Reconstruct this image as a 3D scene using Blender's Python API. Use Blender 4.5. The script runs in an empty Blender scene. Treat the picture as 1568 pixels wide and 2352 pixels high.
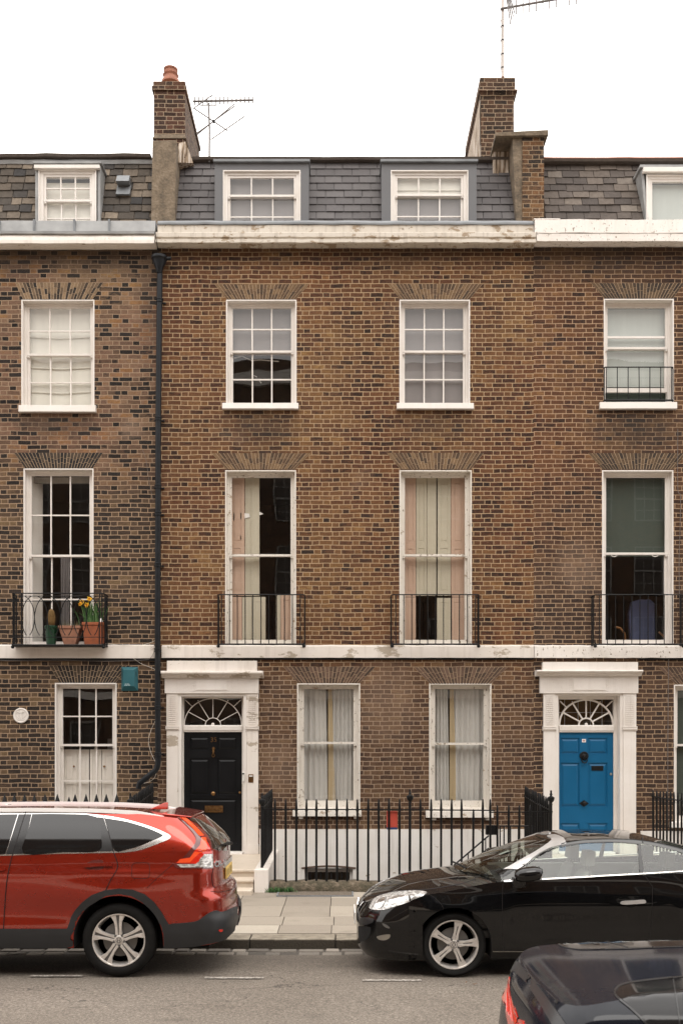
import bpy, bmesh, math, random
from mathutils import Vector, Matrix
from mathutils.geometry import delaunay_2d_cdt
from mathutils.bvhtree import BVHTree
random.seed(7)
SC = bpy.context.scene
COL = SC.collection
R = math.radians

# ---------------------------------------------------------------- camera
F, XC, YH, CY, CZ = 2300.0, 784.0, 1715.0, -16.8, 2.2
cam_d = bpy.data.cameras.new('camera')
cam = bpy.data.objects.new('camera', cam_d)
COL.objects.link(cam)
cam.location = (0, CY, CZ)
cam.rotation_euler = (R(90), 0, 0)
cam_d.sensor_fit = 'HORIZONTAL'
cam_d.sensor_width = 36.0
cam_d.lens = F / 1568.0 * 36.0
cam_d.shift_y = (YH - 1176.0) / 1568.0
cam_d.clip_start = 0.05
cam_d.clip_end = 1500
cam_d.dof.use_dof = True
cam_d.dof.focus_distance = 12.5
cam_d.dof.aperture_fstop = 7.0
SC.camera = cam

# ---------------------------------------------------------------- sky and sun
wd = bpy.data.worlds.new('World')
SC.world = wd
wd.use_nodes = True
wt = wd.node_tree
wt.nodes.clear()
w_out = wt.nodes.new('ShaderNodeOutputWorld')
w_bg = wt.nodes.new('ShaderNodeBackground')
w_sky = wt.nodes.new('ShaderNodeTexSky')
w_sky.sky_type = 'NISHITA'
w_sky.sun_disc = False
SUN_EL, SUN_AZ = 58.0, 195.0
w_sky.sun_elevation = R(SUN_EL)
w_sky.sun_rotation = R(SUN_AZ)
# an even layer of cloud over the clear sky: bright overhead, a little darker low down
w_tc = wt.nodes.new('ShaderNodeTexCoord')
w_sep = wt.nodes.new('ShaderNodeSeparateXYZ')
w_ramp = wt.nodes.new('ShaderNodeMapRange')
w_ramp.inputs['From Min'].default_value = 0.0
w_ramp.inputs['From Max'].default_value = 0.9
w_ramp.inputs['To Min'].default_value = 19.0
w_ramp.inputs['To Max'].default_value = 34.0
w_noise = wt.nodes.new('ShaderNodeTexNoise')
w_noise.inputs['Scale'].default_value = 2.2
w_noise.inputs['Detail'].default_value = 5
w_mul = wt.nodes.new('ShaderNodeMath'); w_mul.operation = 'MULTIPLY'
w_mr = wt.nodes.new('ShaderNodeMapRange')
w_mr.inputs['From Min'].default_value = 0.3
w_mr.inputs['From Max'].default_value = 0.7
w_mr.inputs['To Min'].default_value = 0.9
w_mr.inputs['To Max'].default_value = 1.1
w_col = wt.nodes.new('ShaderNodeVectorMath'); w_col.operation = 'SCALE'
w_col.inputs[0].default_value = (1.0, 0.962, 0.925)
w_mix = wt.nodes.new('ShaderNodeMix'); w_mix.data_type = 'RGBA'
w_mix.inputs['Factor'].default_value = 0.94
L = wt.links.new
L(w_tc.outputs['Generated'], w_sep.inputs[0])
L(w_sep.outputs['Z'], w_ramp.inputs['Value'])
L(w_tc.outputs['Generated'], w_noise.inputs['Vector'])
L(w_noise.outputs['Fac'], w_mr.inputs['Value'])
L(w_ramp.outputs[0], w_mul.inputs[0]); L(w_mr.outputs[0], w_mul.inputs[1])
L(w_mul.outputs[0], w_col.inputs['Scale'])
L(w_sky.outputs[0], w_mix.inputs['A']); L(w_col.outputs[0], w_mix.inputs['B'])
L(w_mix.outputs['Result'], w_bg.inputs['Color'])
w_bg.inputs['Strength'].default_value = 0.1
L(w_bg.outputs[0], w_out.inputs[0])

sun_d = bpy.data.lights.new('sun', 'SUN')
sun = bpy.data.objects.new('sun', sun_d)
COL.objects.link(sun)
sun_d.energy = 0.9
sun_d.angle = R(30)
sun_d.color = (1.0, 0.96, 0.9)
sun.rotation_euler = (R(90 - SUN_EL), 0, R(SUN_AZ - 180 - 0))
sun.location = (0, -20, 30)
SC.view_settings.view_transform = 'Standard'
SC.view_settings.look = 'None'
SC.view_settings.exposure = -0.0
SC.view_settings.gamma = 1.0

# ---------------------------------------------------------------- measuring helpers
def X_(px, dep=0.0): return (px - XC) * (dep - CY) / F
def Z_(py, dep=0.0): return CZ - (py - YH) * (dep - CY) / F

# ---------------------------------------------------------------- node helpers
class NT:
    def __init__(s, name):
        s.m = bpy.data.materials.new(name); s.m.use_nodes = True
        s.t = s.m.node_tree; s.t.nodes.clear()
        s.out = s.t.nodes.new('ShaderNodeOutputMaterial')
    def n(s, ty): return s.t.nodes.new(ty)
    def put(s, sock, v):
        if isinstance(v, bpy.types.NodeSocket): s.t.links.new(v, sock)
        elif v is not None:
            if isinstance(v, tuple) and len(v) == 3 and sock.type == 'RGBA': v = (*v, 1)
            sock.default_value = v
    def math(s, op, a, b=None, c=None, clamp=False):
        q = s.n('ShaderNodeMath'); q.operation = op; q.use_clamp = clamp
        s.put(q.inputs[0], a); s.put(q.inputs[1], b)
        if c is not None: s.put(q.inputs[2], c)
        return q.outputs[0]
    def comb(s, x, y, z):
        q = s.n('ShaderNodeCombineXYZ')
        for i, v in enumerate((x, y, z)): s.put(q.inputs[i], v)
        return q.outputs[0]
    def vscale(s, v, k):
        q = s.n('ShaderNodeVectorMath'); q.operation = 'MULTIPLY'
        s.put(q.inputs[0], v); s.put(q.inputs[1], k); return q.outputs[0]
    def vadd(s, v, k):
        q = s.n('ShaderNodeVectorMath'); q.operation = 'ADD'
        s.put(q.inputs[0], v); s.put(q.inputs[1], k); return q.outputs[0]
    def noise(s, scale, vec=None, detail=3.0, rough=0.5, dist=0.0, w=None):
        q = s.n('ShaderNodeTexNoise')
        q.inputs['Scale'].default_value = scale; q.inputs['Detail'].default_value = detail
        q.inputs['Roughness'].default_value = rough; q.inputs['Distortion'].default_value = dist
        s.put(q.inputs['Vector'], vec if vec is not None else s.pos())
        return q.outputs['Fac']
    def pos(s):
        if not hasattr(s, '_p'): s._p = s.n('ShaderNodeNewGeometry')
        return s._p.outputs['Position']
    def nrm(s):
        s.pos(); return s._p.outputs['True Normal']
    def island(s):
        s.pos(); return s._p.outputs['Random Per Island']
    def sep(s, v):
        q = s.n('ShaderNodeSeparateXYZ'); s.put(q.inputs[0], v); return q.outputs
    def rng(s, v, a, b, c=0.0, d=1.0, smooth=False):
        q = s.n('ShaderNodeMapRange')
        if smooth: q.interpolation_type = 'SMOOTHSTEP'
        s.put(q.inputs['Value'], v)
        for k, u in (('From Min', a), ('From Max', b), ('To Min', c), ('To Max', d)): s.put(q.inputs[k], u)
        return q.outputs[0]
    def mix(s, f, a, b, mode='MIX'):
        q = s.n('ShaderNodeMix'); q.data_type = 'RGBA'; q.blend_type = mode
        s.put(q.inputs['Factor'], f); s.put(q.inputs[6], a); s.put(q.inputs[7], b)
        return q.outputs[2]
    def ramp(s, v, stops, const=False):
        q = s.n('ShaderNodeValToRGB')
        if const: q.color_ramp.interpolation = 'CONSTANT'
        e = q.color_ramp.elements
        while len(e) < len(stops): e.new(0.5)
        for i, (p, c) in enumerate(stops):
            e[i].position = p; e[i].color = (*c, 1)
        s.put(q.inputs[0], v); return q.outputs[0]
    def white(s, v):
        q = s.n('ShaderNodeTexWhiteNoise'); q.noise_dimensions = '3D'
        s.put(q.inputs['Vector'], v); return q.outputs[0], q.outputs[1]
    def bump(s, h, strength=0.5, dist=0.01, normal=None):
        q = s.n('ShaderNodeBump'); q.inputs['Strength'].default_value = strength
        q.inputs['Distance'].default_value = dist; s.put(q.inputs['Height'], h)
        if normal is not None: s.put(q.inputs['Normal'], normal)
        return q.outputs[0]
    def bsdf(s, col, rough=0.6, metal=0.0, normal=None, coat=0.0, spec=None, coat_rough=0.03, emit=None):
        q = s.n('ShaderNodeBsdfPrincipled')
        s.put(q.inputs['Base Color'], col); s.put(q.inputs['Roughness'], rough)
        s.put(q.inputs['Metallic'], metal); s.put(q.inputs['Normal'], normal)
        s.put(q.inputs['Coat Weight'], coat); q.inputs['Coat Roughness'].default_value = coat_rough
        if spec is not None: s.put(q.inputs['Specular IOR Level'], spec)
        s.t.links.new(q.outputs[0], s.out.inputs[0])
        return q

def simple(name, col, rough=0.6, metal=0.0, var=0.12, scale=6.0, bump=0.15, bscale=60.0, coat=0.0, spec=None):
    k = NT(name)
    n1 = k.noise(scale, detail=5)
    c = k.mix(k.rng(n1, 0.3, 0.7), tuple(v * (1 - var) for v in col), tuple(min(1, v * (1 + var)) for v in col))
    nb = k.noise(bscale, detail=3)
    r = k.rng(n1, 0.3, 0.7, max(0, rough - 0.06), min(1, rough + 0.06))
    k.bsdf(c, r, metal, k.bump(nb, bump, 0.004) if bump else None, coat, spec)
    return k.m

def painted(name, col, patch=(0.42, 0.33, 0.24), amount=0.0, grime=0.25, rough=0.55, pscale=3.6, flake=0.0):
    """white masonry or timber paint: faint blotches, rain streaks, worn patches"""
    k = NT(name)
    p = k.pos()
    blotch = k.noise(2.1, detail=6, rough=0.6)
    c = k.mix(k.rng(blotch, 0.35, 0.75), col, tuple(v * f for v, f in zip(col, (0.9, 0.88, 0.85))))
    st = k.noise(1.0, k.vscale(p, (14, 14, 1.2)), detail=4)
    fine = k.noise(38, detail=4)
    g = k.math('MULTIPLY', k.rng(st, 0.52, 0.78), grime)
    c = k.mix(g, c, (0.30, 0.25, 0.20))
    if amount > 0:
        pn = k.noise(pscale, k.vscale(p, (1, 1, 1.9)), detail=7, rough=0.68)
        th = 0.66 - amount * 0.22
        mask = k.rng(pn, th, th + 0.025)
        c = k.mix(mask, c, k.mix(fine, patch, tuple(v * 0.7 for v in patch)))
    if flake > 0:
        fn = k.noise(22, k.vscale(p, (1, 1, 0.6)), detail=6, rough=0.7)
        mask2 = k.rng(fn, 0.72 - flake * 0.2, 0.74 - flake * 0.2)
        c = k.mix(mask2, c, (0.20, 0.155, 0.11))
    c = k.mix(k.rng(fine, 0.62, 0.8, 0, 0.3), c, (0.35, 0.3, 0.25))
    k.bsdf(c, rough, 0, k.bump(fine, 0.25, 0.004))
    return k.m

BH = 0.0757      # brick course
BP = 0.338       # stretcher + header with joints
def brick(name, top, low=None, zmix=None, mortar=(0.36, 0.27, 0.18), mortar_low=None, soot=None, sills=None, keep=0.72, near=None, zoff=0.0, bond=BP, plain=False, rust=None):
    """Flemish bond stock brick, every brick its own tone"""
    k = NT(name)
    p = k.pos()
    px, py, pz = k.sep(p)[0:3]
    nx = k.math('ABSOLUTE', k.sep(k.nrm())[0])
    side = k.math('GREATER_THAN', nx, 0.5)
    u = k.math('ADD', k.math('MULTIPLY', px, k.math('SUBTRACT', 1.0, side)), k.math('MULTIPLY', py, side))
    wob = k.noise(2.2, detail=2); wob2 = k.noise(9.0, detail=2)
    z = k.math('ADD', pz, k.math('MULTIPLY', k.math('SUBTRACT', wob, 0.5), 0.03))
    z = k.math('ADD', z, k.math('ADD', k.math('MULTIPLY', k.math('SUBTRACT', wob2, 0.5), 0.010), zoff))
    u = k.math('ADD', u, k.math('MULTIPLY', k.math('SUBTRACT', wob2, 0.5), 0.016))
    zr = k.math('DIVIDE', z, BH)
    row = k.math('FLOOR', zr); fz = k.math('FRACT', zr)
    par = k.math('MULTIPLY', k.math('FRACT', k.math('MULTIPLY', row, 0.5)), 1.0)
    rj, _ = k.white(k.comb(row, 3.1, 0.7))
    t0 = k.math('ADD', k.math('ADD', k.math('DIVIDE', u, bond), par), k.math('MULTIPLY', rj, 0.13))
    cell = k.math('FLOOR', t0); ft = k.math('FRACT', t0)
    cut = 0.66
    if plain: cut = 0.5
    isH = k.math('GREATER_THAN', ft, cut)
    idv = k.comb(k.math('ADD', k.math('MULTIPLY', cell, 2.0), isH), row, 0.37)
    rv, rc = k.white(idv)
    rs = k.sep(rc)
    ex = k.math('MULTIPLY', k.math('MINIMUM', k.math('MINIMUM', ft, k.math('SUBTRACT', 1.0, ft)), k.math('ABSOLUTE', k.math('SUBTRACT', ft, cut))), bond)
    ez = k.math('MULTIPLY', k.math('MINIMUM', fz, k.math('SUBTRACT', 1.0, fz)), BH)
    e = k.math('MINIMUM', ex, ez)
    e = k.math('ADD', e, k.math('MULTIPLY', k.math('SUBTRACT', k.noise(60, detail=3), 0.5), 0.006))
    mask = k.rng(e, 0.0048, 0.0080, smooth=True)      # 1 on the brick, 0 in the joint
    # tone of each brick
    patch = k.noise(0.75, detail=4, rough=0.6)
    own = k.vadd(k.vscale(p, (11, 11, 19)), k.vscale(rc, (40, 40, 40)))
    face = k.noise(1.0, own, detail=5, rough=0.65)
    # each brick keeps a base tone but is fired unevenly across its face
    val = k.math('ADD', 0.5, k.math('ADD', k.math('MULTIPLY', k.math('SUBTRACT', rv, 0.5), keep), k.math('MULTIPLY', k.math('SUBTRACT', k.rng(face, 0.3, 0.7), 0.5), 1.15 - keep)))
    val = k.math('ADD', val, k.math('MULTIPLY', k.math('SUBTRACT', patch, 0.5), 0.9), clamp=True)
    ctop = k.ramp(val, top)
    if near is not None:      # the neighbour's brick runs on past the joint and gives way bit by bit
        xx = k.math('ADD', px, k.math('MULTIPLY', k.math('SUBTRACT', k.noise(0.9, detail=5), 0.5), 2.0))
        ctop = k.mix(k.rng(xx, near[0], near[1], 1.0, 0.0), ctop, k.ramp(val, near[2]))
    hue = k.noise(0.55, k.vadd(p, (7.0, 0.0, 3.0)), detail=5, rough=0.6)
    ctop = k.mix(k.rng(hue, 0.40, 0.62, 0.0, 0.75), ctop, k.vscale(ctop, (0.90, 0.70, 0.70)))
    big = k.noise(0.35, k.vadd(p, (2.0, 0.0, 9.0)), detail=6, rough=0.65)
    ctop = k.mix(k.rng(big, 0.45, 0.62, 0.0, 0.5), ctop, k.vscale(ctop, (0.6, 0.58, 0.6)))
    ctop = k.mix(k.rng(hue, 0.52, 0.34, 0.0, 0.5), ctop, k.vscale(ctop, (1.22, 1.22, 1.05)))
    col = ctop; mcol = mortar
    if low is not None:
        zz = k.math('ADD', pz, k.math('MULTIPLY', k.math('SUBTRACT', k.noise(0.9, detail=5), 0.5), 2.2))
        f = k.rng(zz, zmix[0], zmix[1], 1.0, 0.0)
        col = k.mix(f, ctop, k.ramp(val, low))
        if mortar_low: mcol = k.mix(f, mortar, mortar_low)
    # within a brick: fired dark ends, sandy flecks
    inner = k.noise(2.6, own, detail=5, rough=0.7)
    col = k.mix(k.rng(inner, 0.32, 0.68, 0.0, 0.72), col, k.vscale(col, (0.42, 0.38, 0.38)))
    flecks = k.noise(95, detail=3)
    col = k.mix(k.rng(flecks, 0.58, 0.72, 0.0, 0.4), col, (0.42, 0.30, 0.19))
    # some joints are pointed lighter, some washed out
    mn = k.noise(1.6, detail=5)
    mcol = k.mix(k.rng(mn, 0.35, 0.75, 0.0, 0.4), mcol, k.vscale(mcol if isinstance(mcol, bpy.types.NodeSocket) else k.comb(*mcol), (0.55, 0.52, 0.5)))
    mk = k.math('MULTIPLY', mask, 1.0)
    c = k.mix(mk, mcol, col)
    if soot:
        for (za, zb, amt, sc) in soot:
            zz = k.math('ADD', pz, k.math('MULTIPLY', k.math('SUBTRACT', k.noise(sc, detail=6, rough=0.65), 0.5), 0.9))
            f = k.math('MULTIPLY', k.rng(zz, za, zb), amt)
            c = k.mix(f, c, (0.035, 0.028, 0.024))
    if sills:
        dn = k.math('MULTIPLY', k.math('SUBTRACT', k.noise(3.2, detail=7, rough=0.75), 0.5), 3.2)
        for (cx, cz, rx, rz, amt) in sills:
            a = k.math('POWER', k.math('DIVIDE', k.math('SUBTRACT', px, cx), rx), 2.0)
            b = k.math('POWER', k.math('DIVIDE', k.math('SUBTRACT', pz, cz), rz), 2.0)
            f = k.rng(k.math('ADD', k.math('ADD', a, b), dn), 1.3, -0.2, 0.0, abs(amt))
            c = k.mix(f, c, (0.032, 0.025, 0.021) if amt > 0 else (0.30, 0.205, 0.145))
    if rust:
        c = k.mix(k.rng(k.noise(1.3, detail=5), 0.6, 0.72, 0, rust), c, (0.33, 0.24, 0.17))
    h = k.math('ADD', k.math('MULTIPLY', mask, 0.8), k.math('MULTIPLY', inner, 0.5))
    rough = k.rng(rs[1], 0, 1, 0.8, 0.95)
    k.bsdf(c, rough, 0, k.bump(h, 0.8, 0.008), spec=0.25)
    return k.m

def island_mat(name, stops, mortar=None, rough=0.8, fine=30, bump=0.5, var=0.5, spec=0.3):
    """every separate piece of the mesh gets its own tone"""
    k = NT(name)
    c = k.ramp(k.island(), stops)
    n = k.noise(fine, detail=5, rough=0.65)
    c = k.mix(k.rng(n, 0.35, 0.75, 0, var), c, k.vscale(c, (0.45, 0.44, 0.43)))
    n2 = k.noise(2.6, detail=5)
    c = k.mix(k.rng(n2, 0.55, 0.75, 0, 0.45), c, k.vscale(c, (0.62, 0.6, 0.58)))
    k.bsdf(c, rough, 0, k.bump(n, bump, 0.006), spec=spec)
    return k.m

def glass(name, tint=(1, 1, 1), gain=1.4, rough=0.0, wavy=0.0, wscale=1.6, dark=0.0):
    k = NT(name)
    # Schlick reflectance that is the same from both sides of the thin pane
    k.pos(); dt = k.n('ShaderNodeVectorMath'); dt.operation = 'DOT_PRODUCT'
    k.put(dt.inputs[0], k._p.outputs['Normal']); k.put(dt.inputs[1], k._p.outputs['Incoming'])
    cs = k.math('SUBTRACT', 1.0, k.math('ABSOLUTE', dt.outputs['Value']), clamp=True)
    fr = k.math('ADD', 0.055, k.math('MULTIPLY', k.math('POWER', cs, 5.0), 0.945))
    gl = k.n('ShaderNodeBsdfGlossy'); gl.inputs['Roughness'].default_value = rough
    gl.inputs['Color'].default_value = (1, 1, 1, 1)
    if wavy:
        b = k.bump(k.noise(wscale, detail=1), wavy, 0.02)
        k.put(gl.inputs['Normal'], b)
    tr = k.n('ShaderNodeBsdfTransparent'); tr.inputs['Color'].default_value = (*tint, 1)
    mx = k.n('ShaderNodeMixShader')
    k.put(mx.inputs[0], k.math('MULTIPLY', fr, gain, clamp=True))
    k.t.links.new(tr.outputs[0], mx.inputs[1]); k.t.links.new(gl.outputs[0], mx.inputs[2])
    k.t.links.new(mx.outputs[0], k.out.inputs[0])
    return k.m

# ---------------------------------------------------------------- object helpers
def tag(o, label=None, cat=None, group=None, kind=None):
    if label: o['label'] = label
    if cat: o['category'] = cat
    if group: o['group'] = group
    if kind: o['kind'] = kind
    return o

def thing(name, label, cat, loc=(0, 0, 0), group=None, kind=None):
    o = bpy.data.objects.new(name, None); COL.objects.link(o)
    o.location = loc; o.empty_display_size = 0.3
    return tag(o, label, cat, group, kind)

def root_off(o):
    v = Vector((0, 0, 0))
    while o is not None:
        v = v + o.location; o = o.parent
    return v

class MB:
    def __init__(s): s.v = []; s.f = []; s.mi = []
    def add(s, vs, fs, mi=0):
        b = len(s.v); s.v += [tuple(p) for p in vs]
        for f in fs: s.f.append(tuple(b + i for i in f)); s.mi.append(mi)
        return s
    def box(s, x0, x1, y0, y1, z0, z1, mi=0):
        if x0 > x1: x0, x1 = x1, x0
        if y0 > y1: y0, y1 = y1, y0
        if z0 > z1: z0, z1 = z1, z0
        v = [(x0, y0, z0), (x1, y0, z0), (x1, y1, z0), (x0, y1, z0), (x0, y0, z1), (x1, y0, z1), (x1, y1, z1), (x0, y1, z1)]
        return s.add(v, [(0, 3, 2, 1), (4, 5, 6, 7), (0, 1, 5, 4), (1, 2, 6, 5), (2, 3, 7, 6), (3, 0, 4, 7)], mi)
    def hexa(s, a, b, mi=0):
        """a: four bottom (or front) points, b: four matching ones"""
        return s.add(list(a) + list(b), [(0, 3, 2, 1), (4, 5, 6, 7), (0, 1, 5, 4), (1, 2, 6, 5), (2, 3, 7, 6), (3, 0, 4, 7)], mi)
    def extrude_x(s, prof, x0, x1, mi=0, seg=1, jit=0.0):
        """prof: (y, z) loop drawn counter-clockwise seen from +x"""
        n = len(prof); vs = []
        for i in range(seg + 1):
            x = x0 + (x1 - x0) * i / seg
            dz = random.uniform(-jit, jit); dy = random.uniform(-jit, jit)
            vs += [(x, y + dy, z + dz) for y, z in prof]
        fs = []
        for i in range(seg):
            for j in range(n):
                a = i * n + j; b = i * n + (j + 1) % n
                fs.append((a, b, b + n, a + n))
        fs.append(tuple(range(n - 1, -1, -1))); fs.append(tuple(seg * n + j for j in range(n)))
        return s.add(vs, fs, mi)
    def poly_y(s, pts, y0, y1, mi=0):
        """polygon of (x, z) points extruded from y0 (front) to y1 (back)"""
        n = len(pts)
        vs = [(x, y0, z) for x, z in pts] + [(x, y1, z) for x, z in pts]
        fs = [tuple(range(n)), tuple(range(2 * n - 1, n - 1, -1))]
        for j in range(n):
            k = (j + 1) % n; fs.append((j, j + n, k + n, k))
        return s.add(vs, fs, mi)
    def tube(s, pts, r, n=6, closed=False, mi=0, cap=True):
        pts = [Vector(p) for p in pts]; m = len(pts)
        rr = r if isinstance(r, (list, tuple)) else [r] * m
        rings = []; up = None
        for i, p in enumerate(pts):
            if closed: d = pts[(i + 1) % m] - pts[i - 1]
            else: d = pts[min(i + 1, m - 1)] - pts[max(i - 1, 0)]
            d = d.normalized() if d.length > 1e-9 else Vector((0, 0, 1))
            if up is None:
                up = Vector((0, 0, 1)) if abs(d.z) < 0.9 else Vector((0, 1, 0))
            a = d.cross(up)
            if a.length < 1e-6: a = d.cross(Vector((1, 0, 0)))
            a.normalize(); b = d.cross(a).normalized(); up = -b if False else up
            rings.append([p + (a * math.cos(2 * math.pi * j / n) + b * math.sin(2 * math.pi * j / n)) * rr[i] for j in range(n)])
        vs = [q for g in rings for q in g]; fs = []
        last = m if closed else m - 1
        for i in range(last):
            for j in range(n):
                a = i * n + j; b = i * n + (j + 1) % n; c = ((i + 1) % m) * n + (j + 1) % n; d = ((i + 1) % m) * n + j
                fs.append((a, d, c, b))
        if not closed and cap:
            fs.append(tuple(range(n))); fs.append(tuple((m - 1) * n + j for j in range(n - 1, -1, -1)))
        return s.add(vs, fs, mi)
    def lathe(s, prof, c=(0, 0, 0), n=20, axis='z', mi=0, cap=True):
        """prof: (radius, height) pairs"""
        vs = []; m = len(prof)
        for r, h in prof:
            for j in range(n):
                a = 2 * math.pi * j / n
                if axis == 'z': q = (c[0] + r * math.cos(a), c[1] + r * math.sin(a), c[2] + h)
                elif axis == 'y': q = (c[0] + r * math.cos(a), c[1] + h, c[2] + r * math.sin(a))
                else: q = (c[0] + h, c[1] + r * math.cos(a), c[2] + r * math.sin(a))
                vs.append(q)
        fs = []
        for i in range(m - 1):
            for j in range(n):
                k = (j + 1) % n
                q = (i * n + j, i * n + k, (i + 1) * n + k, (i + 1) * n + j)
                fs.append(q if axis != 'y' else q[::-1])
        if not cap: return s.add(vs, fs, mi)
        fs.append(tuple(range(n - 1, -1, -1)) if axis != 'y' else tuple(range(n)))
        fs.append(tuple((m - 1) * n + j for j in range(n)) if axis != 'y' else tuple((m - 1) * n + j for j in range(n - 1, -1, -1)))
        return s.add(vs, fs, mi)
    def build(s, name, mats, parent=None, smooth=False, bevel=0.0, angle=40, fix=True, sub=0):
        me = bpy.data.meshes.new(name)
        off = root_off(parent) if parent else Vector((0, 0, 0))
        me.from_pydata([(x - off.x, y - off.y, z - off.z) for x, y, z in s.v], [], s.f)
        if not isinstance(mats, (list, tuple)): mats = [mats]
        for m in mats: me.materials.append(m)
        if len(mats) > 1: me.polygons.foreach_set('material_index', s.mi)
        if fix:
            bm = bmesh.new(); bm.from_mesh(me); bmesh.ops.recalc_face_normals(bm, faces=bm.faces); bm.to_mesh(me); bm.free()
        if smooth:
            me.polygons.foreach_set('use_smooth', [True] * len(me.polygons))
            try: me.set_sharp_from_angle(angle=R(angle))
            except Exception: pass
        o = bpy.data.objects.new(name, me); COL.objects.link(o)
        if parent: o.parent = parent
        if bevel:
            b = o.modifiers.new('bevel', 'BEVEL'); b.width = bevel; b.segments = 2; b.limit_method = 'ANGLE'; b.angle_limit = R(40)
        if sub:
            b = o.modifiers.new('sub', 'SUBSURF'); b.levels = sub; b.render_levels = sub
        return o

def copy_tree(o, parent=None):
    c = o.copy(); COL.objects.link(c); c.parent = parent
    for ch in list(o.children): copy_tree(ch, c)
    return c

def text_mesh(name, body, size, mat, parent, loc, rot=(R(90), 0, 0), ext=0.002, bold=0.0):
    cu = bpy.data.curves.new(name, 'FONT'); cu.body = body; cu.size = size; cu.extrude = ext; cu.offset = bold
    cu.align_x = 'CENTER'; cu.align_y = 'CENTER'; cu.resolution_u = 3
    t = bpy.data.objects.new(name, cu); COL.objects.link(t)
    bpy.context.view_layer.update()
    me = bpy.data.meshes.new_from_object(t)
    bpy.data.objects.remove(t)
    me.materials.clear(); me.materials.append(mat)
    o = bpy.data.objects.new(name, me); COL.objects.link(o)
    o.parent = parent
    o.location = Vector(loc) - (root_off(parent) if parent else Vector()); o.rotation_euler = rot
    return o
# ---------------------------------------------------------------- materials
WHITE = (0.74, 0.70, 0.66)
M = {}
M['white'] = painted('white_paint', WHITE, grime=0.12)
M['white_worn'] = painted('worn_white_paint', (0.70, 0.66, 0.60), amount=0.15, grime=0.3, flake=0.55)
M['stucco'] = painted('white_stucco', (0.72, 0.67, 0.62), amount=0.40, grime=0.3, patch=(0.46, 0.39, 0.31), pscale=1.7)
M['stucco_clean'] = painted('cream_stucco', (0.72, 0.67, 0.62), amount=0.08, grime=0.25)
M['cornice_worn'] = painted('weathered_cornice_paint', (0.58, 0.53, 0.46), amount=0.42, grime=0.7, patch=(0.36, 0.27, 0.18), flake=0.35)
M['stucco_flaky'] = painted('flaking_white_stucco', (0.76, 0.72, 0.68), amount=0.12, grime=0.2, patch=(0.36, 0.27, 0.2), flake=0.55)
M['stucco_dull'] = simple('dull_sash_paint', (0.30, 0.28, 0.26), .7, var=.1)
M['basement'] = painted('white_basement_render', (0.76, 0.73, 0.69), amount=.05, grime=0.3)
M['lead'] = simple('grey_lead', (0.17, 0.18, 0.19), 0.55, 0.0, var=0.25, scale=3, bump=0.4, bscale=14)
M['lead_pale'] = simple('pale_lead', (0.27, 0.272, 0.27), 0.55, 0.0, var=0.22, scale=4, bump=0.4, bscale=14)
M['grey_panel'] = simple('grey_panel_paint', (0.115, 0.115, 0.12), 0.6, var=0.06, bump=0.1)
M['iron'] = simple('black_iron_paint', (0.007, 0.007, 0.0075), 0.5, var=0.3, scale=20, bump=0.4, bscale=40, spec=0.22)
M['pipe'] = simple('black_pipe_paint', (0.009, 0.0105, 0.013), 0.42, var=0.3, scale=8, bump=0.2, spec=0.25)
M['black_door'] = simple('black_door_paint', (0.005, 0.0055, 0.0065), 0.42, var=0.15, bump=0.06, scale=3, spec=0.22)
M['blue_door'] = simple('blue_door_paint', (0.003, 0.095, 0.215), 0.42, var=0.05, bump=0.04, scale=3, spec=0.3)
M['brass'] = simple('old_brass', (0.20, 0.11, 0.045), 0.38, 0.9, var=0.3, scale=30, bump=0.2)
M['steel'] = simple('dull_steel', (0.42, 0.40, 0.36), 0.35, 0.9, var=0.15)
M['terracotta'] = simple('terracotta', (0.27, 0.11, 0.068), 0.8, var=0.25, scale=9)
M['pot_orange'] = simple('orange_terracotta', (0.29, 0.08, 0.03), 0.75, var=0.18, scale=12)
M['pot_pale'] = simple('pale_terracotta', (0.28, 0.13, 0.08), 0.85, var=0.22, scale=12)
M['pot_green'] = simple('green_glaze', (0.010, 0.045, 0.022), 0.3, var=0.2)
M['leaf'] = island_mat('green_leaves', [(0, (0.03, 0.09, 0.025)), (0.6, (0.07, 0.17, 0.05)), (1, (0.14, 0.24, 0.09))], rough=0.6)
M['drygrass'] = island_mat('dry_stems', [(0, (0.12, 0.10, 0.05)), (0.6, (0.2, 0.16, 0.09)), (1, (0.10, 0.12, 0.05))], rough=0.9)
M['cactus'] = island_mat('spiny_growth', [(0, (0.10, 0.09, 0.03)), (0.5, (0.22, 0.13, 0.05)), (1, (0.13, 0.13, 0.04))], rough=0.9)
M['petal'] = simple('yellow_petals', (0.85, 0.52, 0.03), 0.6, var=0.1)
M['petal_cup'] = simple('orange_trumpet', (0.85, 0.36, 0.02), 0.6, var=0.1)
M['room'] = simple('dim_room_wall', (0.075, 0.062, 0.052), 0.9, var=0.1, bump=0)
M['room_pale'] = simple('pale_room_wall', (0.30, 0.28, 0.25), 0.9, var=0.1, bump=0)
def cloth(name, col, fold=0.0):
    k = NT(name); p = k.pos()
    n = k.noise(1.0, k.vscale(p, (9, 1, 1.0)), detail=4)
    c = k.mix(k.rng(n, 0.3, 0.7), tuple(v * 0.92 for v in col), col)
    we = k.noise(160, detail=1)
    q = k.bsdf(c, 0.9, 0, k.bump(k.math('MULTIPLY', n, fold), 0.15, 0.008), spec=0.2)
    return k.m
M['blind_grey'] = cloth('grey_roller_blind', (0.225, 0.21, 0.205))
M['blind_cream'] = cloth('cream_roller_blind', (0.66, 0.64, 0.57))
M['blind_green'] = cloth('pale_green_blind', (0.42, 0.45, 0.42))
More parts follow.
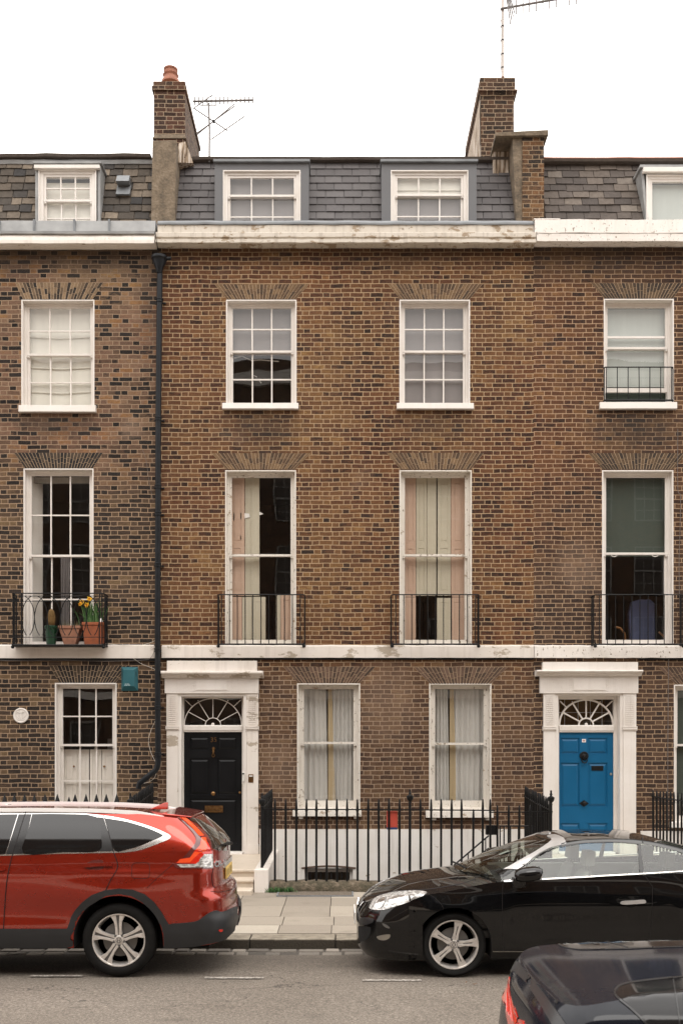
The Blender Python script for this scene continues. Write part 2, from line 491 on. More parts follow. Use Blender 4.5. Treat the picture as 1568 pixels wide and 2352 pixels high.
M['blind_dark_green'] = cloth('dark_green_blind', (0.060, 0.075, 0.062))
M['curtain'] = cloth('pale_grey_net_curtain', (0.52, 0.505, 0.47), 1.0)
M['curtain_edge'] = cloth('tan_curtain_lining', (0.42, 0.33, 0.20), 0.5)
M['shutter_pink'] = painted('faded_pink_shutter_paint', (0.50, 0.35, 0.26), grime=0.1, rough=0.7)
M['shutter_cream'] = painted('cream_shutter_paint', (0.47, 0.43, 0.33), grime=0.1, rough=0.7)
M['shutter_white'] = painted('white_shutter_paint', (0.74, 0.70, 0.64), grime=0.1)
M['paper_and_streaks'] = simple('torn_paper', (0.72, 0.70, 0.66), 0.9, var=0.05)  # torn paper, and the pale tubes that imitate reflections
M['chair_blue'] = simple('blue_chair_fabric', (0.10, 0.12, 0.22), 0.9, var=0.1)
M['wood'] = simple('varnished_wood', (0.35, 0.16, 0.06), 0.4, var=0.2)
M['amber'] = simple('amber_wall_paint', (0.16, 0.09, 0.03), 0.8, var=0.2)
M['glass'] = glass('old_window_glass', gain=1.0, wavy=0.12, wscale=1.3)
M['glass_flat'] = glass('window_glass', gain=1.15, wavy=0.03, wscale=1.0)
M['red_box'] = simple('red_plastic', (0.50, 0.07, 0.045), 0.5, var=0.06)
M['blue_strip'] = simple('blue_plastic', (0.02, 0.05, 0.16), 0.5)
M['teal'] = simple('teal_plastic', (0.018, 0.10, 0.12), 0.45, var=0.08, bump=0.03)
M['teal_dark'] = simple('dark_teal_plastic', (0.004, 0.02, 0.025), 0.5)
M['pale_print'] = simple('pale_print', (0.5, 0.6, 0.6), 0.6)
M['cable_white'] = simple('white_cable', (0.62, 0.57, 0.50), 0.6)
M['cable_grey'] = simple('grey_cable', (0.14, 0.12, 0.11), 0.6)
M['aerial'] = simple('weathered_aluminium', (0.16, 0.145, 0.14), 0.6, 0.2, var=0.2)
M['mast'] = simple('pale_mast', (0.55, 0.50, 0.46), 0.6, 0.1, var=0.1)
M['dark'] = simple('dark_gap', (0.004, 0.004, 0.004), 0.9, var=0, bump=0)
M['num_white'] = simple('white_plate', (0.8, 0.78, 0.75), 0.5, var=0.03)
M['num_red'] = simple('dull_red_ink', (0.35, 0.06, 0.05), 0.6, var=0.03)
M['plastic_white'] = simple('white_plastic', (0.66, 0.64, 0.60), 0.4, var=0.03)
k = NT('mottled_cement_render')
n = k.noise(5, detail=7, rough=0.7); n2 = k.noise(26, detail=4)
c = k.ramp(k.math('ADD', k.math('MULTIPLY', n, 0.75), k.math('MULTIPLY', n2, 0.25)), [(0.3, (0.055, 0.045, 0.035)), (0.47, (0.14, 0.108, 0.075)), (0.56, (0.19, 0.145, 0.10)), (0.72, (0.27, 0.22, 0.17))])
k.bsdf(c, 0.95, 0, k.bump(n2, 0.8, 0.015)); M['cement'] = k.m
k = NT('streaky_lime_fillet')
n = k.noise(1.0, k.vscale(k.pos(), (26, 26, 2.5)), detail=4)
c = k.ramp(n, [(0.36, (0.10, 0.07, 0.045)), (0.46, (0.30, 0.22, 0.15)), (0.6, (0.55, 0.48, 0.41))])
k.bsdf(c, 0.95, 0, k.bump(n, 0.6, 0.02)); M['streaky'] = k.m

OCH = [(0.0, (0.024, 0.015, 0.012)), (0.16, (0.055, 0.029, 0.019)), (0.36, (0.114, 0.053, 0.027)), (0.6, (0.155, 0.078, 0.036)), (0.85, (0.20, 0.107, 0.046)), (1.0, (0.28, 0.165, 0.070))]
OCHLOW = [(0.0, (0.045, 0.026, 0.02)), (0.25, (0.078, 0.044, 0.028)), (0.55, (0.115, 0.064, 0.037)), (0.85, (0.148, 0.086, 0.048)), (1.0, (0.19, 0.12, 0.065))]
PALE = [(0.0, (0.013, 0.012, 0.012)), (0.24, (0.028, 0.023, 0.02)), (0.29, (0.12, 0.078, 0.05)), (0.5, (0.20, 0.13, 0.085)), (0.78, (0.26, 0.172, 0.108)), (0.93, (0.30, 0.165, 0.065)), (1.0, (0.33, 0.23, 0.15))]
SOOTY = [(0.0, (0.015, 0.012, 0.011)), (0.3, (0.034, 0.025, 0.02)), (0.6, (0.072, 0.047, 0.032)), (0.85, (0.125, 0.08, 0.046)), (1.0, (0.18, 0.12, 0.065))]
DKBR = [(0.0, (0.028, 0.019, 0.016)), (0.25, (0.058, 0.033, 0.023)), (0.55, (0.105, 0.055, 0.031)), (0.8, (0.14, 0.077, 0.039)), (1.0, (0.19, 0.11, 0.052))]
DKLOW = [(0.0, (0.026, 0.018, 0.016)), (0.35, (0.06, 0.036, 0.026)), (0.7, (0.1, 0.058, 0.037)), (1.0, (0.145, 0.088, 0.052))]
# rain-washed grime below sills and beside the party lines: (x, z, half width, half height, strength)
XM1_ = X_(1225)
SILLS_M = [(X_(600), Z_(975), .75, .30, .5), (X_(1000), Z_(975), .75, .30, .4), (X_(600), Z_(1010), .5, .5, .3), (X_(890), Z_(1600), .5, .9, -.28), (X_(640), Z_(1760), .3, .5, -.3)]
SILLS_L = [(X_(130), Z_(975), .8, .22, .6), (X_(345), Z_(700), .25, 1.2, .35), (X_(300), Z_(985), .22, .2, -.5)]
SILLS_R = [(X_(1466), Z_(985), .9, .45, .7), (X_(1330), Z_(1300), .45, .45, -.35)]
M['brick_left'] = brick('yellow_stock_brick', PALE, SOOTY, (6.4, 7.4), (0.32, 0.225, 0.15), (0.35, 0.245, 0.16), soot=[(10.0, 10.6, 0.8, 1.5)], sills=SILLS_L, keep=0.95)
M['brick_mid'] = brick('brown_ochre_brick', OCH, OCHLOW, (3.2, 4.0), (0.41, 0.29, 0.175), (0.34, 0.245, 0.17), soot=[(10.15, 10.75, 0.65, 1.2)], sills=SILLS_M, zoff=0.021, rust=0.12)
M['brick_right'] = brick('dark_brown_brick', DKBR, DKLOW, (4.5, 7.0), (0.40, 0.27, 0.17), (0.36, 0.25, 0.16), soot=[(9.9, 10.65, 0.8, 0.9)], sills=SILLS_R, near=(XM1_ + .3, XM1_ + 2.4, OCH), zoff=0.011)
M['brick_stack'] = brick('chimney_brick', [(0, (0.02, 0.016, 0.014)), (0.5, (0.06, 0.036, 0.025)), (1, (0.13, 0.065, 0.038))], mortar=(0.30, 0.22, 0.15), bond=0.34)
M['brick_pier'] = brick('yellow_pier_brick', [(0, (0.016, 0.014, 0.013)), (0.45, (0.04, 0.03, 0.022)), (0.65, (0.12, 0.072, 0.036)), (1, (0.21, 0.125, 0.055))], mortar=(0.27, 0.19, 0.12), bond=0.34)
M['brick_back'] = brick('street_brick', DKBR, mortar=(0.2, 0.15, 0.11))
M['slate_new'] = island_mat('dark_grey_slate', [(0, (0.075, 0.067, 0.067)), (0.5, (0.092, 0.083, 0.083)), (1, (0.108, 0.098, 0.097))], fine=14, var=0.2, rough=0.6, bump=0.2)
M['slate_old'] = island_mat('weathered_stone_tile', [(0, (0.04, 0.038, 0.038)), (0.35, (0.075, 0.062, 0.05)), (0.65, (0.125, 0.10, 0.077)), (1, (0.23, 0.185, 0.14))], fine=16, var=0.8, rough=0.85)
M['slate_brown'] = island_mat('brown_slate_tile', [(0, (0.07, 0.058, 0.052)), (0.5, (0.105, 0.086, 0.074)), (0.9, (0.145, 0.118, 0.098)), (1, (0.23, 0.20, 0.17))], fine=16, var=0.6, rough=0.8)
ARCH_O = [(0, (0.06, 0.04, 0.026)), (0.4, (0.12, 0.072, 0.042)), (0.75, (0.17, 0.105, 0.055)), (1, (0.22, 0.14, 0.075))]
M['arch_mid'] = island_mat('gauged_ochre_brick', ARCH_O, fine=40)
M['arch_low'] = island_mat('gauged_brown_brick', [(0, (0.06, 0.04, 0.03)), (0.5, (0.11, 0.068, 0.048)), (1, (0.16, 0.10, 0.07))], fine=40)
M['arch_left'] = island_mat('gauged_yellow_brick', [(0, (0.02, 0.018, 0.017)), (0.25, (0.05, 0.036, 0.026)), (0.5, (0.17, 0.115, 0.07)), (1, (0.28, 0.19, 0.11))], fine=40)
M['arch_sooty'] = island_mat('gauged_sooty_brick', [(0, (0.014, 0.012, 0.012)), (0.5, (0.032, 0.026, 0.022)), (1, (0.085, 0.06, 0.04))], fine=40)
M['arch_right'] = island_mat('gauged_dark_brick', [(0, (0.035, 0.026, 0.021)), (0.5, (0.075, 0.05, 0.032)), (1, (0.14, 0.09, 0.05))], fine=40)
M['mortar'] = simple('lime_mortar', (0.36, 0.26, 0.17), 0.95, var=0.2, scale=14)
M['mortar_pale'] = simple('pale_lime_mortar', (0.38, 0.28, 0.19), 0.95, var=0.2, scale=14)

# street
k = NT('worn_asphalt'); p = k.pos()
sp = k.math('ADD', k.math('MULTIPLY', k.noise(42, detail=6, rough=0.75), .6), k.math('MULTIPLY', k.noise(130, detail=3, rough=.7), .4)); sp2 = k.noise(210, detail=2); big = k.noise(0.7, detail=6, rough=0.6)
c = k.ramp(sp, [(0.36, (0.07, 0.06, 0.05)), (0.5, (0.175, 0.15, 0.125)), (0.60, (0.33, 0.285, 0.235))])
c = k.mix(k.rng(big, 0.35, 0.7, 0.0, 0.55), c, k.vscale(c, (0.62, 0.6, 0.58)))
c = k.mix(k.rng(sp2, 0.66, 0.74, 0, 0.8), c, (0.34, 0.30, 0.26))
oil = k.noise(1.9, k.vscale(p, (1, 2.4, 1)), detail=5)
c = k.mix(k.rng(oil, 0.6, 0.72, 0, 0.3), c, (0.035, 0.03, 0.027))
vo = k.n('ShaderNodeTexVoronoi'); vo.feature = 'DISTANCE_TO_EDGE'; vo.inputs['Scale'].default_value = .55
k.put(vo.inputs['Vector'], k.vadd(p, k.comb(k.math('MULTIPLY', k.noise(1.7, detail=5), 1.1), k.math('MULTIPLY', k.noise(2.3, detail=5), 1.1), 0.0)))
c = k.mix(k.math('MULTIPLY', k.rng(vo.outputs['Distance'], 0.006, 0.0015, 0, .75), k.rng(k.noise(.8, detail=3), .5, .58)), c, (0.04, 0.034, 0.03))
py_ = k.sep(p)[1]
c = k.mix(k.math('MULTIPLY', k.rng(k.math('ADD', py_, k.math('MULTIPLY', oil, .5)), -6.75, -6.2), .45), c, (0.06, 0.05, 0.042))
k.bsdf(c, 0.88, 0, k.bump(sp, 0.9, 0.012), spec=0.3); M['asphalt'] = k.m
M['slab'] = island_mat('york_paving', [(0, (0.25, 0.215, 0.175)), (0.4, (0.31, 0.27, 0.22)), (0.8, (0.34, 0.295, 0.24)), (1, (0.42, 0.375, 0.31))], fine=45, var=0.28, bump=0.3)
M['slab_step'] = painted('painted_stone_step', (0.58, 0.50, 0.41), amount=0.1, grime=0.35, patch=(0.4, 0.32, 0.23))
k = NT('mossy_kerb_stone')
n = k.noise(7, detail=6, rough=0.7); n2 = k.noise(60, detail=3); z = k.sep(k.nrm())[2]
c = k.ramp(n, [(0.3, (0.12, 0.10, 0.075)), (0.55, (0.25, 0.215, 0.165)), (0.8, (0.36, 0.32, 0.26))])
dirt = k.mix(n2, (0.03, 0.025, 0.02), (0.085, 0.07, 0.05))
c = k.mix(k.rng(k.math('ADD', z, k.math('MULTIPLY', n, 0.4)), 0.5, 0.95), dirt, c)
k.bsdf(c, 0.95, 0, k.bump(n2, 0.8, 0.012)); M['kerb'] = k.m
k = NT('mossy_coping_stone')
n = k.noise(9, detail=7, rough=0.72); n2 = k.noise(50, detail=4)
c = k.ramp(n, [(0.3, (0.035, 0.032, 0.018)), (0.47, (0.085, 0.07, 0.045)), (0.58, (0.15, 0.115, 0.08)), (0.75, (0.27, 0.23, 0.18))])
k.bsdf(c, 0.97, 0, k.bump(n2, 1.0, 0.02)); M['moss_stone'] = k.m
M['sett'] = island_mat('granite_sett', [(0, (0.13, 0.115, 0.10)), (0.6, (0.22, 0.195, 0.165)), (1, (0.30, 0.265, 0.225))], fine=50, var=0.6)
M['gutter_dirt'] = simple('gutter_grit', (0.07, 0.06, 0.05), 0.95, var=0.45, scale=30, bump=0.8, bscale=80)
k = NT('worn_road_paint')
n = k.noise(40, detail=5, rough=0.7)
c = k.mix(k.rng(n, 0.46, 0.60), (0.20, 0.175, 0.15), (0.50, 0.46, 0.41))
k.bsdf(c, 0.85, 0, k.bump(n, 0.5, 0.004)); M['road_paint'] = k.m
M['gravel_cover'] = simple('pebbled_cover', (0.13, 0.105, 0.08), 0.95, var=0.6, scale=70, bump=1.0, bscale=90)
M['area_floor'] = simple('basement_paving', (0.18, 0.16, 0.14), 0.95, var=0.2)
# ---------------------------------------------------------------- building helpers
def wall_sheet(mb, x0, x1, z0, z1, holes, yf, depth, mi=0):
    xs = sorted({x0, x1, *[h[0] for h in holes], *[h[1] for h in holes]})
    zs = sorted({z0, z1, *[h[2] for h in holes], *[h[3] for h in holes]})
    xs = [x for x in xs if x0 <= x <= x1]; zs = [z for z in zs if z0 <= z <= z1]
    for i in range(len(xs) - 1):
        for j in range(len(zs) - 1):
            xm, zm = (xs[i] + xs[i + 1]) / 2, (zs[j] + zs[j + 1]) / 2
            if any(h[0] < xm < h[1] and h[2] < zm < h[3] for h in holes): continue
            a, b, c, d = xs[i], xs[i + 1], zs[j], zs[j + 1]
            mb.add([(a, yf, c), (b, yf, c), (b, yf, d), (a, yf, d)], [(0, 1, 2, 3)], mi)
            mb.add([(a, yf + depth, c), (b, yf + depth, c), (b, yf + depth, d), (a, yf + depth, d)], [(3, 2, 1, 0)], mi)
    y0, y1 = yf, yf + depth
    for (a, b, c, d) in holes:
        mb.add([(a, y0, c), (a, y1, c), (a, y1, d), (a, y0, d)], [(0, 3, 2, 1)], mi)
        mb.add([(b, y0, c), (b, y1, c), (b, y1, d), (b, y0, d)], [(0, 1, 2, 3)], mi)
        mb.add([(a, y0, c), (b, y0, c), (b, y1, c), (a, y1, c)], [(0, 1, 2, 3)], mi)
        mb.add([(a, y0, d), (b, y0, d), (b, y1, d), (a, y1, d)], [(3, 2, 1, 0)], mi)
    mb.add([(x0, y0, z1), (x1, y0, z1), (x1, y1, z1), (x0, y1, z1)], [(0, 1, 2, 3)], mi)
    mb.add([(x0, y0, z0), (x0, y1, z0), (x0, y1, z1), (x0, y0, z1)], [(0, 1, 2, 3)], mi)
    mb.add([(x1, y0, z0), (x1, y1, z0), (x1, y1, z1), (x1, y0, z1)], [(3, 2, 1, 0)], mi)

def sash(W, name, x0, x1, z0, z1, y, cols, rows, stile, top, bot, mat, t=0.04, mun=0.022):
    mb = MB()
    mb.box(x0, x0 + stile, y, y + t, z0, z1); mb.box(x1 - stile, x1, y, y + t, z0, z1)
    mb.box(x0 + stile, x1 - stile, y + .001, y + t, z1 - top, z1); mb.box(x0 + stile, x1 - stile, y + .001, y + t, z0, z0 + bot)
    xa, xb, za, zb = x0 + stile, x1 - stile, z0 + bot, z1 - top
    for i in range(1, cols):
        x = xa + (xb - xa) * i / cols; mb.box(x - mun / 2, x + mun / 2, y + .006, y + t - .006, za, zb)
    for j in range(1, rows):
        z = za + (zb - za) * j / rows
        for i in range(cols):
            a = xa + (xb - xa) * i / cols + (mun / 2 if i else 0); b = xa + (xb - xa) * (i + 1) / cols - (mun / 2 if i < cols - 1 else 0)
            mb.box(a, b, y + .008, y + t - .008, z - mun / 2, z + mun / 2)
    s = mb.build(name, mat, W)
    g = MB(); yy = y + t * .5
    g.add([(xa - .004, yy, za - .004), (xb + .004, yy, za - .004), (xb + .004, yy, zb + .004), (xa - .004, yy, zb + .004)], [(0, 1, 2, 3)])
    return s, g

def window(H, px, ymeet, cols, ru, rl, sill=None, mat='white', label=None, rev=0.105, lining=0.022, boxw=0.035, stile=0.042, yp=0.0, glassm='glass', arch=None, bottom_rail=0.07, room=1.6, margin=.35, up_gap=0.0, low_lift=0.0, name='window', roomm='room'):
    """a vertically sliding sash window in its painted reveal; returns the window object and its inner opening"""
    x0, x1 = X_(px[0], yp), X_(px[1], yp); z1, z0 = Z_(px[2], yp), Z_(px[3], yp)
    m = M[mat]
    W = MB()
    a = lining; yf = yp - .005; yb = yp + rev
    W.box(x0, x0 + a, yf, yb, z0, z1 - a); W.box(x1 - a, x1, yf, yb, z0, z1 - a); W.box(x0, x1, yf, yb, z1 - a, z1)
    ix0, ix1, iz0, iz1 = x0 + a, x1 - a, z0, z1 - a
    b = boxw
    W.box(ix0, ix0 + b, yb - .006, yb + .10, iz0, iz1); W.box(ix1 - b, ix1, yb - .006, yb + .10, iz0, iz1)
    W.box(ix0 + b, ix1 - b, yb - .004, yb + .10, iz1 - b * .8, iz1); W.box(ix0 + b, ix1 - b, yb - .05, yb + .10, iz0, iz0 + .035)
    w = W.build(name, m, H, bevel=.003)
    if label: w['label'] = label
    sx0, sx1, sz0, sz1 = ix0 + b, ix1 - b, iz0 + .035, iz1 - b * .8
    zm = Z_(ymeet, yb + .03)
    s1, g1 = sash(w, 'upper_sash', sx0, sx1, zm - .018, sz1 - up_gap, yb + .012, cols, ru, stile, .04, .036, m)
    s2, g2 = sash(w, 'lower_sash', sx0 + .001, sx1 - .001, sz0 + low_lift, zm + .02, yb + .054, cols, rl, stile, .036, bottom_rail, m)
    g1.build('pane', M[glassm], w); g2.build('pane', M[glassm], w)
    # little horns under the upper sash
    for sx in (sx0, sx1 - stile):
        hn = MB(); hn.box(sx, sx + stile, yb + .014, yb + .050, zm - .05, zm - .0185); hn.build('sash_horn', m, w, bevel=.008)
    if sill:
        sa, sb = X_(sill[0], yp - .08), X_(sill[1], yp - .08); st, so = Z_(sill[2], yp - .07), Z_(sill[3], yp - .08)
        S = MB(); S.extrude_x([(yp - .08, so), (yp + rev + .05, so), (yp + rev + .05, st + .03), (yp - .07, st)], sa, sb, seg=5, jit=.0012)
        S.build('sill', M['white_worn'] if mat == 'white_worn' else m, w, bevel=.004)
    # the room behind
    if room:
        r = MB(); q = .02; ya, yc = yb + .16, yb + .16 + room
        X0, X1, Z0, Z1 = sx0 - margin, sx1 + margin, sz0 - .05, sz1 + min(.15, margin)
        for (f) in ([(X0, ya, Z0), (X0, yc, Z0), (X0, yc, Z1), (X0, ya, Z1)], [(X1, ya, Z0), (X1, yc, Z0), (X1, yc, Z1), (X1, ya, Z1)],
                    [(X0, yc, Z0), (X1, yc, Z0), (X1, yc, Z1), (X0, yc, Z1)], [(X0, ya, Z0), (X1, ya, Z0), (X1, yc, Z0), (X0, yc, Z0)],
                    [(X0, ya, Z1), (X1, ya, Z1), (X1, yc, Z1), (X0, yc, Z1)],
                    [(X0, ya, Z0), (sx0, ya, Z0), (sx0, ya, Z1), (X0, ya, Z1)], [(sx1, ya, Z0), (X1, ya, Z0), (X1, ya, Z1), (sx1, ya, Z1)],
                    [(sx0, ya, Z0), (sx1, ya, Z0), (sx1, ya, sz0), (sx0, ya, sz0)], [(sx0, ya, sz1), (sx1, ya, sz1), (sx1, ya, Z1), (sx0, ya, Z1)]):
            r.add(f, [(0, 1, 2, 3)])
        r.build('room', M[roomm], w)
        # splayed inner lining between frame and room
        l = MB(); l.box(sx0 - .03, sx0, yb + .10, ya, sz0, sz1); l.box(sx1, sx1 + .03, yb + .10, ya, sz0, sz1)
        l.box(sx0 - .03, sx1 + .03, yb + .10, ya, sz1, sz1 + .03); l.box(sx0 - .03, sx1 + .03, yb + .10, ya, sz0 - .03, sz0)
        l.build('inner_lining', m, w)
    w_in = dict(o=w, x0=sx0, x1=sx1, z0=sz0, z1=sz1, y=yb + .125, zm=zm, hole=(x0, x1, z0, z1))
    return w_in

def blind(w, z0, z1, mat, y=None, name='blind', sag=0.0, x0=None, x1=None, rod=True, amp=0.004):
    y = w['y'] if y is None else y
    x0 = w['x0'] + .012 if x0 is None else x0; x1 = w['x1'] - .012 if x1 is None else x1
    n, m = 16, 8; vs = []; fs = []
    ph = random.uniform(0, 6)
    for j in range(m + 1):
        for i in range(n + 1):
            u, v = i / n, j / m
            yy = y + amp * math.sin(u * 9 + ph + v * 3) * (1 - v * .6)
            zz = z0 + (z1 - z0) * v + (sag * (abs(u - .5) * 2) ** 2 if j == 0 else 0)
            vs.append((x0 + (x1 - x0) * u, yy, zz))
    for j in range(m):
        for i in range(n): a = j * (n + 1) + i; fs.append((a, a + 1, a + n + 2, a + n + 1))
    b = MB(); b.add(vs, fs)
    if rod: b.box(x0, x1, y - .008, y + .004, z0 - .012, z0 + .004)
    return b.build(name, mat, w['o'], smooth=True)

def curtain(w, x0, x1, z0, z1, mat, folds=7, amp=.03, y=None, lean=0.0, name='curtain', hem=0.0):
    y = w['y'] + .05 if y is None else y
    n, m = folds * 8, 10; vs = []; fs = []
    for j in range(m + 1):
        v = j / m
        for i in range(n + 1):
            u = i / n
            a = amp * (0.55 + .45 * (1 - v))
            vs.append((x0 + (x1 - x0) * u + lean * (1 - v) * u, y + a * math.sin(u * folds * 2 * math.pi + .7 * math.sin(v * 3 + u * 4)) + .4 * a * math.sin(u * folds * 5.1 + 1), z0 + (z1 - z0) * v + hem * math.sin(u * 3)))
    for j in range(m):
        for i in range(n): a = j * (n + 1) + i; fs.append((a, a + 1, a + n + 2, a + n + 1))
    b = MB(); b.add(vs, fs)
    return b.build(name, mat, w['o'], smooth=True, angle=80)

def shutter(w, x0, x1, z0, z1, mat, y=None, ang=0.0, panels=((.06, .46), (.52, .94)), name='shutter', knob=None, t=.03):
    """a panelled timber leaf; x in metres, may be turned a little about its outer edge"""
    y = w['y'] + .06 if y is None else y
    b = MB(); W_ = x1 - x0; ha = z1 - z0; s = min(.055, abs(W_) * .22)
    def P(u, d, z): return (x0 + (u - x0) * math.cos(ang), y + d + (u - x0) * math.sin(ang), z)
    def bx(ua, ub, da, db, za, zb):
        b.hexa([P(ua, da, za), P(ub, da, za), P(ub, db, za), P(ua, db, za)], [P(ua, da, zb), P(ub, da, zb), P(ub, db, zb), P(ua, db, zb)])
    bx(x0, x1, .008, t, z0, z1)
    bx(x0, x0 + s, 0, .0075, z0, z1); bx(x1 - s, x1, 0, .0075, z0, z1)
    zz = [0] + [q for p_ in panels for q in p_] + [1]
    for i in range(0, len(zz), 2): bx(x0 + s, x1 - s, .0005, .0075, z0 + ha * zz[i], z0 + ha * zz[i + 1])
    for p_ in panels:
        bx(x0 + s + .018, x1 - s - .018, .003, .0075, z0 + ha * p_[0] + .02, z0 + ha * p_[1] - .02)
    o = b.build(name, mat, w['o'], bevel=.002)
    if knob:
        kb = MB(); kb.lathe([(.006, 0), (.008, -.015), (.017, -.022), (.019, -.03), (.012, -.038), (0.001, -.04)], (knob[0], y, knob[1]), 12, 'y'); kb.build('knob', M['brass'], w['o'], smooth=True)
    return o

def flat_arch(H, bx0, bx1, tx0, tx1, yb, yt, n, mat, mortar, name='brick_arch'):
    """gauged flat arch of splayed bricks, proud of the wall by a few millimetres"""
    X0, X1, T0, T1 = X_(bx0), X_(bx1), X_(tx0), X_(tx1); zb, zt = Z_(yb), Z_(yt)
    mb = MB()
    mb.poly_y([(X0, zb), (X1, zb), (T1, zt), (T0, zt)], -.0022, .02, 1)
    g = .0062
    for i in range(n):
        a, b = i / n, (i + 1) / n
        la = X0 + (X1 - X0) * a + g; lb = X0 + (X1 - X0) * b - g; ta = T0 + (T1 - T0) * a + g; tb = T0 + (T1 - T0) * b - g
        cuts = [0] + ([.36, .70] if i % 2 else [.30, .64]) + [1]
        if random.random() < .25: cuts = [0, .5 + random.uniform(-.1, .1), 1]
        for k_ in range(len(cuts) - 1):
            c, d = cuts[k_], cuts[k_ + 1]
            gz = .004; H_ = zt - zb
            c2, d2 = c + (gz / H_ if k_ else 0), d - (gz / H_ if k_ < len(cuts) - 2 else 0)
            def q(t): return (la + (ta - la) * t, lb + (tb - lb) * t, zb + H_ * t)
            l0, r0, z0 = q(c2); l1, r1, z1 = q(d2); yy = -.007 + random.uniform(-.0015, .0015)
            mb.poly_y([(l0, z0), (r0, z0), (r1, z1), (l1, z1)], yy, -.0025, 0)
    return mb.build(name, [M[mat], M[mortar]], H)

def slates(H, x0, x1, zb, zt, yb, yt, rowh, width, mat, jit=.15, name='slates', zjit=0.0, gap=.004, skip=()):
    xe = [x0] + [q for s in sorted(skip) for q in s] + [x1]
    for i in range(0, len(xe), 2):
        if xe[i + 1] > xe[i] + .05: slate_run(H, xe[i], xe[i + 1], zb, zt, yb, yt, rowh, width, mat, jit, name, zjit, gap)

def slate_run(H, x0, x1, zb, zt, yb, yt, rowh, width, mat, jit, name, zjit, gap):
    mb = MB(); rows = int(round((zt - zb) / rowh)); dz = (zt - zb) / rows; dy = (yt - yb) / rows
    for r in range(rows):
        za, ya = zb + r * dz, yb + r * dy
        x = x0 - (width * .5 if r % 2 else 0) - random.uniform(0, width * .3 * min(1, jit * 4))
        while x < x1:
            w_ = width * (1 + random.uniform(-jit, jit)); a, b = max(x, x0) + gap / 2, min(x + w_, x1) - gap / 2; x += w_
            if b - a < .02: continue
            zj = random.uniform(-zjit, zjit); t = .010 + random.uniform(0, .006) * (1 + jit * 3)
            lift = .012 + random.uniform(0, .006)
            # a thin slab lying on the slope, its lower edge standing proud
            A = (ya - lift - t, za + zj); B = (ya - lift + .002, za + zj); C = (ya + dy * 1.25, za + dz * 1.25); D = (ya + dy * 1.25 - t * .6, za + dz * 1.25)
            r1 = random.uniform(-zjit, zjit) * .5
            mb.hexa([(a, A[0], A[1]), (b, A[0], A[1] + r1), (b, B[0], B[1] + r1), (a, B[0], B[1])], [(a, D[0], D[1]), (b, D[0], D[1]), (b, C[0], C[1]), (a, C[0], C[1])])
    mb.add([(x0, yb + .004, zb), (x1, yb + .004, zb), (x1, yt + .004, zt), (x0, yt + .004, zt)], [(0, 1, 2, 3)])
    return mb.build(name, mat, H, fix=True)

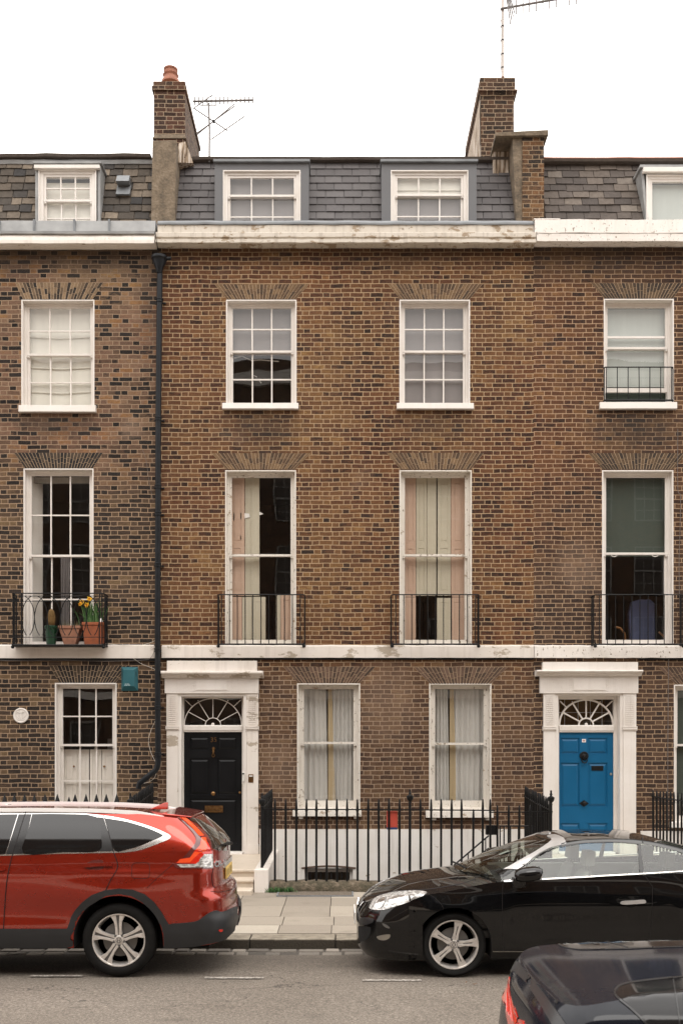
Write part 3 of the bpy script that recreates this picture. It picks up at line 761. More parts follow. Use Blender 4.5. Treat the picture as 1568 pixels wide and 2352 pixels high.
def balcony(H, px, top, bot, proj, bars, ornate=False, feet=True, mat='iron', side=3, name='balcony_railing', label=None, rnd=.07):
    yp = -proj; x0, x1 = X_(px[0], yp), X_(px[1], yp); zt, zb = Z_(top, yp), Z_(bot, yp)
    B = MB(); t = .009
    def path(z, r=rnd):
        pts = [(x0, -.004, z), (x0, yp + r, z)]
        for k_ in range(1, 5): a = k_ / 5 * math.pi / 2; pts.append((x0 + r - r * math.cos(a), yp + r - r * math.sin(a), z))
        pts += [(x0 + r, yp, z), (x1 - r, yp, z)]
        for k_ in range(1, 5): a = k_ / 5 * math.pi / 2; pts.append((x1 - r + r * math.sin(a), yp + r - r * math.cos(a), z))
        pts += [(x1, yp + r, z), (x1, -.004, z)]
        return pts
    B.tube(path(zt), .010, 6); B.tube(path(zb), .015, 6)
    if ornate:
        B.tube(path(zt - .045), .006, 6); B.tube(path(zt - .13), .006, 6); B.tube(path(zb + .13), .006, 6)
    frame = B.build(name, M[mat], H, smooth=True)
    if label: frame['label'] = label
    if not ornate:
        for i in range(bars):
            x = x0 + rnd + (x1 - x0 - 2 * rnd) * i / (bars - 1)
            b = MB(); b.tube([(x, yp, zb), (x + random.uniform(-.003, .003), yp, (zb + zt) / 2), (x, yp, zt)], .0078, 6, cap=False); b.build('bar', M[mat], frame, smooth=True)
        for xx in (x0, x1):
            for k_ in range(side):
                y = -.03 - (proj - rnd - .05) * k_ / max(1, side - 1)
                b = MB(); b.tube([(xx, y, zb), (xx, y, zt)], .0078, 6, cap=False); b.build('bar', M[mat], frame, smooth=True)
    else:
        span = (x1 - rnd) - (x0 + rnd + .10); xs = x0 + rnd + .10; n = 7
        ew = span / (n - 1) * 2
        za, zc = zb + .13, zt - .045
        for i in range(-1, n - 1):
            cx = xs + ew / 2 + i * ew / 2; e = MB(); pts = []
            for k_ in range(29):
                a = 2 * math.pi * k_ / 28
                X = cx + ew * .5 * math.cos(a) * 1.0; Z = (za + zc) / 2 - .02 + (zc - za + .06) / 2 * math.sin(a) * 1.0
                pts.append((X, yp, Z))
            seg = [p for p in pts if xs - .003 <= p[0] <= xs + span + .003 and za - .002 <= p[2] <= zc + .002]
            runs = []; cur = []
            for p in pts:
                if xs - .003 <= p[0] <= xs + span + .003 and za - .002 <= p[2] <= zc + .002: cur.append(p)
                else:
                    if len(cur) > 1: runs.append(cur)
                    cur = []
            if len(cur) > 1: runs.append(cur)
            for r_ in runs: e.tube(r_, .0075, 5)
            if e.v: e.build('oval_scroll', M[mat], frame, smooth=True)
        for xx, yy, rr in ((x0, -.05, .012), (x0, yp + .10, .014), (x0 + .045, yp + .015, .011), (xs, yp, .012), (xs + span, yp, .010), (x1 - .03, yp + .01, .009), (x1, yp + .10, .012), (x1, -.06, .012)):
            b = MB(); b.tube([(xx, yy, zb), (xx, yy, zt)], rr, 6, cap=False); b.build('bar', M[mat], frame, smooth=True)
        for sx in (x0, x1):
            e = MB()
            for c_ in (-.10, -.18): e.tube([(sx, c_ + .05 * math.sin(2 * math.pi * k_ / 24), (za + zc) / 2 + (zc - za) / 2 * math.cos(2 * math.pi * k_ / 24)) for k_ in range(24)], .007, 5, closed=True)
            e.build('oval_scroll', M[mat], frame, smooth=True)
    if feet:
        for xx in (x0 + .012, x1 - .012):
            f = MB(); f.lathe([(.005, -.055), (.022, -.05), (.030, -.03), (.024, -.01), (.013, .0), (.013, .03)], (xx, yp + .03, zb), 10); f.build('ball_foot', M[mat], frame, smooth=True)
    return frame

def step_profile(y_list):
    return y_list

def cornice(H, x0, x1, prof, mat, name='cornice', seg=40, jit=.0035):
    mb = MB(); mb.extrude_x(prof, x0, x1, seg=seg, jit=jit)
    return mb.build(name, mat, H, smooth=True, angle=25)

def door_case(H, o, mat, wornmat):
    """pilastered doorcase; o holds photo-measured x and y limits on the wall plane"""
    m = M[mat]
    P = MB()
    def bx(a, b, t, u, d, d1=0.0): P.box(X_(a, -d), X_(b, -d), -d, d1, Z_(u, -d), Z_(t, -d))
    C = MB()
    bx(o['b'][0], o['b'][1], o['yb'][0], o['yb'][1], .10)
    top = P.build('door_pediment_block', M[wornmat], H, bevel=.006)
    za, zb = Z_(o['yc'][0], -.22), Z_(o['yc'][1], -.12)
    prof = [(0, zb), (-.12, zb), (-.125, zb + .018), (-.15, zb + .03), (-.155, zb + .045), (-.20, zb + .062), (-.215, zb + .07), (-.215, za - .012), (-.205, za), (0, za + .012)]
    C.extrude_x(prof, X_(o['c'][0], -.22), X_(o['c'][1], -.22), seg=24, jit=.002)
    C.build('door_cornice', M[wornmat], H, smooth=True, angle=25)
    # frieze with a raised tablet and fans of fluting
    P = MB(); bx(o['f'][0], o['f'][1], o['yf'][0], o['yf'][1], .085)
    fx0, fx1 = X_(o['f'][0], -.085), X_(o['f'][1], -.085); fz0, fz1 = Z_(o['yf'][1], -.085), Z_(o['yf'][0], -.085)
    w_ = fx1 - fx0; cx = (fx0 + fx1) / 2
    P.box(cx - w_ * .165, cx + w_ * .165, -.097, -.0855, fz0 + .045, fz1 - .03)
    P.box(cx - w_ * .165 + .012, cx + w_ * .165 - .012, -.0995, -.0972, fz0 + .057, fz1 - .042)
    for sgn in (-1, 1):
        ex = cx + sgn * w_ * .165
        for (dz, u0) in ((0.02, fz0 + .045), (-.02, fz1 - .03)):
            zz = u0
            P.tube([(ex + sgn * .004, -.087, zz), (ex + sgn * .055, -.087, zz + (-.02 if dz > 0 else .018))], .006, 5)
        P.tube([(ex + sgn * .055, -.087, fz0 + .025), (ex + sgn * .055, -.087, fz1 - .012)], .005, 5)
        P.tube([(ex + sgn * .035, -.087, fz0 + .06), (ex + sgn * .008, -.087, (fz0 + fz1) / 2), (ex + sgn * .035, -.087, fz1 - .045)], .004, 5)
        P.lathe([(.012, 0), (.012, -.006), (.006, -.010)], (ex + sgn * .028, -.085, (fz0 + fz1) / 2), 10, 'y')
    n = 13
    for sgn in (-1, 1):
        for i in range(n):
            x = cx + sgn * (w_ * .225 + (w_ * .265) * i / (n - 1))
            P.box(x - .0055, x + .0055, -.0905, -.0855, fz0 + .03, fz1 - .012)
    P.build('door_frieze', m, H, bevel=.002)
    # pilasters: left and right, a reeded upper block, an impost and a plain shaft
    for (a, b) in (o['pl'], o['pr']):
        q = MB(); d = .06
        xa, xb = X_(a, -d), X_(b, -d)
        zt, zr, zi = Z_(o['yf'][1], -d), Z_(o['yi'][0], -d), Z_(o['yi'][1], -d); zf = o['zfoot']
        q.box(xa, xb, -d, 0, zr, zt)
        mx = (xa + xb) / 2; rows = 15
        for c_ in (-1, 1):
            for r_ in range(rows):
                z0_ = zr + .02 + (zt - zr - .04) * r_ / rows; hh = (zt - zr - .04) / rows
                xc_ = mx + c_ * (xb - xa) * .17
                q.box(xc_ - (xb - xa) * .155, xc_ + (xb - xa) * .155, -d - .010, -d - .0005, z0_ + hh * .18, z0_ + hh * .82)
        q.extrude_x([(0, zi), (-d - .006, zi), (-d - .008, zi + .012), (-d - .022, zi + .02), (-d - .024, zr - .016), (-d - .03, zr - .012), (-d - .03, zr), (0, zr)], xa - .012, xb + .012)
        q.box(xa + .002, xb - .002, -d + .004, 0, zf + .16, zi); q.box(xa - .006, xb + .006, -d - .006, 0, zf, zf + .16)
        q.build('pilaster', M[wornmat] if o.get('wornp') else m, H, bevel=.003)
    # inner architrave, reveal and door frame
    q = MB(); ia, ib = o['in']; A0, A1 = X_(ia[0]), X_(ib[1])
    Xa, Xb = X_(o['d'][0], .16), X_(o['d'][1], .16)
    zt = Z_(o['yf'][1], -.06); zo = Z_(o['yo'], 0)
    L0, L1 = X_(o['pl'][1], -.06), X_(o['pr'][0], -.06)
    q.box(L0 + .001, L0 + .05, -.045, 0, o['zfoot'], zt); q.box(L1 - .05, L1 - .001, -.045, 0, o['zfoot'], zt)
    q.box(L0 + .05, L1 - .05, -.045, 0, zo, zt)
    q.box(L0 + .03, L0 + .0515, 0.001, .17, o['zfoot'], zo + .02); q.box(L1 - .0515, L1 - .03, 0.001, .17, o['zfoot'], zo + .02); q.box(L0 + .0515, L1 - .0515, 0.001, .17, zo + .001, zo + .03)
    # frame at the door
    q.box(L0 + .052, Xa, .13, .20, o['zfoot'], zo); q.box(Xb, L1 - .052, .13, .20, o['zfoot'], zo)
    zF1, zF0 = Z_(o['yfan'][0], .16), Z_(o['yfan'][1], .16); zD = Z_(o['ydoor'][0], .15)
    q.box(Xa, Xb, .13, .20, zF1, zo)
    q.extrude_x([(.20, zD), (.115, zD), (.112, zD + .02), (.10, zD + .03), (.10, zF0 - .02), (.12, zF0), (.20, zF0)], Xa, Xb)
    q.build('door_frame', m, H, bevel=.002)
    return dict(xa=Xa, xb=Xb, zf0=zF0, zf1=zF1, zd=zD, zfoot=o['zfoot'], L0=L0, L1=L1, hole=(L0 + .03, L1 - .03, o['zfoot'] - .02, zo + .028))

def fanlight(H, c, mat, glassm, bars):
    x0, x1, z0, z1 = c['xa'], c['xb'], c['zf0'], c['zf1']; cx = (x0 + x1) / 2; y = .145
    rx, rz = (x1 - x0) / 2 * .985, (z1 - z0) * .985
    f = MB(); r = .0075 * bars
    f.tube([(cx + rx * math.cos(a), y, z0 + rz * math.sin(a)) for a in [math.pi * i / 28 for i in range(29)]], r * 1.15, 6)
    f.tube([(cx + rx * .27 * math.cos(a), y, z0 + rz * .27 * math.sin(a)) for a in [math.pi * i / 14 for i in range(15)]], r, 6)
    f.lathe([(.028, .0), (.028, -.012), (.012, -.02)], (cx, y, z0 + .012), 12, 'y')
    for deg in (30, 60, 90, 120, 150):
        a = R(deg); e = 1.0
        f.tube([(cx + rx * .27 * math.cos(a), y, z0 + rz * .27 * math.sin(a)), (cx + rx * math.cos(a), y, z0 + rz * math.sin(a))], r, 6)
        if deg in (60, 120): f.lathe([(.001, 0), (.012, .012), (.001, .026)], (cx + rx * math.cos(a) * 1.04, y, z0 + rz * math.sin(a) * 1.03), 6)
    for sg in (-1, 1):
        a = R(44); p0 = Vector((cx + sg * rx * math.cos(a), y, z0 + rz * math.sin(a))); p1 = Vector((cx + sg * rx * .97, y, z0 + rz * .95))
        f.tube([p0, p1], r * .8, 5); f.lathe([(.001, -.014), (.013, 0), (.001, .014)], tuple(p0.lerp(p1, .5)), 6)
    o = f.build('fanlight', M[mat], H, smooth=True)
    g = MB(); g.add([(x0, .165, z0), (x1, .165, z0), (x1, .165, z1), (x0, .165, z1)], [(0, 1, 2, 3)]); g.build('pane', M[glassm], o)
    return o

def door_leaf(H, c, mat, panels, name='door', lines=None):
    x0, x1, z0, z1 = c['xa'] + .003, c['xb'] - .003, c['zfoot'] + .03, c['zd'] - .003
    y = .15; mb = MB()
    hs = [(x0 + (x1 - x0) * a, x0 + (x1 - x0) * b, z1 - (z1 - z0) * d, z1 - (z1 - z0) * e) for (a, b, e, d) in panels]
    wall_sheet(mb, x0, x1, z0, z1, hs, y, .02)
    for (a, b, e, d) in hs:
        mb.box(a, b, y + .0195, y + .03, e, d)
        w_ = .022; g = .034
        # raised and fielded centre with sloping edges
        mb.hexa([(a + w_, y + .0193, e + w_), (b - w_, y + .0193, e + w_), (b - w_, y + .0193, d - w_), (a + w_, y + .0193, d - w_)],
                [(a + g + .02, y + .006, e + g + .02), (b - g - .02, y + .006, e + g + .02), (b - g - .02, y + .006, d - g - .02), (a + g + .02, y + .006, d - g - .02)])
        for q in ((a, a + .012, e, d), (b - .012, b, e, d), (a + .012, b - .012, e, e + .012), (a + .012, b - .012, d - .012, d)):
            mb.box(q[0], q[1], y + .006, y + .0192, q[2], q[3])
    mb.box(x0, x1, y + .0201, y + .04, z0, z1)
    return mb.build(name, M[mat], H, bevel=.0015), (x0, x1, z0, z1, y)
# ================================================================ LEFT HOUSE
XL, XM0, XM1, XR = X_(-420), X_(362), X_(1225), X_(2050)
ZAREA = -2.2
HL = thing('terraced_house', 'sooty yellow-brown brick house on the left with flower pots on its ornate iron balcony', 'house', (X_(60), 0, 0.1), 'terraced houses in a row')
holesL = []
w = window(HL, (49, 217, 688, 945), 815, 3, 2, 2, (42, 219, 930, 945), label='window with a cream blind behind all twelve panes', room=.5)
blind(w, w['z0'] + .0, w['z1'], M['blind_cream'], sag=.05)
for zz in (.2, .43, .72):
    z_ = w['z0'] + (w['z1'] - w['z0']) * zz
    q = MB(); q.tube([(w['x0'] + .02, w['y'] - .012, z_ + .01), ((w['x0'] + w['x1']) / 2, w['y'] - .014, z_ - .015), (w['x1'] - .02, w['y'] - .012, z_ + .012)], .009, 6); q.build('blind_fold', M['blind_cream'], w['o'], smooth=True)
holesL.append(w['hole'])
w = window(HL, (54, 215, 1076, 1486), 1277, 3, 2, 2, None, label='tall first floor window, dark inside, opening on the balcony', room=2.5)
shutter(w, w['x0'] + .01, w['x0'] + .25, w['z0'] + .05, w['z1'], M['shutter_white'], y=w['y'] + .02, ang=R(62), panels=((.04, .3), (.34, .62), (.66, .96)))
q = MB(); q.box(w['x0'] - .2, w['x1'] + .2, w['y'] + .05, w['y'] + .12, w['z1'] - .12, w['z1'] - .02); q.build('pelmet', M['room_pale'], w['o'])
curtain(w, w['x0'] + .36, w['x0'] + .52, w['z0'] + .3, w['zm'] + .1, M['blind_grey'], 2, .03, y=w['y'] + .5)
holesL.append(w['hole'])
w = window(HL, (126, 268, 1569, 1890), 1712, 3, 2, 2, (118, 276, 1890, 1902), label='ground floor window with white shutters behind its lower half', room=2.2)
wx0, wx1 = w['x0'], w['x1']; ww = wx1 - wx0; zt_ = Z_(1722, .25)
for (a, b, kn) in ((0, .27, .22), (.275, .49, None), (.51, .72, None), (.73, 1, .78)):
    shutter(w, wx0 + ww * a, wx0 + ww * b, w['z0'], zt_, M['shutter_white'], y=w['y'] + .015, panels=((.05, .5), (.56, .92)), knob=(wx0 + ww * kn, Z_(1761, .25)) if kn else None)
q = MB(); q.lathe([(.02, 0), (.016, .01), (.006, .02), (.006, .09), (.014, .11), (.018, .13), (.012, .14)], (X_(220, .3), w['y'] + .03, zt_), 10); q.build('candle_holder', M['shutter_cream'], w['o'], smooth=True)
q = MB(); q.box(X_(247, 1.2), X_(272, 1.2), 1.2, 1.22, Z_(1722, 1.2), Z_(1697, 1.2)); q.build('picture_on_wall', M['room_pale'], w['o'])
holesL.append(w['hole'])
mb = MB(); wall_sheet(mb, XL, XM0, ZAREA, 10.88, holesL, 0, .22); mb.build('wall', M['brick_left'], HL)
flat_arch(HL, 53, 213, 35, 237, 687, 649, 25, 'arch_left', 'mortar_pale')
flat_arch(HL, 57, 214, 32, 237, 1075, 1040, 25, 'arch_sooty', 'mortar')
flat_arch(HL, 136, 266, 113, 300, 1568, 1529, 21, 'arch_sooty', 'mortar')
# string course, cornice with lead-covered parapet
mb = MB(); zb, zt = Z_(1512, -.05), Z_(1483, -.05)
mb.extrude_x([(0, zb), (-.05, zb), (-.05, zt - .006), (-.044, zt), (0, zt + .02)], XL, X_(353, -.05), seg=30, jit=.002)
mb.build('string_course', M['stucco_clean'], HL, smooth=True, angle=25)
mb = MB(); mb.box(X_(-420), XM0 - .02, -.035, 0, zb - .045, zb - .001); mb.build('lead_flashing', M['iron'], HL)
mb = MB(); mb.extrude_x([(0, zb + .002), (-.04, zb + .002), (-.03, zt - .01), (0, zt)], X_(353.5, -.05), X_(361), seg=3); mb.build('string_course_return', M['stucco'], HL)
p = -.26
zc0, zc1, zc2 = Z_(573, 0), Z_(558, p), Z_(537, p + .04)
cornice(HL, XL, XM0 - .01, [(0, zc0), (-.03, zc0), (-.04, zc0 + .03), (-.12, zc0 + .075), (p + .03, zc1 - .01), (p, zc1), (p, zc1 + .055), (p + .02, zc1 + .06), (p + .03, zc2 - .05), (p + .05, zc2 - .03), (p + .06, zc2), (0, zc2 + .01)], M['stucco_clean'])
zl = Z_(507, -.1)
cornice(HL, XL, XM0 - .012, [(0, zc2 + .011), (p + .02, zc2 + .001), (p + .015, zc2 + .04), (-.17, zc2 + .07), (-.13, zl - .01), (-.10, zl), (.22, zl + .01), (.22, zc2 + .011)], M['lead_pale'], 'lead_parapet_cover', seg=24, jit=.004)
mb = MB()
for xq in (-3, 78, 170, 250): mb.box(X_(xq, -.14), X_(xq, -.14) + .03, -.20, -.12, zc2 + .06, zl - .02)
mb.build('lead_clip', M['lead'], HL)
# mansard slope
yb_, yt_ = .42, .86
ZB, ZT = Z_(520, yb_), Z_(372, yt_)
slates(HL, XL, X_(350, .6), ZB, ZT, yb_, yt_, .152, .235, M['slate_old'], jit=.28, zjit=.010, name='slates', gap=.012, skip=[(X_(80, .36) + .03, X_(230, .36) - .03)])
mb = MB(); mb.extrude_x([(yt_ - .06, ZT - .06), (yt_ - .08, ZT + .0), (yt_ - .02, ZT + .02), (yt_ + .05, ZT + .02), (yt_ + .05, ZT - .06)], XL, X_(350, .6), seg=20, jit=.004); mb.build('lead_roll', M['lead_pale'], HL)
mb = MB(); xr_ = X_(347, .8)
mb.extrude_x([(yt_ - .12, ZT + .03), (yt_ - .14, ZT + .075), (4.2, ZT + .6), (4.2, ZT + .5), (yt_ + .06, ZT + .02)], XL, xr_, seg=24, jit=.006); mb.build('roof', M['slate_brown'], HL)
# dormer
yd = .36
mb = MB(); x0, x1 = X_(80, yd), X_(230, yd); z0, z1 = ZB - .45, Z_(378, yd)
mb.box(x0, x0 + .05, yd + .02, 1.2, z0, z1 + .02); mb.box(x1 - .05, x1, yd + .02, 1.2, z0, z1 + .02); mb.box(x0 - .03, x1 + .03, yd - .02, 1.2, z1 + .02, z1 + .05)
dl = mb.build('dormer', M['lead_pale'], HL, bevel=.004)
mb = MB(); mb.box(x0 + .0, x1 - .0, yd - .05, yd + .018, Z_(389, yd), Z_(381, yd)); mb.build('fascia', M['white'], dl, bevel=.004)
w = window(HL, (88, 221, 388, 545), 461, 3, 2, 2, None, label='small dormer window with white blind in the weathered slates', yp=yd, rev=.03, boxw=.06, lining=.02, room=.4, margin=.01, name='dormer_window')
blind(w, w['z0'], w['z1'] - .08, M['blind_cream'])
mb = MB(); xa, xb = X_(268, .62), X_(300, .62); mb.hexa([(xa, .53, Z_(450, .6)), (xb, .53, Z_(450, .6)), (xb, .66, Z_(450, .6)), (xa, .66, Z_(450, .6))], [(xa, .66, Z_(420, .6)), (xb, .66, Z_(420, .6)), (xb, .75, Z_(420, .6)), (xa, .75, Z_(420, .6))])
mb.hexa([(xa + .01, .50, Z_(422, .6)), (xb - .01, .50, Z_(422, .6)), (xb - .01, .7, Z_(422, .6)), (xa + .01, .7, Z_(422, .6))], [(xa + .01, .60, Z_(402, .6)), (xb - .01, .60, Z_(402, .6)), (xb - .01, .75, Z_(402, .6)), (xa + .01, .75, Z_(402, .6))])
mb.build('roof_vent', M['lead'], HL, bevel=.004)
balcony(HL, (26, 238), 1363, 1482, .30, 0, ornate=True, label='ornate black iron balcony railing of interlaced ovals')
mb = MB(); mb.box(X_(27, -.28), X_(237, -.28), -.285, -.001, Z_(1484, -.28), Z_(1480.5, -.28)); mb.build('balcony_floor', M['iron'], HL)
# rainwater pipe with hopper on the party line
mb = MB()
hx, hz = X_(366, -.14), Z_(603, -.14)
mb.lathe([(.045, -.17), (.05, -.15), (.06, -.12), (.062, -.10), (.115, .02), (.12, .05), (.135, .06), (.135, .10), (.11, .105), (.10, .06)], (hx, -.14, hz), 10)
mb.tube([(hx + .11, -.14, hz + .07), (hx + .19, -.12, hz + .085)], .03, 8)
hop = mb.build('rainwater_hopper', M['pipe'], HL, smooth=True, angle=50)
px_ = [(367, 625), (366, 700), (363.5, 960), (363, 1200), (362, 1450), (362.5, 1640), (363, 1752)]
pts = [(X_(a, -.12), -.12, Z_(b, -.12)) for a, b in px_]
pts2 = [(X_(361, -.12), -.12, Z_(1762, -.12)), (X_(357, -.12), -.125, Z_(1770, -.12)), (X_(320, -.15), -.15, Z_(1800, -.15)), (X_(318, -.15), -.15, Z_(1812, -.15))]
mb = MB(); mb.tube(pts + pts2, .048, 12); pipe = mb.build('drainpipe', M['pipe'], HL, smooth=True, angle=60)
for (a, b) in ((366.5, 690), (363.6, 962), (363.2, 1118), (362.6, 1298), (362, 1494), (362.5, 1626), (363, 1733), (363, 1180)):
    q = MB(); q.lathe([(.05, -.035), (.058, -.03), (.058, -.012), (.052, -.01), (.052, .01), (.06, .012), (.06, .03), (.05, .035)], (X_(a, -.12), -.12, Z_(b, -.12)), 12)
    q.box(X_(a, -.12) - .085, X_(a, -.12) + .085, -.03, -.004, Z_(b, -.12) - .012, Z_(b, -.12) + .012)
    q.build('pipe_collar', M['pipe'], pipe, smooth=True, angle=50)
# wires
def wire(H, pts, r, mat, name='wire', n=5):
    P = [Vector(p) for p in pts]; out = []
    for i in range(len(P) - 1):
        p0 = P[max(0, i - 1)]; p1 = P[i]; p2 = P[i + 1]; p3 = P[min(len(P) - 1, i + 2)]
        for k_ in range(8):
            t = k_ / 8
            out.append(.5 * ((2 * p1) + (-p0 + p2) * t + (2 * p0 - 5 * p1 + 4 * p2 - p3) * t * t + (-p0 + 3 * p1 - 3 * p2 + p3) * t ** 3))
    out.append(P[-1]); mb = MB(); mb.tube(out, r, n); return mb.build(name, mat, H, smooth=True)
def wp(px, py, dep): return (X_(px, dep), dep, Z_(py, dep))
wire(HL, [wp(307, 1513, -.06), wp(325, 1525, -.02), wp(352, 1536, -.02), wp(358, 1542, -.07)], .0035, M['cable_white'])
wire(HL, [wp(357, 1655, -.08), wp(346, 1680, -.02), wp(341, 1703, -.02), wp(347, 1730, -.02), wp(358, 1752, -.07)], .0035, M['cable_white'])
wire(HL, [wp(359, 1768, -.08), wp(356, 1785, -.03), wp(345, 1795, -.02), wp(330, 1800, -.02)], .0035, M['cable_white'])
wire(HL, [wp(-20, 1517, -.04), wp(60, 1518, -.045), wp(140, 1516.5, -.045), wp(230, 1519, -.045), wp(320, 1517, -.045), wp(345, 1512, -.06), wp(357, 1490, -.07)], .0035, M['cable_grey'])
wire(HL, [wp(240, 1478, -.02), wp(290, 1483, -.055), wp(330, 1481, -.03), wp(356, 1472, -.06)], .004, M['cable_white'])
wire(HL, [wp(327, 1032, -.02), wp(336, 1060, -.02), wp(343, 1110, -.02), wp(352, 1150, -.03)], .003, M['cable_grey'])
wire(HL, [wp(356, 530, -.27), wp(359, 552, -.27), wp(363, 575, -.1), wp(365, 590, -.12)], .006, M['iron'])
# chimney and rendered party pier (left)
mb = MB(); xa, xb = X_(346, .33), X_(404, .33)
mb.hexa([(xa, .33, 10.9), (xb - .02, .33, 10.9), (xb - .02, 1.6, 10.9), (xa, 1.6, 10.9)], [(X_(350, .33), .33, Z_(322, .33)), (X_(404, .33), .36, Z_(318, .33)), (X_(404, .33), 1.6, Z_(318, .33)), (X_(350, .33), 1.6, Z_(322, .33))])
mb.build('party_wall_pier', M['cement'], HL, bevel=.012)
mb = MB(); st = .62; xa, xb = X_(353, st), X_(425, st); zt_ = Z_(208, st)
mb.box(xa, xb, st, st + 1.75, 12.45, zt_)
a2, b2 = X_(349, st), X_(428, st)
mb.box(a2 - .0, b2, st - .03, st + 1.78, zt_, Z_(198, st)); mb.box(a2 + .02, b2 - .02, st - .01, st + 1.76, Z_(198, st), Z_(186, st))
ch = mb.build('chimney', M['brick_stack'], HL, bevel=.008); ch['label'] = 'sooty brick chimney stack with one terracotta pot'
px0 = X_(392, st + .3)
mb = MB(); zp = Z_(187, st + .3)
mb.lathe([(.16, -.02), (.155, .03), (.125, .06), (.12, .10), (.135, .12), (.14, .13), (.115, .15), (.116, .20), (.127, .21), (.128, .235), (.10, .24), (.09, .18)], (px0, st + .3, zp - .02), 20); mb.build('chimney_pot', M['terracotta'], ch, smooth=True, angle=40)
mb = MB(); mb.hexa([(xa - .02, st - .02, Z_(318, st)), (xb + .02, st - .02, Z_(318, st)), (xb + .02, st + .4, Z_(318, st)), (xa - .02, st + .4, Z_(318, st))], [(xa + .02, st - .001, Z_(308, st)), (xb, st - .001, Z_(308, st)), (xb, st + .4, Z_(308, st)), (xa + .02, st + .4, Z_(308, st))])
mb.build('mortar_fillet', M['cement'], ch)
mb = MB(); mb.hexa([(X_(404, .34), st - .05, Z_(376, st)), (X_(442, st), st + .1, Z_(366, st)), (X_(442, st), st + 1.5, Z_(366, st)), (X_(404, .34), st + 1.5, Z_(376, st))], [(X_(404, .34), st - .012, Z_(330, st)), (xb + .012, st - .012, Z_(325, st)), (xb + .012, st + 1.5, Z_(318, st)), (X_(404, .34), st + 1.5, Z_(318, st))])
mb.build('lime_fillet', M['streaky'], ch)
# plaque carved in low relief and alarm box are things of their own
PL = thing('wall_plaque', 'round white plaster plaque with carved rosette on sooty brick at the left edge', 'plaque', (X_(47.5), -.004, Z_(1645)))
mb = MB(); cx, cz, r = X_(47.5, -.03), Z_(1644, -.03), .128
mb.lathe([(r, 0), (r, -.02), (r - .01, -.028), (r - .02, -.028), (r - .026, -.020), (.001, -.020)], (cx, -.004, cz), 36, 'y')
mb.build('disc', M['white'], PL, smooth=True, angle=30)
mb = MB()
for sg in (-1, 1):
    mb.tube([(cx + sg * .015, -.026, cz - .05), (cx + sg * .05, -.03, cz - .03), (cx + sg * .075, -.026, cz + .02), (cx + sg * .055, -.028, cz + .06), (cx + sg * .02, -.026, cz + .05), (cx + sg * .035, -.026, cz + .015)], .006, 6)
    mb.tube([(cx + sg * .01, -.026, cz - .075), (cx + sg * .05, -.028, cz - .07), (cx + sg * .07, -.026, cz - .05)], .006, 6)
mb.tube([(cx, -.026, cz - .06), (cx, -.03, cz), (cx, -.026, cz + .075)], .008, 6)
mb.build('carving', M['white'], PL, smooth=True)
AB = thing('alarm_box', 'teal plastic alarm box with side louvres on the sooty brick beside the drainpipe', 'alarm box', (X_(297), -.004, Z_(1587)))
mb = MB(); xa, xb, zt_, zb_ = X_(278, -.05), X_(316, -.05), Z_(1532, -.05), Z_(1587, -.05)
mb.box(xa, xb, -.025, -.004, zb_, zt_)
ci = .042
mb.hexa([(xa + .004, -.026, zb_ + .004), (xb - .004, -.026, zb_ + .004), (xb - .004, -.026, zt_ - .004), (xa + .004, -.026, zt_ - .004)], [(xa + ci, -.075, zb_ + .075), (xb - ci - .012, -.075, zb_ + .075), (xb - ci - .012, -.075, zt_ - .045), (xa + ci, -.075, zt_ - .045)])
mb.build('cover', M['teal'], AB, bevel=.004)
mb = MB()
for xx in (xa + .014, xb - .048):
    for k_ in range(4): mb.box(xx, xx + .03, -.055, -.040, zt_ - .095 - k_ * .021, zt_ - .087 - k_ * .021)
mb.build('louvre_slots', M['teal_dark'], AB)
mb = MB()
for r_, (za, n_, xo) in enumerate(((zb_ + .098, 6, .0), (zb_ + .118, 5, .006))):
    for k_ in range(n_): mb.box(xa + .065 + xo + k_ * .0165, xa + .065 + xo + k_ * .0165 + random.choice((.004, .008, .010)), -.0765, -.0755, za - .012, za)
mb.build('faded_lettering', M['pale_print'], AB)
# ================================================================ MIDDLE HOUSE
HM = thing('terraced_house', 'brown ochre brick house in the middle with a black door and two iron balconettes', 'house', (X_(800), 0, 0.1), 'terraced houses in a row')
hM = []
for (a, b, lab, sl, ws) in ((519, 681, 'second floor window, its lower half dark with streaky reflections', (510, 685, 925, 938), 'd'), (917, 1079, 'second floor window with a grey blind behind every pane', (911, 1088, 925, 938), 'g')):
    w = window(HM, (a, b, 688, 938), 808, 3, 2, 2, sl, label=lab, room=1.2)
    if ws == 'g': blind(w, w['z0'], w['z1'], M['blind_grey'])
    else:
        blind(w, w['zm'] - .02, w['z1'], M['blind_grey'])
        q = MB(); q.tube([wp(538, 822, .5), wp(556, 818, .5), wp(578, 828, .5), wp(600, 826, .5), wp(640, 830, .5)], .012, 5); q.tube([wp(583, 862, .5), wp(590, 866, .5)], .008, 5); q.tube([wp(594, 872, .5), wp(600, 880, .5)], .006, 5); q.build('reflection_streaks', M['paper_and_streaks'], w['o'], smooth=True)  # pale bent tubes added behind the glass to imitate its streaky reflections
    hM.append(w['hole'])
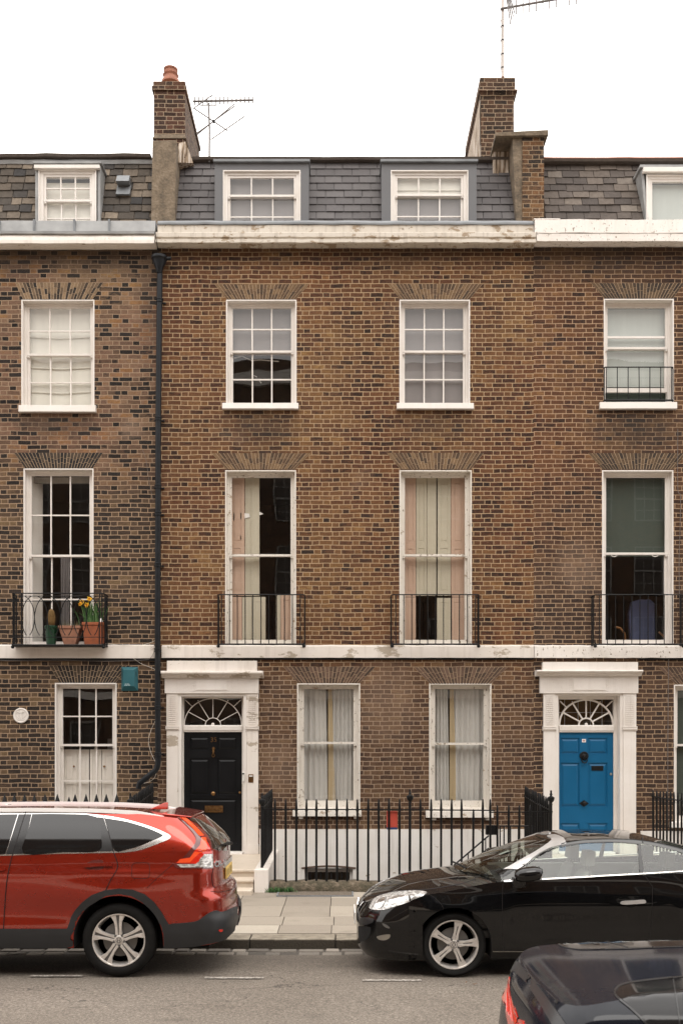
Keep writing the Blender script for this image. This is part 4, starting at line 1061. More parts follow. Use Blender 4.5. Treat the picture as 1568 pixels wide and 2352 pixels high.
# first floor windows with panelled shutters
w = window(HM, (517, 680, 1080, 1482), 1276, 1, 1, 1, None, mat='white_worn', label='tall first floor window with pink and cream shutters half open, left of the pair', room=2.6)
dz0, dz1 = w['z0'], w['z1']; wx0 = w['x0']; q_ = w['y']
def sx(px): return X_(px, .30)
zq = Z_(1372, .3)
shutter(w, sx(529), sx(562), zq + .02, dz1, M['shutter_pink'], y=q_ + .03, panels=((.04, .4), (.46, .95)))
shutter(w, sx(563), sx(578), zq + .02, dz1, M['shutter_cream'], y=q_ + .05, panels=())
shutter(w, sx(578), sx(596), zq + .02, dz1, M['shutter_cream'], y=q_ + .035, panels=())
shutter(w, sx(529), sx(556), dz0, zq, M['shutter_pink'], y=q_ + .03, panels=((.08, .9),))
shutter(w, sx(557), sx(578), dz0, zq, M['shutter_cream'], y=q_ + .04, panels=())
shutter(w, sx(579), sx(610), dz0, zq, M['shutter_cream'], y=q_ + .03, panels=((.08, .9),))
shutter(w, sx(634), sx(644), dz0, zq + .04, M['shutter_cream'], y=q_ + .04, panels=())
shutter(w, sx(645), sx(672), dz0, zq + .03, M['shutter_pink'], y=q_ + .03, panels=((.08, .9),))
q = MB(); q.poly_y([(sx(530), Z_(1180, .28)), (sx(545), Z_(1178, .28)), (sx(572), Z_(1180, .28)), (sx(575), Z_(1188, .28)), (sx(556), Z_(1192, .28)), (sx(531), Z_(1198, .28))], .268, .271); q.build('torn_paper', M['paper_and_streaks'], w['o'])
q = MB(); q.poly_y([(sx(547), Z_(1232, .28)), (sx(553), Z_(1228, .28)), (sx(555), Z_(1240, .28)), (sx(548), Z_(1241, .28))], .268, .271); q.build('torn_paper', M['paper_and_streaks'], w['o'])
q = MB(); q.poly_y([(sx(590), Z_(1180, .28)), (sx(597), Z_(1176, .28)), (sx(605), Z_(1181, .28)), (sx(596), Z_(1184, .28))], .268, .271); q.build('torn_paper', M['paper_and_streaks'], w['o'])
hM.append(w['hole'])
w = window(HM, (917, 1083, 1080, 1482), 1276, 1, 1, 1, None, mat='white_worn', label='tall first floor window with pink and cream shutters closed, right of the pair', room=1.6)
zq = Z_(1373, .3); dz0, dz1 = w['z0'], w['z1']
shutter(w, sx(929), sx(954), zq + .01, dz1, M['shutter_pink'], y=q_ + .03, panels=((.04, .4), (.46, .95)))
shutter(w, sx(955), sx(979), zq + .03, dz1, M['shutter_cream'], y=q_ + .035, panels=((.04, .4), (.46, .95)))
shutter(w, sx(980), sx(1001), zq + .03, dz1, M['shutter_cream'], y=q_ + .035, panels=())
shutter(w, sx(1004), sx(1034), zq + .03, dz1, M['shutter_cream'], y=q_ + .035, panels=((.04, .4), (.46, .95)))
shutter(w, sx(1035), sx(1067), zq + .01, dz1, M['shutter_pink'], y=q_ + .03, panels=((.04, .4), (.46, .95)))
shutter(w, sx(929), sx(954), dz0, zq, M['shutter_pink'], y=q_ + .03, panels=((.08, .9),))
shutter(w, sx(1003), sx(1034), dz0, zq - .01, M['shutter_cream'], y=q_ + .035, panels=((.08, .9),))
shutter(w, sx(1035), sx(1067), dz0, zq, M['shutter_pink'], y=q_ + .03, panels=((.08, .9),))
hM.append(w['hole'])
# ground floor windows with net curtains
for (a, b, ym, sl, off, lab) in ((682, 827, 1707, (672, 830, 1862, 1876), 752, 'ground floor window with drawn grey curtains, beside the black door'), (985, 1128, 1709, (978, 1133, 1864, 1879), 1030, 'ground floor window with drawn grey curtains, flaking paint on its meeting rail')):
    w = window(HM, (a, b, 1570, 1862), ym, 1, 1, 1, sl, mat='white_worn', label=lab, room=1.5, bottom_rail=.12, stile=.055)
    xm = X_(off, .33)
    curtain(w, w['x0'] + .0, xm - .02, w['z0'], w['z1'], M['curtain'], 5, .028, lean=.02)
    curtain(w, xm + .055, w['x1'], w['z0'], w['z1'], M['curtain'], 6, .028, lean=-.01)
    curtain(w, xm + .01, xm + .075, w['z0'], w['z1'], M['curtain_edge'], 1, .010, y=w['y'] + .03, name='curtain_lining', lean=.06)
    q = MB()
    for s_ in (sl[0] + 14, sl[1] - 18):
        xx = X_(s_, -.05); q.box(xx, xx + .07, -.05, 0, Z_(sl[3] + 6, -.05), Z_(sl[3] - .5, -.05))
    q.build('sill_bracket', M['white_worn'], w['o'], bevel=.012)
    hM.append(w['hole'])
# doorcase 35
oM = dict(b=(383, 590), yb=(1518, 1543), c=(369, 603), yc=(1541, 1557), f=(378, 593.5), yf=(1557, 1592.5), pl=(382, 409), pr=(566, 593), yi=(1668.5, 1678), yo=1600,
          d=(422.6, 556), yfan=(1604, 1666), ydoor=(1682, 1958), zfoot=.40, wornp=True)
oM['in'] = (oM['pl'], oM['pr'])
c = door_case(HM, oM, 'white', 'stucco'); hM.append(c['hole'])
fanlight(HM, c, 'white', 'glass', .9)
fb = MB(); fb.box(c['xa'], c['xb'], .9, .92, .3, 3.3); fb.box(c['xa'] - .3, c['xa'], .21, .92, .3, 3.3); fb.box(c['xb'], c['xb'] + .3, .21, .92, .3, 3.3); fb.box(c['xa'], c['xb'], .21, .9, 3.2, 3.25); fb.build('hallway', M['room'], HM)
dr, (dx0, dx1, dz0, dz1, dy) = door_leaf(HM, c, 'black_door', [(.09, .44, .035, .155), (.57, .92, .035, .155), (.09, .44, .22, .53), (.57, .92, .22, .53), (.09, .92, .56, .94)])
dr['label'] = 'black front door numbered 35'
dm = X_(490.5, .15)
text_mesh('house_number', '35', .115, M['brass'], dr, (dm, dy - .004, Z_(1700, .15)))
mb = MB(); zk = Z_(1720, .15)
mb.lathe([(.001, -.03), (.022, -.028), (.03, -.014), (.026, 0)], (dm, dy, zk), 14, 'y')
mb.tube([(dm, dy - .03, zk), (dm - .012, dy - .035, zk - .05), (dm, dy - .038, zk - .09), (dm + .012, dy - .035, zk - .05), (dm, dy - .03, zk)], .009, 8)
mb.tube([(dm + .022 * math.cos(a), dy - .035, zk - .115 + .026 * math.sin(a)) for a in [2 * math.pi * i / 14 for i in range(14)]], .008, 6, closed=True)
mb.build('door_knocker', M['brass'], dr, smooth=True)
mb = MB(); mb.lathe([(.03, 0), (.03, -.01), (.012, -.015), (.012, -.04), (.03, -.055), (.034, -.07), (.022, -.082), (.001, -.085)], (dm, dy, Z_(1823, .15)), 16, 'y'); mb.build('door_knob', M['brass'], dr, smooth=True, angle=50)
mb = MB(); la, lb, lz0, lz1 = X_(470.5, .15), X_(512, .15), Z_(1866.5, .15), Z_(1851, .15)
wall_sheet(mb, la, lb, lz0, lz1, [(la + .03, lb - .03, lz0 + .028, lz1 - .028)], dy - .008, .0075); mb.box(la + .034, lb - .034, dy - .006, dy - .002, lz0 + .032, lz1 - .032); mb.build('letter_plate', M['brass'], dr, bevel=.002)
mb = MB(); mb.lathe([(.02, 0), (.02, -.012), (.016, -.016), (.001, -.016)], (dx1 - .035, dy, Z_(1821, .15)), 14, 'y'); mb.build('door_lock', M['brass'], dr, smooth=True, angle=50)
mb = MB(); xx = X_(559.5, 0); mb.box(xx - .02, xx + .02, -.075, -.0455, Z_(1796, -.05), Z_(1773, -.05)); db = mb.build('doorbell', M['plastic_white'], HM, bevel=.012)
mb = MB(); mb.lathe([(.014, 0), (.014, -.006), (.008, -.012), (.001, -.013)], (xx, -.0755, Z_(1777.5, -.07)), 14, 'y'); mb.build('camera_eye', M['iron'], db, smooth=True)
mb = MB(); xx = X_(576, -.06); mb.box(xx - .042, xx + .042, -.062, -.0565, Z_(1798, -.06), Z_(1779, -.06)); ic = mb.build('intercom_plate', M['brass'], HM, bevel=.003)
mb = MB(); mb.box(xx - .03, xx + .03, -.064, -.0625, Z_(1784.5, -.06), Z_(1781.5, -.06)); mb.build('name_strip', M['plastic_white'], ic)
# wall, plinth, basement window
bw = (X_(696), X_(812), -1.2, Z_(1991))
mb = MB(); wall_sheet(mb, XM0, XM1, ZAREA, 10.88, hM + [bw], 0, .22); mb.build('wall', M['brick_mid'], HM)
pz = Z_(1905.5, -.02)
mb = MB(); wall_sheet(mb, X_(596), X_(1244), ZAREA, pz, [(X_(699, -.02), X_(810, -.02), -1.2, Z_(1995, -.02))], -.022, .0215); mb.build('basement_render', M['basement'], HM)
mb = MB(); xa, xb = X_(692, -.02), X_(817, -.02); zz = Z_(1993, -.02)
pts = [(xa, zz - .02)] + [(xa + (xb - xa) * i / 12, zz + .0 + .035 * math.sin(math.pi * i / 12)) for i in range(13)] + [(xb, zz - .02), (xb - .03, zz - .03)] + [(xb - .03 - (xb - xa - .06) * i / 12, zz - .025 + .035 * math.sin(math.pi * i / 12)) for i in range(13)] + [(xa + .03, zz - .03)]
mb.poly_y(pts, -.03, -.0225); mb.build('basement_arch', M['arch_low'], HM)
mb = MB(); xa, xb = X_(706, .1), X_(803, .1)
mb.box(X_(699), xa, .06, .16, -1.2, Z_(1996)); mb.box(xb, X_(810), .06, .16, -1.2, Z_(1996)); mb.box(xa, xb, .06, .16, Z_(2003, .1), Z_(1996, .1)); bwin = mb.build('basement_window', M['white'], HM)
for i in range(8):
    q = MB(); x = xa + (xb - xa) * (i + .5) / 8; q.tube([(x, .05, -1.2), (x, .05, Z_(2003, .05))], .011, 6); q.build('bar', M['iron'], bwin, smooth=True)
q = MB(); q.add([(xa, .12, -1.2), (xb, .12, -1.2), (xb, .12, Z_(2003, .1)), (xa, .12, Z_(2003, .1))], [(0, 1, 2, 3)]); q.build('pane', M['glass_flat'], bwin)
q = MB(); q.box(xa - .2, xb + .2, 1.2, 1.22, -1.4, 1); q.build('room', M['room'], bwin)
for (a, b, t0, t1, yb2, yt2, n_, mt) in ((521, 679, 493, 709, 687, 653, 25, 'arch_mid'), (919, 1078, 890, 1108, 687, 652, 25, 'arch_mid'), (520, 678, 486, 713, 1078, 1041, 25, 'arch_mid'), (919, 1082, 888, 1111, 1078, 1040, 25, 'arch_mid'), (684, 826, 650, 862, 1569, 1532, 22, 'arch_low'), (987, 1127, 950, 1165, 1571, 1533, 22, 'arch_low')):
    flat_arch(HM, a, b, t0, t1, yb2, yt2, n_, mt, 'mortar')
# string course, cornice
zb, zt = Z_(1511, -.06), Z_(1484, -.06)
mb = MB(); mb.extrude_x([(0, zb), (-.06, zb), (-.06, zt - .006), (-.052, zt), (0, zt + .02)], X_(371, -.06), XM1 - .004, seg=40, jit=.003); mb.build('string_course', M['stucco'], HM, smooth=True, angle=25)
mb = MB(); mb.box(X_(371), XM1 - .01, -.03, 0, zb - .03, zb - .001); mb.build('lead_flashing', M['iron'], HM)
p = -.25
zc0, zc1, zc2, zc3 = Z_(570, 0), Z_(556, p), Z_(534, p + .05), Z_(516, p + .09)
cornice(HM, XM0 + .006, XM1 - .006, [(0, zc0), (-.04, zc0), (-.05, zc0 + .04), (-.14, zc0 + .07), (p + .03, zc1 - .01), (p, zc1), (p, zc1 + .05), (p + .025, zc1 + .058), (p + .03, zc1 + .08), (p + .005, zc1 + .095), (p + .005, zc2 - .02), (p + .03, zc2 - .002), (p + .08, zc2), (0, zc2 + .01)], M['cornice_worn'], seg=60, jit=.004)
cornice(HM, XM0 + .03, XM1 - .03, [(0, zc2 + .011), (p + .09, zc2 + .003), (p + .09, zc3), (0, zc3)], M['cornice_worn'], 'parapet', seg=50, jit=.004)
cornice(HM, XM0 + .03, XM1 - .03, [(0, zc3 + .001), (p + .07, zc3 + .001), (p + .07, zc3 + .03), (p + .10, zc3 + .075), (.22, zc3 + .08), (.22, zc3 + .001)], M['lead'], 'lead_parapet_cover', seg=30, jit=.005)
# mansard slates, boxes of the dormers, top edge
slates(HM, X_(400, .6), X_(1190, .6), ZB, ZT, yb_, yt_, .15, .31, M['slate_new'], jit=.04, name='slates', gap=.012, skip=[(X_(493, .36) + .03, X_(709, .36) - .03), (X_(876, .36) + .03, X_(1094, .36) - .03)])
mb = MB(); mb.extrude_x([(yt_ - .10, ZT - .01), (yt_ - .12, ZT + .03), (4.2, ZT + .6), (4.2, ZT + .5), (yt_ + .06, ZT - .02)], X_(398, .8), X_(1172, .8), seg=20, jit=.004); mb.build('roof', M['slate_brown'], HM)
for (a, b, wa, wb, lab, low) in ((493, 709, 512, 690, 'dormer window with grey blinds, left of the two grey boxed dormers', 0), (876, 1094, 897, 1075, 'dormer window, cream blind above and grey below, right of the two grey boxed dormers', 1)):
    x0, x1 = X_(a, yd), X_(b, yd); zt2 = Z_(374, yd); wx0, wx1, wz = X_(wa, yd), X_(wb, yd), Z_(390, yd)
    mb = MB(); wall_sheet(mb, x0, x1, ZB - .45, zt2, [(wx0, wx1, ZB - .45, wz)], yd, .06); mb.box(x0, x0 + .05, yd + .061, 1.3, ZB - .45, zt2 - .002); mb.box(x1 - .05, x1, yd + .061, 1.3, ZB - .45, zt2 - .002)
    dm_ = mb.build('dormer', M['grey_panel'], HM, bevel=.003)
    mb = MB(); mb.box(x0 - .02, x1 + .02, yd - .05, 1.35, zt2 + .001, zt2 + .045); mb.build('dormer_roof', M['lead'], dm_, bevel=.006)
    w = window(HM, (wa, wb, 390, 548), 450 - (2 if low else 0), 3, 1, 2, None, label=lab, yp=yd, rev=.04, boxw=.055, lining=.02, room=.4, margin=.01, name='dormer_window')
    if low:
        blind(w, w['zm'] - .01, w['z1'], M['blind_cream'], y=w['y'] - .015); blind(w, w['z0'], w['zm'], M['blind_grey'])
        blind(w, w['zm'] + .13, w['z1'], M['blind_cream'], y=w['y'] - .025)
    else: blind(w, w['z0'], w['z1'], M['blind_grey'])
balcony(HM, (499, 699), 1366, 1480, .26, 11, label='plain black iron balconette on the left first floor window of the middle house')
balcony(HM, (899, 1101), 1366, 1480, .26, 11, label='plain black iron balconette on the right first floor window of the middle house')
# stack and pier on the right party line
mb = MB(); sd = 1.0; xa, xb = X_(1104, sd), X_(1180, sd); zt_ = Z_(222, sd)
mb.box(xa, xb, sd, sd + 2.1, 11.7, zt_)
mb.hexa([(xa, sd, zt_), (xb, sd, zt_), (xb, sd + 2.1, zt_), (xa, sd + 2.1, zt_)], [(xa - .03, sd - .04, Z_(213, sd)), (xb + .04, sd - .04, Z_(213, sd)), (xb + .04, sd + 2.14, Z_(213, sd)), (xa - .03, sd + 2.14, Z_(213, sd))])
mb.box(xa - .045, xb + .055, sd - .055, sd + 2.15, Z_(213, sd), Z_(208, sd)); mb.box(xa - .02, xb + .02, sd - .02, sd + 2.12, Z_(208, sd), Z_(178, sd))
ch2 = mb.build('chimney', M['brick_stack'], HM, bevel=.008); ch2['label'] = 'brick chimney stack carrying a tall aerial mast'
mb = MB(); mb.box(X_(1117, sd + .2), X_(1154, sd + .2), sd + .1, sd + .5, Z_(179, sd), Z_(168, sd)); mb.build('chimney_cap_tile', M['terracotta'], ch2, bevel=.008)
mb = MB(); xl = xa - .002
mb.hexa([(xl - .10, sd + .3, Z_(372, sd)), (xl, sd, Z_(372, sd)), (xl, sd + 2.0, Z_(372, sd)), (xl - .12, sd + 2.0, Z_(372, sd))], [(xl - .02, sd + .3, Z_(330, sd)), (xl, sd, Z_(330, sd)), (xl, sd + 2.0, Z_(330, sd)), (xl - .02, sd + 2.0, Z_(330, sd))])
mb.build('lime_fillet', M['streaky'], ch2)
# rows of small roof tiles hung on the stack's flank
mb = MB(); mb.add([(xl - .012, sd + .02, 12.2), (xl - .012, sd + 2.08, 12.2), (xl - .012, sd + 2.08, Z_(226, sd)), (xl - .012, sd + .02, Z_(226, sd))], [(0, 1, 2, 3)]); mb.build('streaked_render', M['streaky'], ch2)
# ================================================================ RIGHT HOUSE
HR = thing('terraced_house', 'dark brown brick house on the right with a bright blue door and green blinds', 'house', (X_(1420), 0, 0.1), 'terraced houses in a row')
hR = []
w = window(HR, (1386, 1547, 686, 938), 800, 1, 1, 1, (1378, 1555, 923, 938), label='second floor window with a pale blind and its lower sash raised a little', room=1.2, low_lift=.30, rev=.12)
blind(w, w['z0'] + .42, w['z1'] - .02, M['blind_green'])
q = MB(); q.box(w['x0'] + .03, w['x1'] - .03, w['y'] - .09, w['y'] - .05, Z_(779, .2), Z_(774, .2)); q.build('glazing_bar', M['white'], w['o'])
q = MB(); q.box(w['x0'], w['x1'], w['y'] + .02, w['y'] + .05, w['z0'] + .10, w['z0'] + .36); q.build('green_panel', M['blind_dark_green'], w['o'])
q = MB(); q.box(w['x0'], w['x1'], w['y'] - .01, w['y'] + .015, w['z0'] + .05, w['z0'] + .085); q.build('inner_rail', M['white'], w['o'])
hR.append(w['hole'])
w = window(HR, (1382, 1546, 1080, 1482), 1272, 1, 1, 1, None, label='tall first floor window with a dark green blind over a dark room', room=3.0, glassm='glass_flat')
blind(w, w['zm'] - .02, w['z1'] - .03, M['blind_dark_green'], y=w['y'] + .01)
q = MB()
for s_ in (1410, 1504): q.tube([wp(s_ - 7, 1273, .13), wp(s_ - 6, 1277, .12), wp(s_, 1279, .12), wp(s_ + 6, 1277, .12), wp(s_ + 7, 1273, .13)], .006, 6)
q.build('sash_lift', M['white'], w['o'], smooth=True)
# armchair inside
q = MB(); ya = .95
q.poly_y([(X_(1448, ya), Z_(1480, ya)), (X_(1444, ya), Z_(1410, ya)), (X_(1450, ya), Z_(1382, ya)), (X_(1470, ya), Z_(1376, ya)), (X_(1494, ya), Z_(1377, ya)), (X_(1504, ya), Z_(1386, ya)), (X_(1505, ya), Z_(1480, ya))], ya, ya + .12)
ar = q.build('chair_back', M['chair_blue'], w['o'], bevel=.02)
q = MB(); q.tube([wp(1412, 1440, .7), wp(1424, 1443, .7), wp(1434, 1455, .75), wp(1436, 1475, .8)], .018, 8); q.build('chair_arm', M['wood'], w['o'], smooth=True)
q = MB(); q.tube([wp(1512, 1452, .75), wp(1524, 1462, .72), wp(1528, 1475, .72)], .018, 8); q.build('chair_arm', M['wood'], w['o'], smooth=True)
hR.append(w['hole'])
w = window(HR, (1547, 1690, 1573, 1890), 1712, 1, 1, 1, (1540, 1697, 1890, 1902), label='ground floor window with a green blind at the right edge', room=1.4)
blind(w, w['zm'], w['z1'], M['blind_dark_green']); blind(w, w['z0'] + .25, w['zm'], M['blind_dark_green'])
hR.append(w['hole'])
oR = dict(b=(1246, 1465), yb=(1521, 1542), c=(1233, 1477), yc=(1539, 1553), f=(1240, 1465.5), yf=(1553, 1592.5), pl=(1248, 1275), pr=(1431, 1461), yi=(1669, 1679), yo=1598,
          d=(1282.5, 1407.5), yfan=(1607, 1666), ydoor=(1682.5, 1958), zfoot=.40)
oR['in'] = (oR['pl'], oR['pr'])
# recess is deeper on this doorcase
c = door_case(HR, oR, 'white', 'white'); hR.append(c['hole'])
fanlight(HR, c, 'white', 'glass_flat', 1.9)
fb = MB(); fb.box(c['xa'], c['xb'], .7, .72, .3, 3.3); fb.build('hallway', M['amber'], HR)
fb = MB(); fb.box(c['xa'] - .3, c['xa'], .21, .72, .3, 3.3); fb.box(c['xb'], c['xb'] + .3, .21, .72, .3, 3.3); fb.box(c['xa'], c['xb'], .21, .7, 3.2, 3.25); fb.build('hallway_sides', M['room'], HR)
g = MB()
for xx in (1296, 1327, 1355, 1382): g.tube([(X_(xx, .3), .3, c['zf0']), (X_(xx, .3), .3, c['zf1'])], .004, 5)
g.tube([(c['xa'], .3, Z_(1637, .3)), (c['xb'], .3, Z_(1637, .3))], .004, 5); g.build('security_grille', M['white'], HR)
dr, (dx0, dx1, dz0, dz1, dy) = door_leaf(HR, c, 'blue_door', [(.025, .385, .045, .185), (.53, .90, .045, .185), (.025, .385, .255, .63), (.53, .90, .255, .63), (.025, .385, .765, .95), (.53, .90, .765, .95)])
dr['label'] = 'bright blue front door with a lion head knocker'
dm = X_(1340.5, .15)
mb = MB(); mb.box(dm - .033, dm + .033, dy - .005, dy - .0005, Z_(1705.5, .15), Z_(1698, .15)); npl = mb.build('number_plate', M['num_white'], dr)
text_mesh('house_number', '36', .045, M['num_red'], npl, (dm, dy - .0065, Z_(1701.8, .15)), ext=.0008, bold=.001)
# lion head knocker: mane, muzzle, brow, ears and a ring
mb = MB(); kz = Z_(1738, .15); kx = dm
mb.lathe([(.062, 0), (.064, -.014), (.052, -.028), (.034, -.046), (.02, -.058), (.001, -.062)], (kx, dy, kz), 18, 'y')
for i in range(12):
    a = R(-60 + i * 300 / 11 + 0) + math.pi / 2 - R(90)
    a = R(210 - i * 240 / 11)
    mb.lathe([(.001, .0), (.017, -.008), (.014, -.024), (.001, -.032)], (kx + .062 * math.cos(a), dy, kz + .012 + .058 * math.sin(a)), 8, 'y')
mb.lathe([(.024, -.04), (.026, -.06), (.018, -.078), (.001, -.082)], (kx, dy, kz - .022), 12, 'y')
for sg in (-1, 1):
    mb.lathe([(.001, -.045), (.013, -.05), (.012, -.062), (.001, -.066)], (kx + sg * .022, dy, kz + .014), 8, 'y')
    mb.tube([(kx + sg * .042, dy - .035, kz - .03), (kx + sg * .046, dy - .04, kz - .07), (kx + sg * .028, dy - .045, kz - .102), (kx, dy - .045, kz - .112)], .009, 8)
mb.build('door_knocker', M['iron'], dr, smooth=True)
mb = MB(); mb.box(X_(1357.7, .15), X_(1385, .15), dy - .0035, dy - .0005 + .006, Z_(1770.5, .15), Z_(1759.5, .15)); mb.build('letter_plate', M['iron'], dr, bevel=.002)
kz = Z_(1846, .15)
mb = MB(); mb.poly_y([(dm - .085, kz), (dm, kz - .058), (dm + .085, kz), (dm, kz + .058)], dy - .006, dy - .0005)
mb.lathe([(.016, -.004), (.016, -.03), (.034, -.045), (.038, -.06), (.028, -.072), (.001, -.076)], (dm, dy, kz), 16, 'y'); mb.build('door_knob', M['iron'], dr, smooth=True, angle=45)
mb = MB(); mb.lathe([(.022, 0), (.022, -.01), (.016, -.016), (.001, -.016)], (X_(1402.3, .15), dy, Z_(1778.5, .15)), 14, 'y'); mb.build('door_lock', M['steel'], dr, smooth=True, angle=45)
mb = MB(); mb.box(X_(1417.5, .06), X_(1421.5, .06), .04, .07, Z_(1786, .06), Z_(1764, .06)); mb.build('doorbell', M['stucco_clean'], HR, bevel=.006)
mb = MB(); wall_sheet(mb, XM1, XR, ZAREA, 10.88, hR, 0, .22); mb.build('wall', M['brick_right'], HR)
mb = MB(); mb.box(X_(1470), XR, -.022, -.0005, ZAREA, pz - .03); mb.build('basement_render', M['basement'], HR)
for (a, b, t0, t1, yb2, yt2, n_, mt) in ((1388, 1545, 1357, 1572, 685, 650, 25, 'arch_right'), (1384, 1545, 1350, 1578, 1078, 1041, 26, 'arch_right'), (1549, 1690, 1512, 1727, 1571, 1533, 22, 'arch_low')):
    flat_arch(HR, a, b, t0, t1, yb2, yt2, n_, mt, 'mortar')
zb, zt = Z_(1511, -.075), Z_(1484, -.075)
mb = MB(); mb.extrude_x([(0, zb), (-.075, zb), (-.075, zt - .006), (-.066, zt), (0, zt + .02)], XM1 + .002, XR, seg=40, jit=.004); mb.build('string_course', M['stucco_flaky'], HR, smooth=True, angle=25)
mb = MB(); mb.box(X_(1466), XR, -.03, 0, zb - .03, zb - .001); mb.build('lead_flashing', M['iron'], HR)
p = -.27
zc0, zc1, zc2, zc3 = Z_(567, 0), Z_(553, p), Z_(535, p + .04), Z_(503, p + .05)
cornice(HR, XM1 + .004, XR, [(0, zc0), (-.04, zc0), (-.05, zc0 + .03), (-.14, zc0 + .06), (p + .03, zc1 - .01), (p, zc1), (p, zc1 + .05), (p + .025, zc1 + .06), (p + .02, zc2 - .02), (p + .05, zc2), (0, zc2 + .01)], M['stucco_flaky'], seg=40, jit=.004)
cornice(HR, XM1 - .02, XR, [(.2, zc2 + .011), (p + .03, zc2 + .003), (p + .04, zc3 - .01), (p + .06, zc3), (.2, zc3)], M['stucco_flaky'], 'parapet', seg=40, jit=.006)
mb = MB(); mb.box(X_(1225, -.2), X_(1286, -.2), -.215, .2, zc3 + .001, zc3 + .02); mb.build('parapet_cap', M['stucco_flaky'], HR, bevel=.006)
slates(HR, X_(1248, .6), XR, ZB, ZT - .03, yb_, yt_, .150, .27, M['slate_brown'], jit=.12, zjit=.010, name='slates', gap=.010, skip=[(X_(1472, .36) + .12, X_(1650, .36) - .03)])
mb = MB(); mb.extrude_x([(yt_ - .12, ZT - .05), (yt_ - .14, ZT - .015), (yt_ + .1, ZT + .075), (4.2, ZT + .6), (4.2, ZT + .5), (yt_ + .06, ZT - .05)], X_(1246, .8), XR, seg=24, jit=.006); mb.build('roof', M['slate_brown'], HR)
mb = MB(); mb.extrude_x([(yt_ + .06, ZT + .055), (yt_ + .02, ZT + .09), (yt_ + .06, ZT + .13), (yt_ + .12, ZT + .12), (yt_ + .12, ZT + .06)], X_(1246, .9), XR, seg=30, jit=.006); mb.build('ridge_tiles', M['terracotta'], HR)
x0, x1 = X_(1472, yd), X_(1650, yd); z1 = Z_(386, yd)
mb = MB(); mb.hexa([(x0 + .10, yd + .02, ZB - .1), (x0 + .15, yd + .02, ZB - .1), (x0 + .15, 1.2, ZB - .1), (x0 + .10, 1.2, ZB - .1)], [(x0, yd + .02, z1), (x0 + .05, yd + .02, z1), (x0 + .05, 1.2, z1), (x0, 1.2, z1)])
mb.box(x0 - .03, x1 + .03, yd - .03, 1.25, z1 + .001, z1 + .05); mb.box(x1 - .05, x1, yd + .02, 1.2, ZB - .1, z1)
dd = mb.build('dormer', M['lead_pale'], HR, bevel=.006)
mb = MB(); mb.box(x0 + .02, x1 - .02, yd - .06, yd + .018, Z_(398, yd), Z_(387, yd)); mb.build('fascia', M['white'], dd, bevel=.006)
w = window(HR, (1484, 1645, 400, 548), 520, 1, 1, 1, None, label='dormer window with one pale grey pane at the right edge', yp=yd, rev=.03, boxw=.05, lining=.02, room=.4, margin=.01, name='dormer_window')
blind(w, w['z0'], w['z1'] - .03, M['blind_green'])
balcony(HR, (1366, 1572), 1366, 1480, .26, 11, label='plain black iron balconette on the tall first floor window of the right-hand house')
balcony(HR, (1388, 1546), 843, 919, .05, 7, feet=False, side=1, name='window_guard', label='low black iron guard across the second floor window of the right-hand house', rnd=.03)
wire(HR, [wp(1556, 985, -.02), wp(1556, 1120, -.02), wp(1562, 1140, -.02), wp(1561, 1220, -.02), wp(1559, 1300, -.02), wp(1561, 1440, -.02)], .005, M['cable_grey'])
wire(HR, [wp(1535, 1514, -.03), wp(1534, 1600, -.02), wp(1533, 1750, -.02), wp(1533, 1900, -.02)], .006, M['cable_grey'])
# pier on the party line: brick face, cement flank, stone cap
mb = MB(); pd = .34; xa, xb = X_(1199, pd), X_(1249, pd); zt_ = Z_(314, pd)
mb.box(xa, xb, pd, pd + 1.6, 10.9, zt_); pier = mb.build('party_wall_pier', M['brick_pier'], HR, bevel=.006)
mb = MB(); mb.hexa([(X_(1187, pd), pd + .02, 10.9), (xa, pd + .02, 10.9), (xa, pd + 1.6, 10.9), (X_(1187, pd), pd + 1.6, 10.9)], [(X_(1177, pd), pd + .02, zt_), (xa, pd + .02, zt_), (xa, pd + 1.6, zt_), (X_(1177, pd), pd + 1.6, zt_)]); mb.build('cement_flank', M['shutter_cream'] if 0 else M['cement'], pier)
mb = MB(); mb.box(X_(1140, pd), X_(1177, pd), pd + .42, pd + 1.5, 11.6, zt_); mb.build('streaked_flank', M['streaky'], pier)
mb = MB(); mb.hexa([(X_(1137, pd), pd - .03, zt_ + .001), (X_(1257, pd), pd - .07, zt_ - .01), (X_(1257, pd), pd + 1.7, zt_ - .01), (X_(1137, pd), pd + 1.7, zt_ + .001)], [(X_(1137, pd), pd - .03, zt_ + .065), (X_(1257, pd), pd - .07, zt_ + .085), (X_(1257, pd), pd + 1.7, zt_ + .085), (X_(1137, pd), pd + 1.7, zt_ + .06)]); mb.build('coping_slab', M['cement'], pier, bevel=.008)
# ================================================================ ground
def grid_sheet(name, x0, x1, prof, mat, nx=60, jit=0.0):
    """prof: (y, z) pairs across the street"""
    vs = []; fs = []; m = len(prof)
    for i in range(nx + 1):
        x = x0 + (x1 - x0) * i / nx
        for y, z in prof: vs.append((x, y, z + random.uniform(-jit, jit)))
    for i in range(nx):
        for j in range(m - 1): a = i * m + j; fs.append((a, a + m, a + m + 1, a + 1))
    mb = MB(); mb.add(vs, fs); o = mb.build(name, mat, None, smooth=True, angle=60); o['kind'] = 'structure'; return o
YK, YR = -5.62, -2.22            # kerb face, railing line
grid_sheet('road', -60, 60, [(-13.2, -.10), (-12.0, -.02), (-10.5, .03), (-9.0, .025), (-8.2, .01), (-7.4, 0.0), (-6.9, -.02), (-6.3, -.042), (-5.98, -.056)], M['asphalt'], 120, .0015)
grid_sheet('gutter', -60, 60, [(-6.0, -.062), (-5.8, -.066), (-5.60, -.068)], M['gutter_dirt'], 120, .002)
